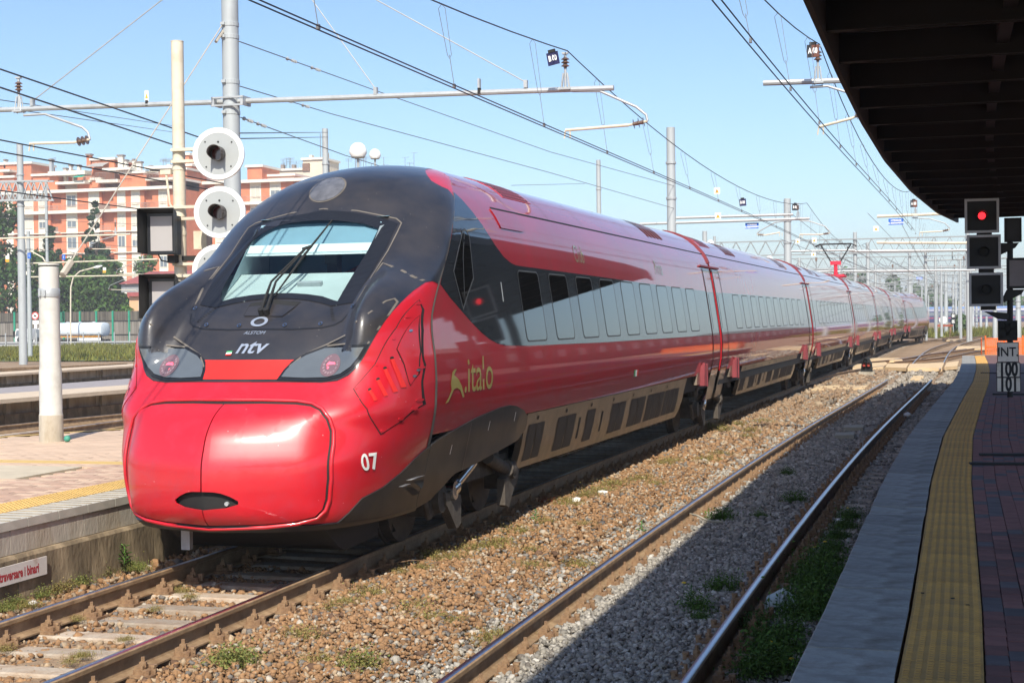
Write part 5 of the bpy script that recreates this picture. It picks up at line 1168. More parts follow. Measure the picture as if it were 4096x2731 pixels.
reg_arm(m2, [px(3200, 884, Y2) - O2, px(3235, 884, Y2) - O2, px(3300, 905, Y2) - O2, px(3318, 925, Y2) - O2, px(3320, 932, Y2) - O2], px(3295, 934, Y2) - O2, px(3200, 952, Y2) - O2)
reg_arm(m2, [px(3140, 884, Y2) - O2, px(3100, 890, Y2) - O2, px(3045, 920, Y2) - O2, px(3030, 932, Y2) - O2, px(3028, 938, Y2) - O2], px(3050, 942, Y2) - O2, px(3120, 944, Y2) - O2)
m3 = mast('grey mast standing just left of the pantograph', 3153, 795, 97, .26); O3 = Vector(m3.location)
m = MB(); m.tube([px(3160, 1005, 97) - O3, px(3420, 1000, 97) - O3], .06, 8); m.build('cross_arm', steel_grey, m3); insulator_set(m3, px(3390, 1003, 97) - O3, px(3390, 985, 97) - O3)
# arms on the near right side, under and beyond the canopy
Yb = 27.8; am = thing('bracket_arm', 'grey tube arm with insulator coming out from behind the canopy edge, nearest one', 'overhead arm', px(3400, 330, Yb), 0, 'cantilever arms at the canopy'); O = Vector(am.location)
m = MB(); m.tube([px(3053, 333, Yb) - O, px(3560, 316, Yb) - O], .05, 8); m.build('cross_arm', steel_grey, am); insulator_set(am, px(3272, 325, Yb) - O, px(3272, 186, Yb) - O)
reg_arm(am, [px(3240, 350, Yb) - O, px(3310, 345, Yb) - O, px(3420, 380, Yb) - O, px(3470, 420, Yb) - O, px(3475, 440, Yb) - O], px(3440, 462, Yb) - O, px(3275, 540, Yb) - O)
Yb = 60.5; am = thing('bracket_arm', 'brownish tube arm with insulator over the nearest track, second one near the canopy tip', 'overhead arm', px(3700, 860, Yb), 0, 'cantilever arms at the canopy'); O = Vector(am.location)
m = MB(); m.tube([px(3508, 866, Yb) - O, px(3860, 852, Yb) - O], .055, 8); m.build('cross_arm', cream, am); insulator_set(am, px(3662, 862, Yb) - O, px(3660, 800, Yb) - O)
reg_arm(am, [px(3650, 872, Yb) - O, px(3720, 875, Yb) - O, px(3780, 893, Yb) - O, px(3798, 912, Yb) - O, px(3799, 918, Yb) - O], px(3780, 922, Yb) - O, px(3680, 944, Yb) - O)
for k, (x0, y0, x1, y1, Y, lab) in enumerate(((3507, 970, 3900, 972, 90, 'brown cross tube below the canopy tip, first of the far tubes'), (3060, 1088, 3900, 1080, 130, 'pale cross tube low over the coach roofs'), (3400, 1005, 3950, 1000, 105, 'pale cross tube above the far coaches'))):
    o = MB(); A, B = px(x0, y0, Y), px(x1, y1, Y); o.tube([A, B], .08, 8); q = o.build('cross_tube', cream if k == 0 else steel_grey); tag(q, lab, 'overhead arm', 'far cross tubes')
gal2 = M('gantry_steel', (.27, .29, .30), rough=.55, metal=.15, var=.08)
def gantry(label, Y, xa, xb, zb, h=1.1, legs=(), step=1.3, d=.5, r=.045):
    A = px(xa, 1200, Y); B = px(xb, 1200, Y); t = thing('lattice_gantry', label, 'gantry', ((A.x + B.x) / 2, Y, 0), 0, 'lattice gantries over the yard'); ox = t.location.x; x0, x1 = A.x - ox, B.x - ox
    for dy in (-d / 2, d / 2):
        for z in (zb, zb + h): m = MB(); m.box(((x0 + x1) / 2, dy, z), (x1 - x0, r * 2, r * 2)); m.build('chord', gal2, t)
    n = max(2, int((x1 - x0) / step)); m = MB()
    for dy in (-d / 2, d / 2):
        for k in range(n):
            a = x0 + (x1 - x0) * k / n; b = x0 + (x1 - x0) * (k + .5) / n; c = x0 + (x1 - x0) * (k + 1) / n
            m.tube([(a, dy, zb), (b, dy, zb + h)], r * .7, 4, False); m.tube([(b, dy, zb + h), (c, dy, zb)], r * .7, 4, False)
    tag(m.build('lattice_brace', gal2, t), kind='stuff')
    for lx in legs: 
        P = px(lx, 1200, Y).x - ox; m = MB(); m.tube([(P, 0, -.2), (P, 0, zb + h + .6)], .17, 10); m.build('leg', galv, t)
    return t
gantry('nearest lattice gantry, its left end showing over the third coach', 138, 2858, 3960, 7.7, 1.25, (2822, 3422, 3872))
gantry('second lattice gantry behind the pantograph', 178, 3040, 3990, 7.6, 1.2, (3365, 3640))
gantry('third lattice gantry, low above the coach roofs', 225, 3150, 3990, 7.6, 1.2, (3420, 3744))
gantry('fourth lattice gantry far over the yard', 285, 3200, 3990, 7.6, 1.2, (3520, 3813)); gantry('fifth lattice gantry, smaller and paler over the yard', 350, 3230, 3990, 7.8, 1.3, (3580, 3863))
gantry('farthest lattice gantry, a thin line near the trees', 440, 3250, 3990, 8.0, 1.4, (3600, 3760), step=1.8)
for x, yt, Y, r, lab in ((2822, 925, 138, .25, 'short wide mast top peeping over the second coach roof'), (2400, 640, 75, .13, 'thin mast with a lamp bracket behind the leading coach'), (2861, 945, 150, .16, 'small white post over the second coach'), (3473, 970, 150, .20, 'white mast right of the pantograph'), (3640, 1035, 175, .19, 'white mast over the fifth coach'), (3744, 1085, 190, .2, 'slim mast beside the rear cab car'), (3784, 1090, 178, .22, 'thick mast in the grass beyond the rear cab car'), (3813, 1130, 230, .18, 'slim mast behind the far number boards'), (3824, 1130, 260, .18, 'one of two close slim masts by the bush'), (3863, 1120, 300, .2, 'slim mast right of the lattice pylon'), (3876, 1000, 188, .24, 'tall mast at the left edge of the signal heads'), (3892, 1225, 240, .18, 'mast seen just under the lowest signal head'), (3906, 1225, 232, .18, 'second mast under the lowest signal head'), (3923, 1225, 225, .18, 'third mast under the lowest signal head'), (3946, 1265, 210, .17, 'short post in the grass by the signal bracket'), (3980, 1200, 160, .22, 'mast behind the orange fence'), (4073, 1180, 150, .25, 'thick mast at the right edge behind the orange fence'), (1310, 515, 62, .15, 'distant grey pole behind the train roof')):
    mast(lab, x, yt, Y, r)
# lattice pylon
Y = 250; P = px(3847, 1250, Y); py = thing('lattice_pylon', 'narrow lattice pylon standing behind the bush', 'pylon', (P.x, Y, -.2)); m = MB()
for dx in (-.5, .5): b = MB(); b.box((dx, 0, 6), (.12, .12, 12)); b.build('leg', gal2, py)
for k in range(10): m.tube([(-.5, 0, k * 1.2), (.5, 0, k * 1.2 + .6)], .05, 4, False); m.tube([(.5, 0, k * 1.2 + .6), (-.5, 0, k * 1.2 + 1.2)], .05, 4, False)
tag(m.build('lattice_brace', gal2, py), kind='stuff')
# masts at the left, beyond the platforms
mL = mast('thick grey mast at far left carrying a lattice beam', 90, 575, 85, .24); OL = Vector(mL.location); Yl = 85
for z_, in ((728,), (800,)):
    for dy in (-.3, .3): m = MB(); A = px(-400, z_ + 8, Yl) - OL; B = px(205, z_ - (4 if z_ < 750 else 0), Yl) - OL; A.y += dy; B.y += dy; c = (A + B) / 2; m.tube([A, B], .07, 4); m.build('beam_chord', galv, mL)
m = MB()
for k in range(12):
    xa = 200 - k * 50; 
    for dy in (-.3, .3):
        a = px(xa, 800, Yl) - OL; b = px(xa - 25, 728, Yl) - OL; c = px(xa - 50, 800, Yl) - OL
        for q in (a, b, c): q.y += dy
        m.tube([a, b], .05, 4, False); m.tube([b, c], .05, 4, False)
tag(m.build('beam_lattice', galv, mL), kind='stuff')
mR = mast('slim grey mast standing in the grass, just right of the thick one', 118, 925, 100, .16); ORr = Vector(mR.location)
mast('thin mast reaching up behind the lattice beam end', 192, 730, 110, .13)
for x0, y0, x1, y1, Y, lab in ((-80, 957, 522, 937, 84, 'brown cross arm at left, top one in front of the apartments'), (105, 1054, 630, 1037, 100, 'brown cross arm at left, middle one in front of the trees'), (120, 1108, 600, 1101, 110, 'thin cross arm at left, lowest one above the truck')):
    t = thing('catenary_cantilever', lab, 'overhead arm', px(x0, y0, Y), 0, 'cross arms at the left'); O = Vector(t.location); m = MB(); m.tube([px(x0, y0, Y) - O, px(x1, y1, Y) - O], .055, 8); m.build('tube', cream, t)
    xi = x1 - 60; yi = y1 + (y0 - y1) * 60 / (x1 - x0); insulator_set(t, px(xi, yi, Y) - O, px(xi, yi - 58 if Y < 90 else yi - 38, Y) - O)
    reg_arm(t, [px(xi, yi + 5, Y) - O, px(xi - 50, yi + 18, Y) - O, px(xi - 100, yi + 40, Y) - O, px(xi - 106, yi + 55, Y) - O], px(xi - 80, yi + 60, Y) - O, px(xi + 5, yi + 66, Y) - O)
for k, (x0, y0, x1, y1) in enumerate(((0, 870, 700, 905), (0, 950, 700, 1000), (0, 985, 640, 1045), (250, 1000, 640, 1095), (120, 1035, 420, 1095))): wire('fine wire in front of the trees at left, ' + ['highest', 'second', 'third', 'slanting fourth', 'lowest'][k] + ' of five', [px(x0, y0, 90), px(x1, y1, 110)], .014, wire_g)
# ------------------------------------------------------------------ leaf clouds for trees, bushes and weeds
leaf_m = M('tree_leaves', (.9, .9, .9), rough=.7, var=.2, scale=.6, tint=True, spec=.25)
trunk_m = M('bark', (.09, .065, .045), rough=.95, var=.3, scale=5)
def leaves(name, P, N_out, size, tint, parent, mat=None):
    n = len(P); d = RNG.normal(size=(n, 3)); d = d / np.linalg.norm(d, axis=1)[:, None] + N_out * .8; d /= np.linalg.norm(d, axis=1)[:, None]
    r = RNG.normal(size=(n, 3)); a = np.cross(d, r); a /= np.linalg.norm(a, axis=1)[:, None]; b = np.cross(d, a); s = size * RNG.uniform(.6, 1.4, n)[:, None]
    V = np.stack([P - a * s, P + b * s * .55, P + a * s, P - b * s * .55], 1).reshape(-1, 3); F = np.arange(n * 4).reshape(-1, 4)
    return raw_mesh(name, V, F, mat or leaf_m, parent, col=np.repeat(tint, 4, axis=0))
def blob_points(blobs, n):
    w = np.array([b[3] ** 2 for b in blobs]); w = w / w.sum(); P = []; N = []; C = []
    for (x, y, z, r), f in zip(blobs, w):
        k = max(8, int(n * f)); d = RNG.normal(size=(k, 3)); d /= np.linalg.norm(d, axis=1)[:, None]; rr = r * RNG.uniform(.55, 1.08, k) ** .6
        P.append(np.array([x, y, z]) + d * rr[:, None] * np.array([1, .8, .85])); N.append(d); C.append(np.full(k, RNG.uniform(.7, 1.25)))
    return np.concatenate(P), np.concatenate(N), np.concatenate(C)
def tree(label, base, height, width, n=3500, leaf=.28, col=(.055, .115, .025), kind='tree', blobs=None, group='trees behind the noise wall', trunk=True):
    t = thing('tree', label, kind, base, 0, group)
    if blobs is None:
        blobs = []
        for k in range(16):
            a = random.uniform(0, 2 * math.pi); f = random.random(); z = height * (.22 + .70 * f); rad = width / 2 * math.sin(math.pi * min(1, .25 + .72 * f)) * random.uniform(.25, .85); r = width * random.uniform(.14, .25)
            blobs.append((rad * math.cos(a), rad * math.sin(a) * .7, z, r))
        blobs.append((0, 0, height * .55, width * .34)); blobs.append((0, 0, height * .84, width * .2))
    P, N_, C = blob_points(blobs, n); P[:, 2] = np.maximum(P[:, 2], .3)
    tint = np.array(col)[None] * (C[:, None] * RNG.uniform(.65, 1.45, (len(P), 1))) * (1 + RNG.uniform(-.12, .12, (len(P), 3)))
    leaves('crown', P, N_, leaf, np.clip(tint, 0, 1), t)
    if trunk:
        m = MB(); m.tube([(0, 0, -.3), (.05, 0, height * .3), (0, .05, height * .7)], [width * .035, width * .028, width * .010], 7)
        for k in range(6): a = k * 1.1; m.tube([(0, 0, height * (.25 + .06 * k)), (width * .25 * math.cos(a), width * .2 * math.sin(a), height * (.42 + .07 * k))], [width * .014, width * .005], 5)
        m.build('trunk', trunk_m, t)
    return t
def tree_px(label, xc, ytop, wpx, Y, **kw):
    P = px(xc, 1250, Y); h = px(xc, ytop, Y).z; return tree(label, (P.x, Y, 0), h, wpx / FPX * Y, **kw)
G1, G2, G3 = (.034, .080, .016), (.058, .120, .022), (.022, .056, .018)
tree_px('big dark green tree at the far left edge, beside the thick mast', 10, 800, 330, 204, n=5200, leaf=.34, col=G1)
tree_px('broad green tree between the two left masts', 170, 985, 260, 206, n=3600, leaf=.32, col=G1)
tree_px('round bright green tree right behind the tanker truck', 390, 1020, 300, 200, n=5200, leaf=.32, col=G2)
tree_px('dense tree behind the street lamp', 300, 1030, 240, 208, n=3600, leaf=.32, col=G1)
tree_px('darker tree beside the red-roofed house', 470, 1090, 170, 203, n=2600, leaf=.30, col=G1)
tree_px('leafy tree top behind the black indicator boxes', 590, 1000, 220, 215, n=2600, leaf=.30, col=G2)
tree_px('low bright bush in front of the red-roofed house', 500, 1215, 110, 188, n=1100, leaf=.25, col=(.11, .20, .035))
tree_px('green tree rising at the far left behind the first one', -60, 840, 260, 215, n=2600, leaf=.34, col=G1)
# tall cedar with drooping tiers
def cedar(label, xc, ytop, wpx, Y):
    P = px(xc, 1250, Y); h = px(xc, ytop, Y).z; w = wpx / FPX * Y; bl = []
    for k in range(15):
        f = k / 14; z = h * (.30 + .68 * f); rad = w / 2 * (1 - f) ** .9 + .25
        for j in range(max(2, int(6 * (1 - f)) + 1)):
            a = random.uniform(0, 2 * math.pi); q = rad * random.uniform(.3, 1); bl.append((q * math.cos(a), q * math.sin(a), z - q * .18, max(.5, rad * .28)))
    tree(label, (P.x, Y, 0), h, w, n=7000, leaf=.36, col=G3, blobs=bl)
cedar('tall dark cedar with a pointed top in front of the apartments', 385, 805, 260, 226); cedar('drooping cedar left of the tall one', 205, 905, 190, 222)
# far trees in the yard
for k, (x, yt, w, Y, lab) in enumerate(((3370, 1062, 170, 430, 'rounded far tree behind the pantograph'), (3440, 1085, 110, 440, 'far tree right of the pantograph'), (3570, 1090, 90, 420, 'small far tree left of the tall white mast'), (3660, 1140, 130, 480, 'far hedge-like tree over the rear coaches'), (3740, 1140, 110, 500, 'far tree beside the slim masts'), (3800, 1190, 90, 460, 'far tree behind the number boards'), (3900, 1180, 90, 470, 'far tree behind the signal heads'), (3250, 1130, 140, 520, 'low far tree left of the pantograph'), (4060, 1190, 120, 430, 'far tree at the right edge'))):
    tree_px(lab, x, yt, w, Y, n=1300, leaf=.75, col=(.06, .115, .04), group='far trees beyond the yard')
# ------------------------------------------------------------------ grass banks
grass_m = M('grass_blades', (.9, .9, .9), rough=.8, var=.15, scale=3, tint=True, spec=.2)
turf_m = M('grass_ground', (.10, .115, .035), rough=.95, var=.4, scale=2, col2=(.17, .18, .06), c2amt=.45, c2scale=.6)
def blades(name, P, h, tint, w=.02, parent=None):
    n = len(P); a = RNG.uniform(0, 2 * math.pi, n); dx = np.cos(a) * w; dy = np.sin(a) * w; lean = RNG.normal(0, .3, (n, 2)) * h[:, None]
    V = np.stack([P + np.stack([dx, dy, 0 * dx], 1), P - np.stack([dx, dy, 0 * dx], 1), P + np.stack([lean[:, 0], lean[:, 1], h], 1)], 1).reshape(-1, 3)
    o = raw_mesh(name, V, np.arange(3 * n).reshape(-1, 3), grass_m, parent, col=np.repeat(tint, 3, axis=0)); return o
def bank(name, x0, x1, y0, y1, z, n, hmin, hmax, w, dark=False):
    m = MB(); m.add([(x0, y0, z), (x1, y0, z), (x1, y1, z), (x0, y1, z)], [(0, 1, 2, 3)]); o = m.build('grass_bank', turf_m); tag(o, kind='structure')
    P = np.column_stack([RNG.uniform(x0, x1, n), RNG.uniform(y0, y1, n), np.full(n, z)]); h = RNG.uniform(hmin, hmax, n) * (.6 + .8 * np.abs(np.sin(P[:, 0] * .35 + np.sin(P[:, 1] * .2))))
    t = np.array([.115, .135, .035])[None] * RNG.uniform(.6, 1.5, (n, 1)) + np.array([.07, .03, 0])[None] * RNG.random((n, 1)); o = blades('grass', P, h, np.clip(t, 0, 1), w); tag(o, kind='stuff')
bank('grass', -95, -24, 92, 160, -.17, 42000, .15, .42, .06)
bank('grass', -3, 30, 168, 215, -.17, 12000, .3, .8, .09)
# ------------------------------------------------------------------ apartments
ob = M('orange_brick', (.55, .19, .10), rough=.9, var=.12, scale=.8); wp = M('white_render', (.76, .71, .61), rough=.9, var=.06, scale=.6); slabm = M('white_slab_edge', (.68, .65, .57), rough=.85, var=.06, scale=.5)
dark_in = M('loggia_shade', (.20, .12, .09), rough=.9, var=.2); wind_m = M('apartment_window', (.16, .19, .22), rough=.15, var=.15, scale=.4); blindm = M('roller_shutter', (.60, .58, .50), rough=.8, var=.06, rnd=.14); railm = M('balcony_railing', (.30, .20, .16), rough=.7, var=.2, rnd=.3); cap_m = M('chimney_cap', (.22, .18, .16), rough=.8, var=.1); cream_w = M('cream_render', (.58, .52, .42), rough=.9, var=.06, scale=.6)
def apartments(label, Y, xoff, cols, y_roof, floors, y_ground=1290, slabs=True):
    x0 = cols[0][0] + xoff; A = px(x0, 1250, Y); t = thing('apartment_block', label, 'apartment building', (A.x, Y, 0), 0, 'apartment blocks behind the trees'); O = Vector((A.x, Y, 0))
    X = lambda x: px(x + xoff, 1250, Y).x - O.x
    Z = lambda y: CAMH + (px(600, 1250, Y).z - CAMH) + (1250 - y) / FPX * Y
    xe = cols[-1][1]; zr = Z(y_roof); fh = (zr) / floors; w = X(xe) - X(cols[0][0])
    m = MB(); m.box((w / 2, 6.2, zr / 2), (w, 11, zr)); m.build('core_wall', ob, t)
    for (a, b, kd) in cols:
        xa, xb = X(a), X(b); cw = xb - xa
        if kd in 'ow':
            m = MB(); m.box(((xa + xb) / 2, .35, zr / 2), (cw, .7 if kd == 'o' else .6, zr)); m.build('wall_bay', ob if kd == 'o' else wp, t)
        for f in range(floors):
            z = f * fh; cx = (xa + xb) / 2
            if kd == 'w' and cw > 1.6:
                ww = min(cw * .78, 2.3); wv = MB(); wv.box((cx, .02, z + fh * .53), (ww, .10, fh * .50)); sh = random.random()
                q = wv.build('window', blindm if sh < .55 else wind_m, t)
                fr = MB()
                for dx in (-.5, 0, .5): fr.box((cx + dx * ww, -.05, z + fh * .53), (.07, .06, fh * .52))
                fr.box((cx, -.05, z + fh * .27), (ww, .08, .07)); fr.build('frame', slabm, q)
                if 0.4 < sh < .75: bl = MB(); bl.box((cx, -.04, z + fh * .67), (ww * .98, .05, fh * .22)); bl.build('shutter', blindm, q)
            elif kd == 'l':
                g = MB(); g.box((cx, 1.0, z + fh * .45), (cw * .5, .1, fh * .7)); g.build('balcony_door', wind_m if random.random() < .5 else blindm, t)
                s = MB(); s.box((cx, -.45, z + .10), (cw * 1.04, 1.3, .2)); bs = s.build('balcony', slabm, t)
                r = MB(); 
                for k in range(9): r.box((xa + cw * (k + .5) / 9, -1.05, z + .65), (.05, .04, .9))
                r.box((cx, -1.05, z + 1.1), (cw, .06, .07)); r.box((cx, -1.04, z + .62), (cw * .96, .02, .8 if random.random() < .4 else .1)); r.build('railing', railm, bs)
    for f in range(1, floors + 1):
        z = f * fh; big = f >= floors - 1; m = MB(); m.box((w / 2, -.30 if big else .0, z), (w + (.4 if big else 0), 1.5 if big else .75, .55 if big else .16)); m.build('floor_band', slabm, t)
        if f == floors - 1:
            for k in range(24):
                xa = w * k / 24; r = MB()
                for q in range(6): r.box((xa + w / 24 * (q + .5) / 6, -1.0, z + .72), (.05, .04, .95))
                r.box((xa + w / 48, -1.0, z + 1.2), (w / 24, .05, .06)); r.build('railing', railm, t)
    return t, X, Z, zr, O
C_ = []
s = 1 / 1.867
base_cols = [(-60, 55, 'o'), (55, 110, 'w'), (110, 135, 'o'), (135, 190, 'l'), (190, 262, 'w'), (262, 297, 'o'), (297, 365, 'w'), (365, 388, 'o'), (388, 470, 'l'), (470, 505, 'o'), (505, 590, 'w'), (590, 672, 'o'), (672, 755, 'w'), (755, 772, 'o'), (772, 860, 'l'), (860, 886, 'o'), (886, 950, 'w'), (950, 990, 'o'), (990, 1060, 'w'), (1060, 1090, 'o'), (1090, 1150, 'l'), (1150, 1195, 'o'), (1195, 1262, 'w'), (1262, 1310, 'o')]
cols1 = [(a * s, b * s, k) for a, b, k in base_cols]
t1, X1, Z1, zr1, O1 = apartments('long orange brick and white apartment block behind the trees at left', 250, 0, cols1, 700, 7)
def roofbox(t, X, Z, x0, y0, x1, y1, mat, name='roof_storey', dy=1.5, dep=8, cap=True):
    a, b = X(x0), X(x1); za, zb = Z(y1), Z(y0); m = MB(); m.box(((a + b) / 2, dy + dep / 2, (za + zb) / 2), (b - a, dep, zb - za)); o = m.build(name, mat, t)
    if cap: c = MB(); c.box(((a + b) / 2, dy + dep / 2 - .1, zb + .2), (b - a + .6, dep + .5, .42)); c.build('roof_cap', slabm, o)
    return o
def cx_(v): return v * s
def cy_(v): return 520 + v * s
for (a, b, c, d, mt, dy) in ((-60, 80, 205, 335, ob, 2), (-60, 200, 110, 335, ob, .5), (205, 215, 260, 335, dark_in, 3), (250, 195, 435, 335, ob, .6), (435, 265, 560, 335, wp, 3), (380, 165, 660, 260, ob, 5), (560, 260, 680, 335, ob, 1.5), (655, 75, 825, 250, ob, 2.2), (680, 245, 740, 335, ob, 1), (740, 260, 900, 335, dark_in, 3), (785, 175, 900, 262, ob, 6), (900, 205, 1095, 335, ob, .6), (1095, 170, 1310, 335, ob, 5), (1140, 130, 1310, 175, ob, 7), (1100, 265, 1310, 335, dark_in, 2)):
    roofbox(t1, X1, Z1, cx_(a), cy_(b), cx_(c), cy_(d), mt, dy=dy)
for (a, b, c, d) in ((0, 130, 95, 150), (435, 255, 655, 275), (735, 250, 900, 275), (785, 155, 1000, 178), (1100, 155, 1310, 178), (1105, 250, 1310, 272), (380, 165, 655, 200)): roofbox(t1, X1, Z1, cx_(a), cy_(b), cx_(c), cy_(d), slabm, 'roof_band', dy=-.3, dep=3, cap=False)
for (a, b, c, d, mt) in ((855, 50, 890, 155, wp), (905, 92, 919, 200, wp), (965, 90, 979, 160, wp), (990, 112, 1026, 172, wp), (340, 60, 358, 215, steel_grey), (446, 140, 465, 260, wp), (488, 115, 502, 165, wp), (512, 160, 524, 250, wp), (550, 118, 565, 165, wp), (620, 30, 650, 130, ob), (0, 45, 12, 110, wp), (1090, 150, 1106, 210, wp), (1258, 150, 1272, 215, wp)):
    o = roofbox(t1, X1, Z1, cx_(a), cy_(b), cx_(c), cy_(d), mt, 'chimney', dy=2, dep=.8, cap=False); xx = (X1(cx_(a)) + X1(cx_(c))) / 2; m = MB(); m.box((xx, 2.4, Z1(cy_(b)) + .15), ((X1(cx_(c)) - X1(cx_(a))) * 1.35, 1.1, .3)); m.build('chimney_cap', cap_m, o)
# sloping grey roof, green awning, striped awning, glass screen
m = MB(); a, b = X1(cx_(665)), X1(cx_(800)); m.add([(a, -.6, Z1(cy_(135))), (b, -.6, Z1(cy_(135))), (b - .5, 3.4, Z1(cy_(78))), (a + .6, 3.4, Z1(cy_(78))), (a, -.6, Z1(cy_(142))), (b, -.6, Z1(cy_(142)))], [(0, 1, 2, 3), (4, 5, 1, 0)]); m.build('metal_roof', M('zinc_roof', (.36, .35, .33), rough=.5, var=.15), t1)
m = MB(); a, b = X1(cx_(583)), X1(cx_(653)); m.add([(a, -1.2, Z1(cy_(226))), (b, -1.2, Z1(cy_(226))), (b, 1.4, Z1(cy_(190))), (a, 1.4, Z1(cy_(190)))], [(0, 1, 2, 3)]); m.build('awning', M('green_awning', (.0, .36, .25), rough=.8, var=.05), t1)
for k in range(8):
    a, b = X1(cx_(1110 + k * 13)), X1(cx_(1110 + k * 13 + 13)); m = MB(); m.add([(a, -1.0, Z1(cy_(210))), (b, -1.0, Z1(cy_(210))), (b, 2, Z1(cy_(182))), (a, 2, Z1(cy_(182)))], [(0, 1, 2, 3)]); m.build('awning_stripe', slabm if k % 2 else M('awning_ochre', (.50, .36, .22), rough=.8), t1)
for (a, b, c, d) in ((70, 228, 135, 262), (660, 225, 740, 262), (745, 195, 890, 250), (1105, 222, 1310, 250), (905, 180, 1000, 205)):
    xa, xb = X1(cx_(a)), X1(cx_(c)); za, zb = Z1(cy_(d)), Z1(cy_(b)); m = MB(); n = int((xb - xa) / .3)
    for k in range(n + 1): m.box((xa + (xb - xa) * k / n, -.9, (za + zb) / 2), (.06, .05, zb - za))
    m.box(((xa + xb) / 2, -.9, zb), (xb - xa, .07, .1)); m.build('terrace_railing', railm, t1)
for (x, y0, y1) in ((345, 40, 60), (1175, 85, 125), (1197, 92, 128), (1230, 92, 128), (1262, 88, 128), (850, 100, 150)):
    xx = X1(cx_(x)); m = MB(); m.tube([(xx, 3, Z1(cy_(y1 + 20))), (xx, 3, Z1(cy_(y0)))], .05, 5); 
    for k in range(4): m.tube([(xx - .7, 3, Z1(cy_(y0)) - .15 * k), (xx + .7, 3, Z1(cy_(y0)) - .15 * k + .2)], .03, 4)
    m.build('antenna', wire_g, t1)
# second block right of the round discs, and the cream roof block behind
cols2 = [(660, 705, 'w'), (705, 735, 'o'), (735, 775, 'w'), (775, 800, 'o'), (800, 840, 'l'), (840, 865, 'o'), (865, 915, 'w'), (915, 970, 'o'), (970, 1006, 'o'), (1006, 1051, 'w'), (1051, 1085, 'o'), (1085, 1130, 'w'), (1130, 1180, 'o'), (1180, 1240, 'l'), (1240, 1300, 'o')]
t2, X2, Z2, zr2, O2b = apartments('orange and white apartment block seen between the round discs and the train roof', 262, 0, cols2, 688, 7)
roofbox(t2, X2, Z2, 700, 555, 745, 690, ob, dy=2); roofbox(t2, X2, Z2, 745, 600, 800, 690, wp, dy=3); roofbox(t2, X2, Z2, 983, 622, 1042, 690, ob, dy=1.5); roofbox(t2, X2, Z2, 1042, 660, 1150, 690, cream_w, dy=4)
t3 = thing('apartment_block', 'pale cream roof storeys with a forest of aerials just above the train roof', 'apartment building', (px(1072, 1250, 280).x, 280, 0), 0, 'apartment blocks behind the trees'); O3b = Vector(t3.location)
X3 = lambda x: px(x, 1250, 280).x - O3b.x
Z3 = lambda y: CAMH + (px(1200, 1250, 280).z - CAMH) + (1250 - y) / FPX * 280
m = MB(); m.box((X3(1230), 5, Z3(690) / 2), (X3(1420) - X3(1060), 10, Z3(690))); m.build('wall', cream_w, t3)
roofbox(t3, X3, Z3, 1072, 638, 1232, 700, cream_w, dy=0); roofbox(t3, X3, Z3, 1228, 598, 1310, 700, cream_w, dy=-1); roofbox(t3, X3, Z3, 1228, 612, 1256, 645, dark_in, dy=-1.3, dep=1, cap=False)
for x, y0 in ((1243, 572), (1304, 565), (1128, 608), (1172, 610), (1098, 620), (1200, 640)): roofbox(t3, X3, Z3, x - 6, y0, x + 6, 650, cap_m if y0 > 600 else cream_w, 'chimney', dy=1, dep=1, cap=False)
for x in range(1080, 1240, 44): roofbox(t3, X3, Z3, x + 8, 655, x + 30, 685, wind_m, 'window', dy=-.2, dep=.3, cap=False)
for i in range(26):
    x = random.choice([random.uniform(1085, 1230), random.uniform(1085, 1230), random.uniform(1330, 1660)]); y0 = random.uniform(570, 625); xx = X3(x); m = MB(); m.tube([(xx, 3, Z3(650)), (xx, 3, Z3(y0))], .045, 4)
    for k in range(random.choice((1, 2, 3))): z = Z3(y0) - .25 * k; m.tube([(xx - .6, 3, z), (xx + .8, 3, z)], .03, 4)
    m.build('aerial', wire_g, t3)
m = MB(); xx = X3(1275); m.tube([(xx, 2, Z3(600)), (xx, 2, Z3(478))], .07, 5); m.build('tall_aerial', wire_g, t3)
m = MB(); m.box((X3(1500), 9, Z3(650) / 2), (X3(1690) - X3(1310), 8, Z3(650))); m.build('rear_wing', cream_w, t3)
# white dome lamp heads over the train roof
def dome(label, x, y, w, Y, low=1300):
    P = px(x, y, Y); t = thing('dome_lamp', label, 'floodlight', (P.x, Y, 0), 0, 'white dome lamps on poles'); r = w / 2 / FPX * Y; m = MB(); z = P.z
    m.lathe([(r * .75, z - r * .75), (r, z - r * .3), (r * .98, z), (r * .8, z + r * .5), (r * .45, z + r * .8), (0, z + r * .9)], n=18); autosmooth(m.build('dome', white_m, t), 50); m = MB(); m.tube([(0, 0, -.2), (0, 0, z - r * .7)], r * .18, 6); m.build('post', galv, t); m = MB(); m.lathe([(r * .7, z - r * .85), (r * .78, z - r * .72), (0, z - r * .7)], n=16); m.build('lens_ring', steel_grey, t)
dome('larger white dome lamp just above the cab roof', 1432, 602, 76, 70); dome('smaller white dome lamp right of the large one', 1500, 617, 50, 80)
dome('white dome lamp over the second coach', 2842, 974, 32, 128); dome('white dome lamp over the third coach', 3078, 1034, 26, 140)
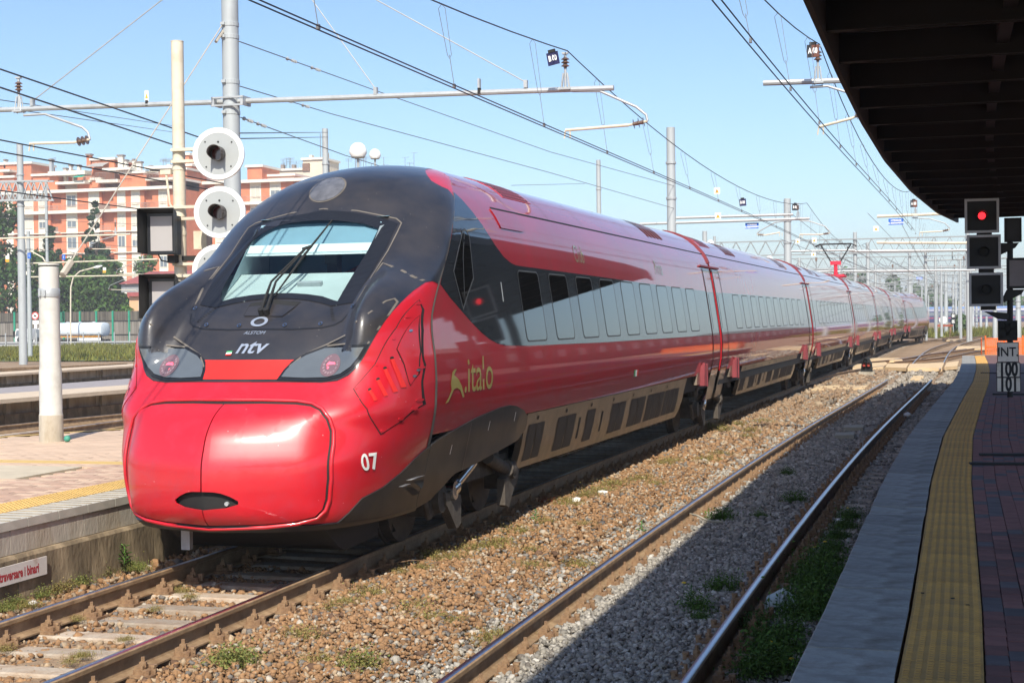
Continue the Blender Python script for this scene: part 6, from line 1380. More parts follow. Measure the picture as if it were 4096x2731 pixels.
# ------------------------------------------------------------------ house with red roof
redroof = M('red_tile_roof', (.30, .075, .07), rough=.85, var=.15, scale=1.5); peach = M('peach_wall', (.60, .36, .20), rough=.9, var=.05)
h = thing('house', 'low peach house with red roof right of the trees', 'house', (px(560, 1250, 196).x, 196, 0)); XO = h.location.x; HX = lambda x: px(x, 1250, 196).x - XO; HZ = lambda y: px(560, y, 196).z
m = MB(); m.box(((HX(518) + HX(760)) / 2, 4, HZ(1182) / 2), (HX(760) - HX(518), 8, HZ(1182))); m.build('wall', peach, h)
m = MB(); m.add([(HX(490), -1, HZ(1135)), (HX(780), -1, HZ(1135)), (HX(780), 8, HZ(1078)), (HX(490), 8, HZ(1078))], [(0, 1, 2, 3)]); m.build('roof', redroof, h)
m = MB(); m.box(((HX(494) + HX(780)) / 2, -.2, HZ(1152)), (HX(780) - HX(494), .6, HZ(1135) - HZ(1168))); m.build('roof_band', M('grey_roof_band', (.27, .28, .29), rough=.6), h); m = MB(); m.box(((HX(518) + HX(780)) / 2, -.3, HZ(1177)), (HX(780) - HX(518), .6, HZ(1170) - HZ(1186))); m.build('cornice', redroof, h)
m = MB(); m.box((HX(570), -.03, HZ(1228)), (HX(584) - HX(555), .1, HZ(1202) - HZ(1252))); w_ = m.build('window', blindm, h); m = MB(); m.box((HX(570), -.06, HZ(1242)), (HX(582) - HX(557), .1, HZ(1235) - HZ(1252))); m.build('pane', wind_m, w_)
# ------------------------------------------------------------------ noise wall, truck, guard rail
def planks_mat(name, c1, c2, sc, slant=0.0):
    m = M(name, c1, rough=.9, var=0); nt = m.node_tree; N = nt.nodes; b = N['Principled BSDF']; tc = N.new('ShaderNodeTexCoord'); mp = N.new('ShaderNodeMapping'); mp.inputs['Rotation'].default_value = (0, slant, 0); mp.inputs['Scale'].default_value = (sc, 1, .12)
    n = N.new('ShaderNodeTexNoise'); n.inputs['Scale'].default_value = 1.0; n.inputs['Detail'].default_value = 3; cr = N.new('ShaderNodeMapRange'); cr.inputs[1].default_value = .35; cr.inputs[2].default_value = .65; mx = N.new('ShaderNodeMix'); mx.data_type = 'RGBA'; mx.inputs[6].default_value = (*c1, 1); mx.inputs[7].default_value = (*c2, 1)
    for a, b_ in ((tc.outputs['Object'], mp.inputs[0]), (mp.outputs[0], n.inputs['Vector']), (n.outputs[0], cr.inputs[0]), (cr.outputs[0], mx.inputs[0]), (mx.outputs[2], b.inputs['Base Color'])): nt.links.new(a, b_)
    return m
pl_lo = planks_mat('weathered_planks', (.10, .085, .07), (.27, .245, .21), 7); pl_hi = planks_mat('dark_top_planks', (.03, .027, .022), (.15, .13, .10), 6, .45); gpost = M('green_post', (.015, .27, .16), rough=.5, var=.1)
def noise_wall():
    Y = 180; A = px(-400, 1250, Y); t = thing('noise_wall', 'long timber noise wall with green posts behind the road', 'fence', (A.x, Y, 0)); Z = lambda y: px(300, y, Y).z
    xs = [px(x, 1250, Y).x - A.x for x in np.arange(-400, 900, 65.5)]
    for a, b in zip(xs[:-1], xs[1:]):
        for z0, z1, mt, nm in ((Z(1376), Z(1342), pl_lo, 'lower_panel'), (Z(1338), Z(1287), pl_lo, 'middle_panel'), (Z(1284), Z(1247), pl_hi, 'top_panel')):
            m = MB(); m.box(((a + b) / 2, .1, (z0 + z1) / 2), (b - a - .1, .12, z1 - z0)); m.build(nm, mt, t)
        m = MB(); m.box(((a + b) / 2, .05, Z(1340)), (b - a, .16, .12)); m.box(((a + b) / 2, .05, Z(1285.5)), (b - a, .16, .10)); m.build('rail', seam_black, t)
    for x in xs: m = MB(); m.box((x, 0, Z(1245) / 2), (.22, .3, Z(1245))); m.build('post', gpost, t)
    m = MB(); m.box((px(245, 1250, Y).x - A.x, -.1, (Z(1247) + Z(1287)) / 2), (.9, .1, Z(1247) - Z(1287))); m.build('green_panel', M('green_glass_panel', (.03, .16, .10), rough=.2, var=.1), t)
noise_wall()
asph = M('road_asphalt', (.06, .06, .062), rough=.9, var=.2); m = MB(); m.add([(-140, 163, -.14), (-15, 163, -.14), (-15, 179.5, -.14), (-140, 179.5, -.14)], [(0, 1, 2, 3)]); tag(m.build('road', asph), kind='structure')
def tanker():
    Y = 171; A = px(230, 1375, Y); t = thing('tanker_truck', 'white tanker truck driving left along the road behind the poles', 'truck', (A.x, Y, -.1)); X = lambda x: px(x, 1250, Y).x - A.x; Z = lambda y: px(230, y, Y).z + .1
    tw = M('tanker_white', (.62, .68, .72), rough=.35, var=.04, scale=.4); cw = M('truck_white', (.75, .75, .73), rough=.4, var=.03)
    # tank: rounded-box section with dished ends
    sec = [(math.copysign(abs(math.cos(a)) ** .6, math.cos(a)), math.copysign(abs(math.sin(a)) ** .6, math.sin(a))) for a in np.linspace(0, 2 * math.pi, 25)[:-1]]; zc = (Z(1291) + Z(1347)) / 2; rz = (Z(1291) - Z(1347)) / 2; V = []; ringx = [(180, .55), (184, .9), (192, 1.0), (300, 1.0), (392, 1.0), (400, .93), (404, .6)]
    for x, k in ringx: V += [(X(x), 1.2 * k * a + 1.2, zc + rz * k * b) for a, b in sec]
    n = len(sec); F = [(i * n + j, i * n + (j + 1) % n, (i + 1) * n + (j + 1) % n, (i + 1) * n + j) for i in range(len(ringx) - 1) for j in range(n)] + [tuple(range(n))[::-1], tuple(range((len(ringx) - 1) * n, len(ringx) * n))]
    m = MB(); m.add(V, F); autosmooth(m.build('tank', tw, t), 40)
    m = MB(); m.box((X(290), .02, Z(1347)), (X(404) - X(185), .12, .10)); m.build('tank_rail', orange_m, t); m = MB(); m.box((X(355), .1, Z(1358)), (X(405) - X(312), .3, Z(1354) - Z(1366))); m.build('side_guard', cw, t)
    m = MB()
    for x in (240, 280): m.lathe([(.25, Z(1293)), (.25, Z(1287)), (0, Z(1286))], base=(X(x), 1.2, 0), n=10)
    for k, x in enumerate((250, 300, 355)): b = MB(); b.lathe([(.22, Z(1293)), (.22, Z(1287.5)), (0, Z(1287))], base=(X(x), 1.2, 0), n=10); b.build('hatch', steel_grey, t)
    m = MB(); m.prism([(X(58), Z(1365)), (X(56), Z(1345)), (X(62), Z(1316)), (X(66), Z(1313)), (X(112), Z(1312)), (X(112), Z(1365))], 'y', 0, 2.4); cb = m.build('cab', cw, t)
    m = MB(); m.prism([(X(60), Z(1343)), (X(65), Z(1320)), (X(98), Z(1319)), (X(98), Z(1343))], 'y', -.02, .05); m.build('cab_window', wind_m, cb); m = MB(); m.box((X(57), -.1, Z(1334)), (.15, .25, .8)); m.build('mirror', seam_black, cb)
    m = MB(); m.prism([(X(128), Z(1365)), (X(136), Z(1350)), (X(146), Z(1316)), (X(182), Z(1287)), (X(182), Z(1365))], 'y', .1, 2.3); m.build('body_front', cw, t); m = MB(); m.box((X(152), .02, Z(1332)), (1.0, .1, 1.0)); m.build('front_window', wind_m, t)
    m = MB(); m.box((X(240), 1.2, Z(1362)), (X(400) - X(62), 1.0, .25)); m.build('chassis', seam_black, t)
    for x in (80, 150, 330, 362, 390): m = MB(); m.tube([(X(x), .0, .5), (X(x), .3, .5)], .5, 16); m.build('wheel', seam_black, t)
tanker()
def guardrail():
    Y = 161; A = px(-300, 1250, Y); t = thing('guard_rail', 'steel guard rail on concrete feet along the road', 'guard rail', (A.x, Y, -.15)); X = lambda x: px(x, 1250, Y).x - A.x; Z = lambda y: px(300, y, Y).z + .15
    for y, h_ in ((1368, .16), (1380, .30)):
        m = MB(); m.box((X(300), 0, Z(y)), (X(900) - X(-300), .12, h_)); m.build('beam', steel_grey, t)
    for k, x in enumerate(np.arange(-300, 720, 31)):
        m = MB(); xx = X(x); m.prism([(xx - .32, Z(1388)), (xx + .32, Z(1388)), (xx + .24, Z(1402)), (xx + .1, Z(1402)), (xx + .14, Z(1393)), (xx - .14, Z(1393)), (xx - .1, Z(1402)), (xx - .24, Z(1402))], 'y', -.05, .25); m.build('foot', lconc, t)
        if k % 2 == 0: m = MB(); m.box((xx + .5, -.2, .7), (.10, .1, 1.6)); m.build('post', galv, t)
guardrail()
P = px(141, 1263, 158); t = thing('no_overtaking_sign', 'round red-rimmed road sign with slashed car beside the slim mast', 'road sign', (P.x, 158, 0)); m = MB(); m.tube([(0, 0, P.z), (0, -.03, P.z)], .46, 28); m.build('rim', red_flat, t); m = MB(); m.tube([(0, -.035, P.z), (0, -.045, P.z)], .35, 28); m.build('face', white_m, t); m = MB(); m.box((0, -.05, P.z), (.78, .01, .06), rot=Matrix.Rotation(.8, 3, 'Y')); m.build('slash', red_flat, t); m = MB(); m.prism([(-.2, P.z - .08), (.2, P.z - .08), (.2, P.z + .0), (.12, P.z + .02), (.08, P.z + .09), (-.08, P.z + .09), (-.14, P.z + .02), (-.2, P.z)], 'y', -.055, -.048); m.build('car_symbol', ink, t)
for k, (dz, w_, h_) in enumerate(((-.75, .8, .42), (-1.25, .35, .5))): m = MB(); m.box((.05, -.02, P.z + dz), (w_, .03, h_)); m.build('plate', white_m, t)
m = MB(); m.tube([(0, .03, 0), (0, .03, P.z)], .05, 8); m.build('post', galv, t)
def lamp_post(label, pts, Y):
    Q = [px(x, y, Y) for x, y in pts]; t = thing('street_lamp', label, 'street lamp', (Q[0].x, Y, 0), 0, 'street lamps along the road'); O = Vector(t.location); m = MB(); m.tube([q - O for q in Q], .09, 7); m.build('post', cream, t); e = Q[-1] - O; m = MB(); m.tube([e + Vector((-.2, 0, -.05)), e + Vector((.3, 0, 0)), e + Vector((.9, 0, .12))], [.1, .2, .08], 8); m.build('lamp_head', white_m, t)
lamp_post('curved street lamp rising from behind the tanker truck', [(284, 1380), (282, 1290), (283, 1150), (293, 1110), (320, 1085), (360, 1075), (382, 1068)], 168)
lamp_post('street lamp with its head beside the thick left mast', [(190, 1380), (190, 1060), (170, 1030), (120, 1002), (75, 990)], 168)
def blue_one(label, x, y, Y, kind='blue'):
    P = px(x, y, Y); t = thing('kilometre_plate', label, 'sign', P); m = MB(); m.box((0, 0, 0), (.28, .03, .42)); m.build('panel', bluep if kind == 'blue' else white_m, t)
    if kind == 'blue': text_on('lettering', '1', .3, lambda q: np.stack([q[:, 0], np.full(len(q), -.02), q[:, 1]], 1), white_m, t)
    else: m = MB(); m.box((0, -.02, -.12), (.28, .02, .2)); m.build('red_field', orange_m, t)
blue_one('blue plate with number 1 on the slim mast', 117, 1023, 99.5); blue_one('second blue plate with number 1 near the cedar', 255, 1029, 110); blue_one('small white and orange plate among the leaves at left', 30, 1035, 92, 'w'); blue_one('small orange plate in front of the round tree', 418, 1080, 112, 'w')
# ------------------------------------------------------------------ further platforms and tracks at the left
lav = M('lavender_paving', (.30, .27, .27), rough=.85, var=.1); peach_edge = M('pale_platform_edge', (.56, .45, .33), rough=.85, var=.08)
def strip_px(name, near, far, z, mat, parent=None, thick=None):
    """ground strip between two sight-line polylines at height z"""
    A = [pz(x, y, z) for x, y in near]; B = [pz(x, y, z) for x, y in far]; m = MB(); n = len(A)
    m.add(A + B, [(i, i + 1, n + i + 1, n + i) for i in range(n - 1)])
    if thick: m.add(A + [a - Vector((0, 0, thick)) for a in A], [(n + i, n + i + 1, i + 1, i) for i in range(n - 1)])
    return m.build(name, mat, parent)
f3 = lambda pts: [(x / 2.24, 1100 + y / 2.24) for x, y in pts]
xs3 = [(-300, 0), (0, 0), (560, 0), (1140, 0), (1600, 0)]
def line3(a, b, z, ext=(-700, 1900)):
    (x0, y0), (x1, y1) = a, b; g = lambda x: (x, y0 + (y1 - y0) * (x - x0) / (x1 - x0)); return f3([g(ext[0]), g(0), g(560), g(1140), g(ext[1])])
p3 = strip_px('second_platform', line3((0, 1115), (1110, 1025), 0), line3((0, 1062), (1110, 985), 0), .55, peach_edge, None, .10); tag(p3, kind='structure')
strip_px('platform_paving', line3((0, 1062), (1110, 985), 0), line3((0, 1010), (1110, 930), 0), .545, lav, p3)
A = [pz(x, y, .45) for x, y in line3((0, 1133), (1110, 1043), 0)]
for i in range(len(A) - 1):
    n = max(1, int((A[i + 1] - A[i]).length / 1.1)); d = (A[i + 1] - A[i]); an = math.atan2(d.y, d.x)
    for k in range(n):
        c = A[i].lerp(A[i + 1], (k + .5) / n); L_ = d.length / n; m = MB(); m.box((0, .22, -.16), (L_ - .03, .4, .34)); m.box((-L_ * .32, -.02, -.16), (.16, .10, .33)); m.build('wall_block', lconc, p3, loc=c, rot=(0, 0, an))
        m = MB(); m.box((0, .12, -.52), (L_ - .02, .5, .40)); m.build('footing_block', lstain, p3, loc=c, rot=(0, 0, an))
p4 = strip_px('third_platform', line3((0, 890), (1140, 815), 0), line3((0, 868), (1140, 798), 0), .42, peach_edge, None, .08); tag(p4, kind='structure')
A = [pz(x, y, .34) for x, y in line3((0, 900), (1140, 824), 0)]
for i in range(len(A) - 1):
    d = (A[i + 1] - A[i]); n = max(1, int(d.length / 2.0)); an = math.atan2(d.y, d.x)
    for k in range(n):
        c = A[i].lerp(A[i + 1], (k + .5) / n); L_ = d.length / n; m = MB(); m.box((0, .2, -.18), (L_ - .05, .4, .36)); m.box((-L_ * .3, -.03, -.18), (.3, .12, .35)); m.build('wall_block', lconc, p4, loc=c, rot=(0, 0, an)); m = MB(); m.box((0, .1, -.46), (L_ - .02, .5, .2)); m.build('footing_block', lstain, p4, loc=c, rot=(0, 0, an))
tC = thing('railway_track', 'railway track behind the left platform, half hidden by the anchor pole', 'railway track', (0, 0, 0), 0, 'railway tracks through the station')
cN = [pz(x, y, 0) for x, y in f3([(-600, 1510), (0, 1440), (560, 1372), (1080, 1300), (1500, 1245)])]; cF = [pz(x, y, 0) for x, y in f3([(-600, 1418), (0, 1348), (560, 1290), (1080, 1240), (1500, 1203)])]
for L_ in (cN, cF): rail_on([(p.x, p.y) for p in L_], 'rail', tC, [rail_side, rail_top])
for k in range(36):
    f = k / 35 * 3.99; i = int(f); a = cN[i].lerp(cN[i + 1], f - i); b = cF[i].lerp(cF[i + 1], f - i); d = b - a; c = (a + b) / 2; link('sleeper', SLEEP, tC, (c.x, c.y, -.18), (0, 0, math.atan2(d.y, d.x)))
tD = thing('railway_track', 'rusty far track at the foot of the grass bank', 'railway track', (0, 0, 0), 0, 'railway tracks through the station')
for off in (0, 14):
    rail_on([(p.x, p.y) for p in [pz(x, y - off / 2.24, 0) for x, y in f3([(-600, 890), (0, 848), (560, 828), (1140, 800)])]], 'rail', tD, [rail_side, rail_side])
# ------------------------------------------------------------------ points and crossing beyond the platform end
f5 = lambda pts: [(3196 + x / 2.6133, 1131 + y / 2.6133) for x, y in pts]
tX = thing('railway_track', 'curved turnout track swinging right beyond the platform end', 'railway track', (0, 0, 0), 0, 'railway tracks through the station')
for L_ in ([(1150, 880), (1180, 850), (1240, 785), (1300, 730), (1370, 690), (1450, 660), (1600, 615), (1740, 585), (1870, 560), (2050, 535), (2400, 505)], [(1470, 900), (1500, 860), (1530, 795), (1560, 740), (1600, 695), (1650, 660), (1720, 630), (1800, 610), (1960, 570), (2100, 550), (2500, 520)]):
    rail_on([(p.x, p.y) for p in [pz(x, y, 0.0) for x, y in f5(L_)]], 'rail', tX, [rail_side, rail_top])
tY = thing('railway_track', 'rusty diamond-crossing rails cutting across the turnout', 'railway track', (0, 0, 0), 0, 'railway tracks through the station')
for L_ in ([(700, 830), (900, 812), (1080, 795), (1350, 745), (1620, 715), (1950, 668), (2300, 640)], [(1000, 825), (1300, 800), (1560, 772), (1750, 735), (1950, 702), (2300, 672)], [(1000, 800), (1200, 775), (1300, 752), (1500, 722), (1750, 690)]):
    rail_on([(p.x, p.y) for p in [pz(x, y, -.02) for x, y in f5(L_)]], 'rail', tY, [rust, rail_top])
tZ = thing('railway_track', 'rails running away behind the rear cab car', 'railway track', (0, 0, 0), 0, 'railway tracks through the station')
for L_ in ([(1300, 612), (1500, 590), (1700, 560), (2030, 522)], [(1500, 575), (1750, 545), (2030, 505)]): rail_on([(p.x, p.y) for p in [pz(x, y, 0.0) for x, y in f5(L_)]], 'rail', tZ, [rail_side, rail_side])
tW = thing('railway_track', 'sunlit rusty rail veering off between the two main tracks', 'railway track', (0, 0, 0), 0, 'railway tracks through the station')
rail_on([(p.x, p.y) for p in [pz(x, y, 0.0) for x, y in f5([(80, 1032), (200, 992), (400, 938), (650, 893), (900, 862)])]], 'rail', tW, [rail_side, rail_top])
board_m = M('crossing_board', (.60, .45, .27), rough=.85, var=.08, scale=2); plank_m = M('old_plank', (.36, .33, .26), rough=.9, var=.2)
def slab_px(name, label, poly, z, th, mat, cat='board', group=None):
    P = [pz(x, y, z) for x, y in f5(poly)]; c = sum(P, Vector()) / len(P); n = len(P); m = MB(); m.add([p - c for p in P] + [p - c - Vector((0, 0, th)) for p in P], [tuple(range(n)), *[(i, n + i, n + (i + 1) % n, (i + 1) % n) for i in range(n)]]); o = m.build(name, mat, loc=c); tag(o, label, cat, group); return o
g = 'pale crossing boards laid between the rails'
slab_px('crossing_board', 'pale crossing board between the two rails, by the platform end', [(1160, 845), (1520, 832), (1495, 888), (1135, 888)], .01, .15, board_m, group=g); slab_px('crossing_board', 'pale crossing board left of the rails, behind the dwarf signal', [(900, 880), (930, 842), (1150, 842), (1120, 888)], .01, .15, board_m, group=g)
slab_px('crossing_board', 'pale crossing board reaching to the platform edge', [(1545, 832), (1672, 815), (1655, 868), (1520, 878)], .01, .15, board_m, group=g); slab_px('crossing_board', 'pale board beside the train, left of the dwarf signal', [(560, 890), (572, 852), (905, 826), (925, 845), (880, 880)], -.02, .12, board_m, group=g)
slab_px('crossing_board', 'thin pale board beyond the dwarf signal', [(715, 808), (725, 785), (1050, 785), (1085, 808)], -.02, .12, board_m, group=g); slab_px('crossing_board', 'pale board left of the orange fence', [(1640, 690), (1660, 660), (1950, 662), (1950, 682)], -.02, .12, board_m, group=g); slab_px('crossing_board', 'far pale board under the turnout rails', [(1540, 600), (1560, 586), (1680, 586), (1640, 600)], -.02, .12, board_m, group=g)
slab_px('broken_plank', 'long weathered pale plank lying in the gravel near the second coach', [(125, 1112), (200, 1078), (460, 1066), (720, 1072), (690, 1098), (380, 1100)], -.10, .08, board_m, 'plank')
for k, (poly, lab) in enumerate((([(1165, 1003), (1180, 990), (1285, 988), (1275, 1003)], 'lower of two short yellow boards between the nearest rails'), ([(1185, 982), (1195, 970), (1305, 968), (1300, 982)], 'upper of two short yellow boards between the nearest rails'), ([(465, 1510), (475, 1484), (680, 1480), (668, 1508)], 'upper grey board lying between the nearest rails in the shade edge'), ([(372, 1592), (385, 1562), (585, 1556), (575, 1588)], 'lower grey board lying between the nearest rails in the shade edge'))): slab_px('loose_board', lab, poly, -.08, .07, board_m if k < 2 else plank_m, 'board', 'loose boards between the rails')
# dwarf signal
P = pz(3467, 1497, -.12); d = thing('dwarf_signal', 'small black ground signal with two red lamps among the tracks', 'railway signal', P); m = MB(); m.box((0, 0, .03), (.62, .5, .16)); m.build('base', lconc, d)
m = MB(); m.prism([(-.24, .10), (.24, .10), (.21, .44), (.12, .64), (.0, .70), (-.10, .66), (-.20, .44)], 'y', -.12, .15); m.build('housing', sig_d, d)
for x, z, mt in ((-.09, .40, red_lens_d := M('dull_red_lens', (.42, .06, .04), rough=.25, var=.05)), (.09, .40, red_lens_d), (-.04, .57, lens_dark)): m = MB(); m.tube([(x, -.12, z), (x, -.17, z)], .075, 14); m.build('lens', mt, d); m = MB(); m.tube([(x, -.12, z), (x, -.26, z)], .085, 14, False); m.build('hood', sig_d, d)
# orange safety fence at the platform end
of = M('orange_plastic_mesh', (.85, .16, .03), rough=.5, var=.05); Yf = 68.0
def orange_fence():
    A = px(3942, 1420, Yf); B = px(4200, 1420, Yf); t = thing('safety_fence', 'orange plastic mesh fence across the platform end', 'fence', (A.x, Yf, PH)); L_ = B.x - A.x; H_ = px(3960, 1352, Yf).z - PH; w = .75; x = 0
    while x < L_:
        m = MB()
        for k in range(10): m.box((x + w * (k + .5) / 10, 0, H_ / 2), (.028, .02, H_))
        for k in range(9): m.box((x + w / 2, .004, H_ * (k + .5) / 9), (w, .02, .03))
        m.box((x + w / 2, 0, H_ * .97), (w, .03, H_ * .06)); m.box((x + w / 2, 0, H_ * .5), (w, .03, .06)); m.build('mesh_panel', of, t); p = MB(); p.tube([(x, .03, 0), (x, .03, H_ + .1)], .03, 8); p.build('post', of, t); x += w
    m = MB()
    for k in range(9): m.box((-.15 - .02 * k * 0, 1.2 * (k + .5) / 9, H_ / 2), (.02, .04, H_))
    for k in range(8): m.box((-.15, .6, H_ * (k + .5) / 8), (.02, 1.2, .04))
    m.build('mesh_panel', of, t)
orange_fence()
# blue train far away, number boards, rusty buffer beam, bush
bt = thing('distant_train', 'dark blue train standing far away behind the masts', 'train', (px(3815, 1290, 340).x, 340, 0)); XO = bt.location.x; bx = lambda x: px(x, 1290, 340).x - XO; bz = lambda y: px(3815, y, 340).z
navyt = M('navy_train_paint', (.035, .045, .13), rough=.35, var=.05, coat=.6); lb = M('light_blue_roof', (.12, .20, .38), rough=.5, var=.1)
for k in range(5):
    a = -2 + k * 8.2 - 6; m = MB(); m.prism([(-1.4, .5), (1.4, .5), (1.5, 1.2), (1.45, 2.9), (1.2, 3.5), (-1.2, 3.5), (-1.45, 2.9), (-1.5, 1.2)], 'x', a, a + 8.0); m.build('coach_body', navyt, bt); m = MB(); m.prism([(-1.3, 3.4), (1.3, 3.4), (.9, 3.85), (-.9, 3.85)], 'x', a, a + 8.0); m.build('coach_roof', lb, bt); m = MB(); m.box((a + 4, -1.49, 2.3), (7.2, .06, .7)); m.build('window_strip', wind_m, bt); m = MB(); m.box((a + 4, -1.51, 1.45), (8, .04, .1)); m.build('red_stripe', red_flat, bt)
nb = thing('number_board', 'black far board with white figures 00 and 05 beside the bush', 'sign', px(3813, 1275, 182)); 
for dz, tx in ((.33, '00'), (-.33, '05')): m = MB(); m.box((0, 0, dz), (.5, .03, .6)); q = m.build('board', blackp, nb); text_on('lettering', tx, .5, lambda q_, dz=dz: np.stack([q_[:, 0], np.full(len(q_), -.02), q_[:, 1] + dz], 1), white_m, q, xscale=.6, bold=.02)
m = MB(); m.tube([(0, .05, -.6), (0, .05, -2.3)], .05, 6); m.build('post', galv, nb)
m = MB(); m.lathe([(.30, 0), (.42, .02), (.42, .06), (.30, .08)], axis=(0, -1, 0), n=20); o = m.build('white_ring', white_m, loc=px(3772, 1280, 176)); tag(o, 'white ring plate beside the far thick mast', 'sign')
bb = thing('buffer_beam', 'rusty red buffer beam in the grass beyond the rear cab car', 'buffer stop', px(3775, 1330, 172)); m = MB(); m.box((0, 0, .75), (1.9, .25, .22)); m.build('beam', M('rusty_red', (.30, .07, .035), rough=.8, var=.2), bb)
for dx in (-.7, .7): m = MB(); m.box((dx, 0, .1), (.2, .25, 1.2)); m.build('leg', rust, bb)
tree_px('grey-green bush in the grass between the far masts', 3842, 1262, 80, 184, n=1600, leaf=.16, col=(.10, .16, .07), trunk=True, kind='bush')
# far low buildings beyond the yard
for k, (x0, x1, y0, Y, mt, lab) in enumerate(((3690, 3760, 1185, 620, redroof, 'far low house with a red roof behind the masts'), (3760, 3800, 1205, 600, wp, 'far white house beside the red roofed one'), (3560, 3690, 1200, 640, cream_w, 'far pale building behind the rear coaches'), (3850, 3960, 1195, 630, cream_w, 'far pale building behind the signal heads'), (4020, 4200, 1190, 600, wp, 'far white building at the right edge'))):
    a, b = px(x0, 1250, Y).x, px(x1, 1250, Y).x; zt = px((x0 + x1) / 2, y0, Y).z; t = thing('far_house', lab, 'house', ((a + b) / 2, Y, 0), 0, 'far houses beyond the yard'); m = MB(); m.box((0, 5, zt * .35), (b - a, 10, zt * .7)); m.build('wall', wp if mt is redroof else mt, t); m = MB(); m.prism([(-(b - a) / 2 - .3, zt * .7), ((b - a) / 2 + .3, zt * .7), ((b - a) / 3, zt), (-(b - a) / 3, zt)], 'y', 0, 10); m.build('roof', redroof if k in (0, 2) else cap_m, t)
    for j in range(4): m = MB(); m.box(((j - 1.5) * (b - a) / 4.5, -.05, zt * .42), ((b - a) / 9, .1, zt * .2)); m.build('window', wind_m, t)
# unseen building added on the right to darken reflections in the train side
sb = thing('reflection_building', 'long brown building added out of view to darken the train side reflections', 'building', (17, 120, 0)); sbw = M('reflection_brown_wall', (.16, .095, .075), rough=.9, var=.2, scale=.5); m = MB(); m.box((4, 0, 2.2), (8, 170, 4.8)); m.build('wall', sbw, sb); m = MB(); m.prism([(-.8, 4.6), (8.8, 4.6), (4, 6.2)], 'y', -86, 86); m.build('roof', cap_m, sb)
for k in range(34):
    for z in (2.4,): m = MB(); m.box((-.03, -82 + k * 5, z), (.12, 1.5, 2.0)); m.build('window', wind_m if k % 3 else blindm, sb)
# dense far cross arms, masts and wires of the yard throat
for k in range(34):
    Y = random.uniform(120, 420); x = random.uniform(3150, 3930); yb = 1257 - (random.uniform(5.2, 8.2) - CAMH) / Y * FPX; A = px(x, yb, Y); L_ = random.uniform(3.5, 9); m = MB(); t = thing('far_cantilever', 'far grey arm with its insulator among the crowded yard masts', 'overhead arm', A, 0, 'far arms among the yard masts'); m.tube([(0, 0, 0), (L_, 0, .06)], .05, 5); m.tube([(L_ * .3, 0, 0), (L_ * .3, 0, .7)], .05, 5); m.tube([(L_ * .5, 0, -.05), (L_ * .8, 0, -.35), (L_ * .85, 0, -.75), (L_ * .55, 0, -.95)], .04, 5); m.build('arm', gal2, t); m = MB(); m.tube([(0, 0, -A.z), (0, 0, 1.0)], .13, 7); m.build('post', galv, t); m = MB(); m.box((L_ * .3, 0, .85), (.16, .16, .3)); m.build('insulator', ins_m, t)
for k in range(16):
    Y0_ = random.uniform(70, 130); x0 = random.uniform(2950, 3700); z0 = random.uniform(5.3, 7.2); A = px(x0, 1250, Y0_); A.z = z0; B = A + Vector((random.uniform(-2, 12), 170, random.uniform(-.3, .3))); wire('far wire running away through the yard throat', sagged(A, B, .5, 8), .012, wire_g, (), 'far wires of the yard throat')
# ------------------------------------------------------------------ weeds, plants and litter
weed_m = M('weed_leaves', (.9, .9, .9), rough=.75, var=.15, scale=20, tint=True, spec=.2)
def weed_mesh(n, rad, h, c1, c2, seed):
    rg = np.random.default_rng(seed); P = np.column_stack([rg.normal(0, rad * .5, n), rg.normal(0, rad * .35, n), np.abs(rg.normal(0, h * .45, n)) * .9 + .004]); d = rg.normal(size=(n, 3)); d[:, 2] = np.abs(d[:, 2]) + .3; d /= np.linalg.norm(d, axis=1)[:, None]; r = rg.normal(size=(n, 3)); a = np.cross(d, r); a /= np.linalg.norm(a, axis=1)[:, None]; b = np.cross(d, a); s = (h * .055 + .003) * rg.uniform(.5, 1.5, n)[:, None]
    V = np.stack([P - a * s, P + b * s * .5, P + a * s, P - b * s * .5], 1).reshape(-1, 3); F = np.arange(n * 4).reshape(-1, 4); u = rg.random(n)[:, None]; t = np.array(c1) * u + np.array(c2) * (1 - u); t = t * rg.uniform(.7, 1.3, (n, 1))
    # thin stems
    m = n // 4; q = P[:m].copy(); q[:, 2] = 0; w = .0025; SV = np.stack([q + [w, 0, 0], q - [w, 0, 0], P[:m] + np.column_stack([rg.normal(0, .01, m), rg.normal(0, .01, m), np.full(m, h * .3)])], 1).reshape(-1, 3)
    V = np.concatenate([V, np.concatenate([SV, SV[2::3].repeat(1, 0)]) if False else SV]); T = np.concatenate([np.repeat(t, 4, 0), np.repeat(t[:m] * .8, 3, 0)])
    me = bpy.data.meshes.new('weed'); Fq = [tuple(f) for f in F] + [tuple(n * 4 + 3 * k + j for j in range(3)) for k in range(m)]; me.from_pydata([tuple(v) for v in V], [], Fq); ca = me.color_attributes.new('tint', 'FLOAT_COLOR', 'POINT'); cc = np.ones((len(V), 4), np.float32); cc[:, :3] = np.clip(T, 0, 1); ca.data.foreach_set('color', cc.ravel()); me.materials.append(weed_m); me.update(); return me
WY = [weed_mesh(800, .22, .10, (.27, .26, .075), (.22, .14, .06), k) for k in range(3)]; WG = [weed_mesh(800, .20, .13, (.14, .19, .05), (.22, .20, .06), 10 + k) for k in range(2)]; WR = weed_mesh(300, .18, .06, (.34, .06, .03), (.26, .10, .04), 20); WD = [weed_mesh(900, .22, .20, (.06, .13, .02), (.10, .16, .03), 30 + k) for k in range(3)]
def weed(me, x, y, sc=1.0, z=-.17, lab='low yellow-green weeds growing in the sunlit ballast', grp='weeds in the sunlit ballast', cat='weed'):
    P = pz(x, y, z); o = thing('weed_tuft', lab, cat, P, random.uniform(0, 6.28), grp); c = link('leaf', me, o); c.scale = (sc, sc, sc); tag(c, kind='stuff'); return o
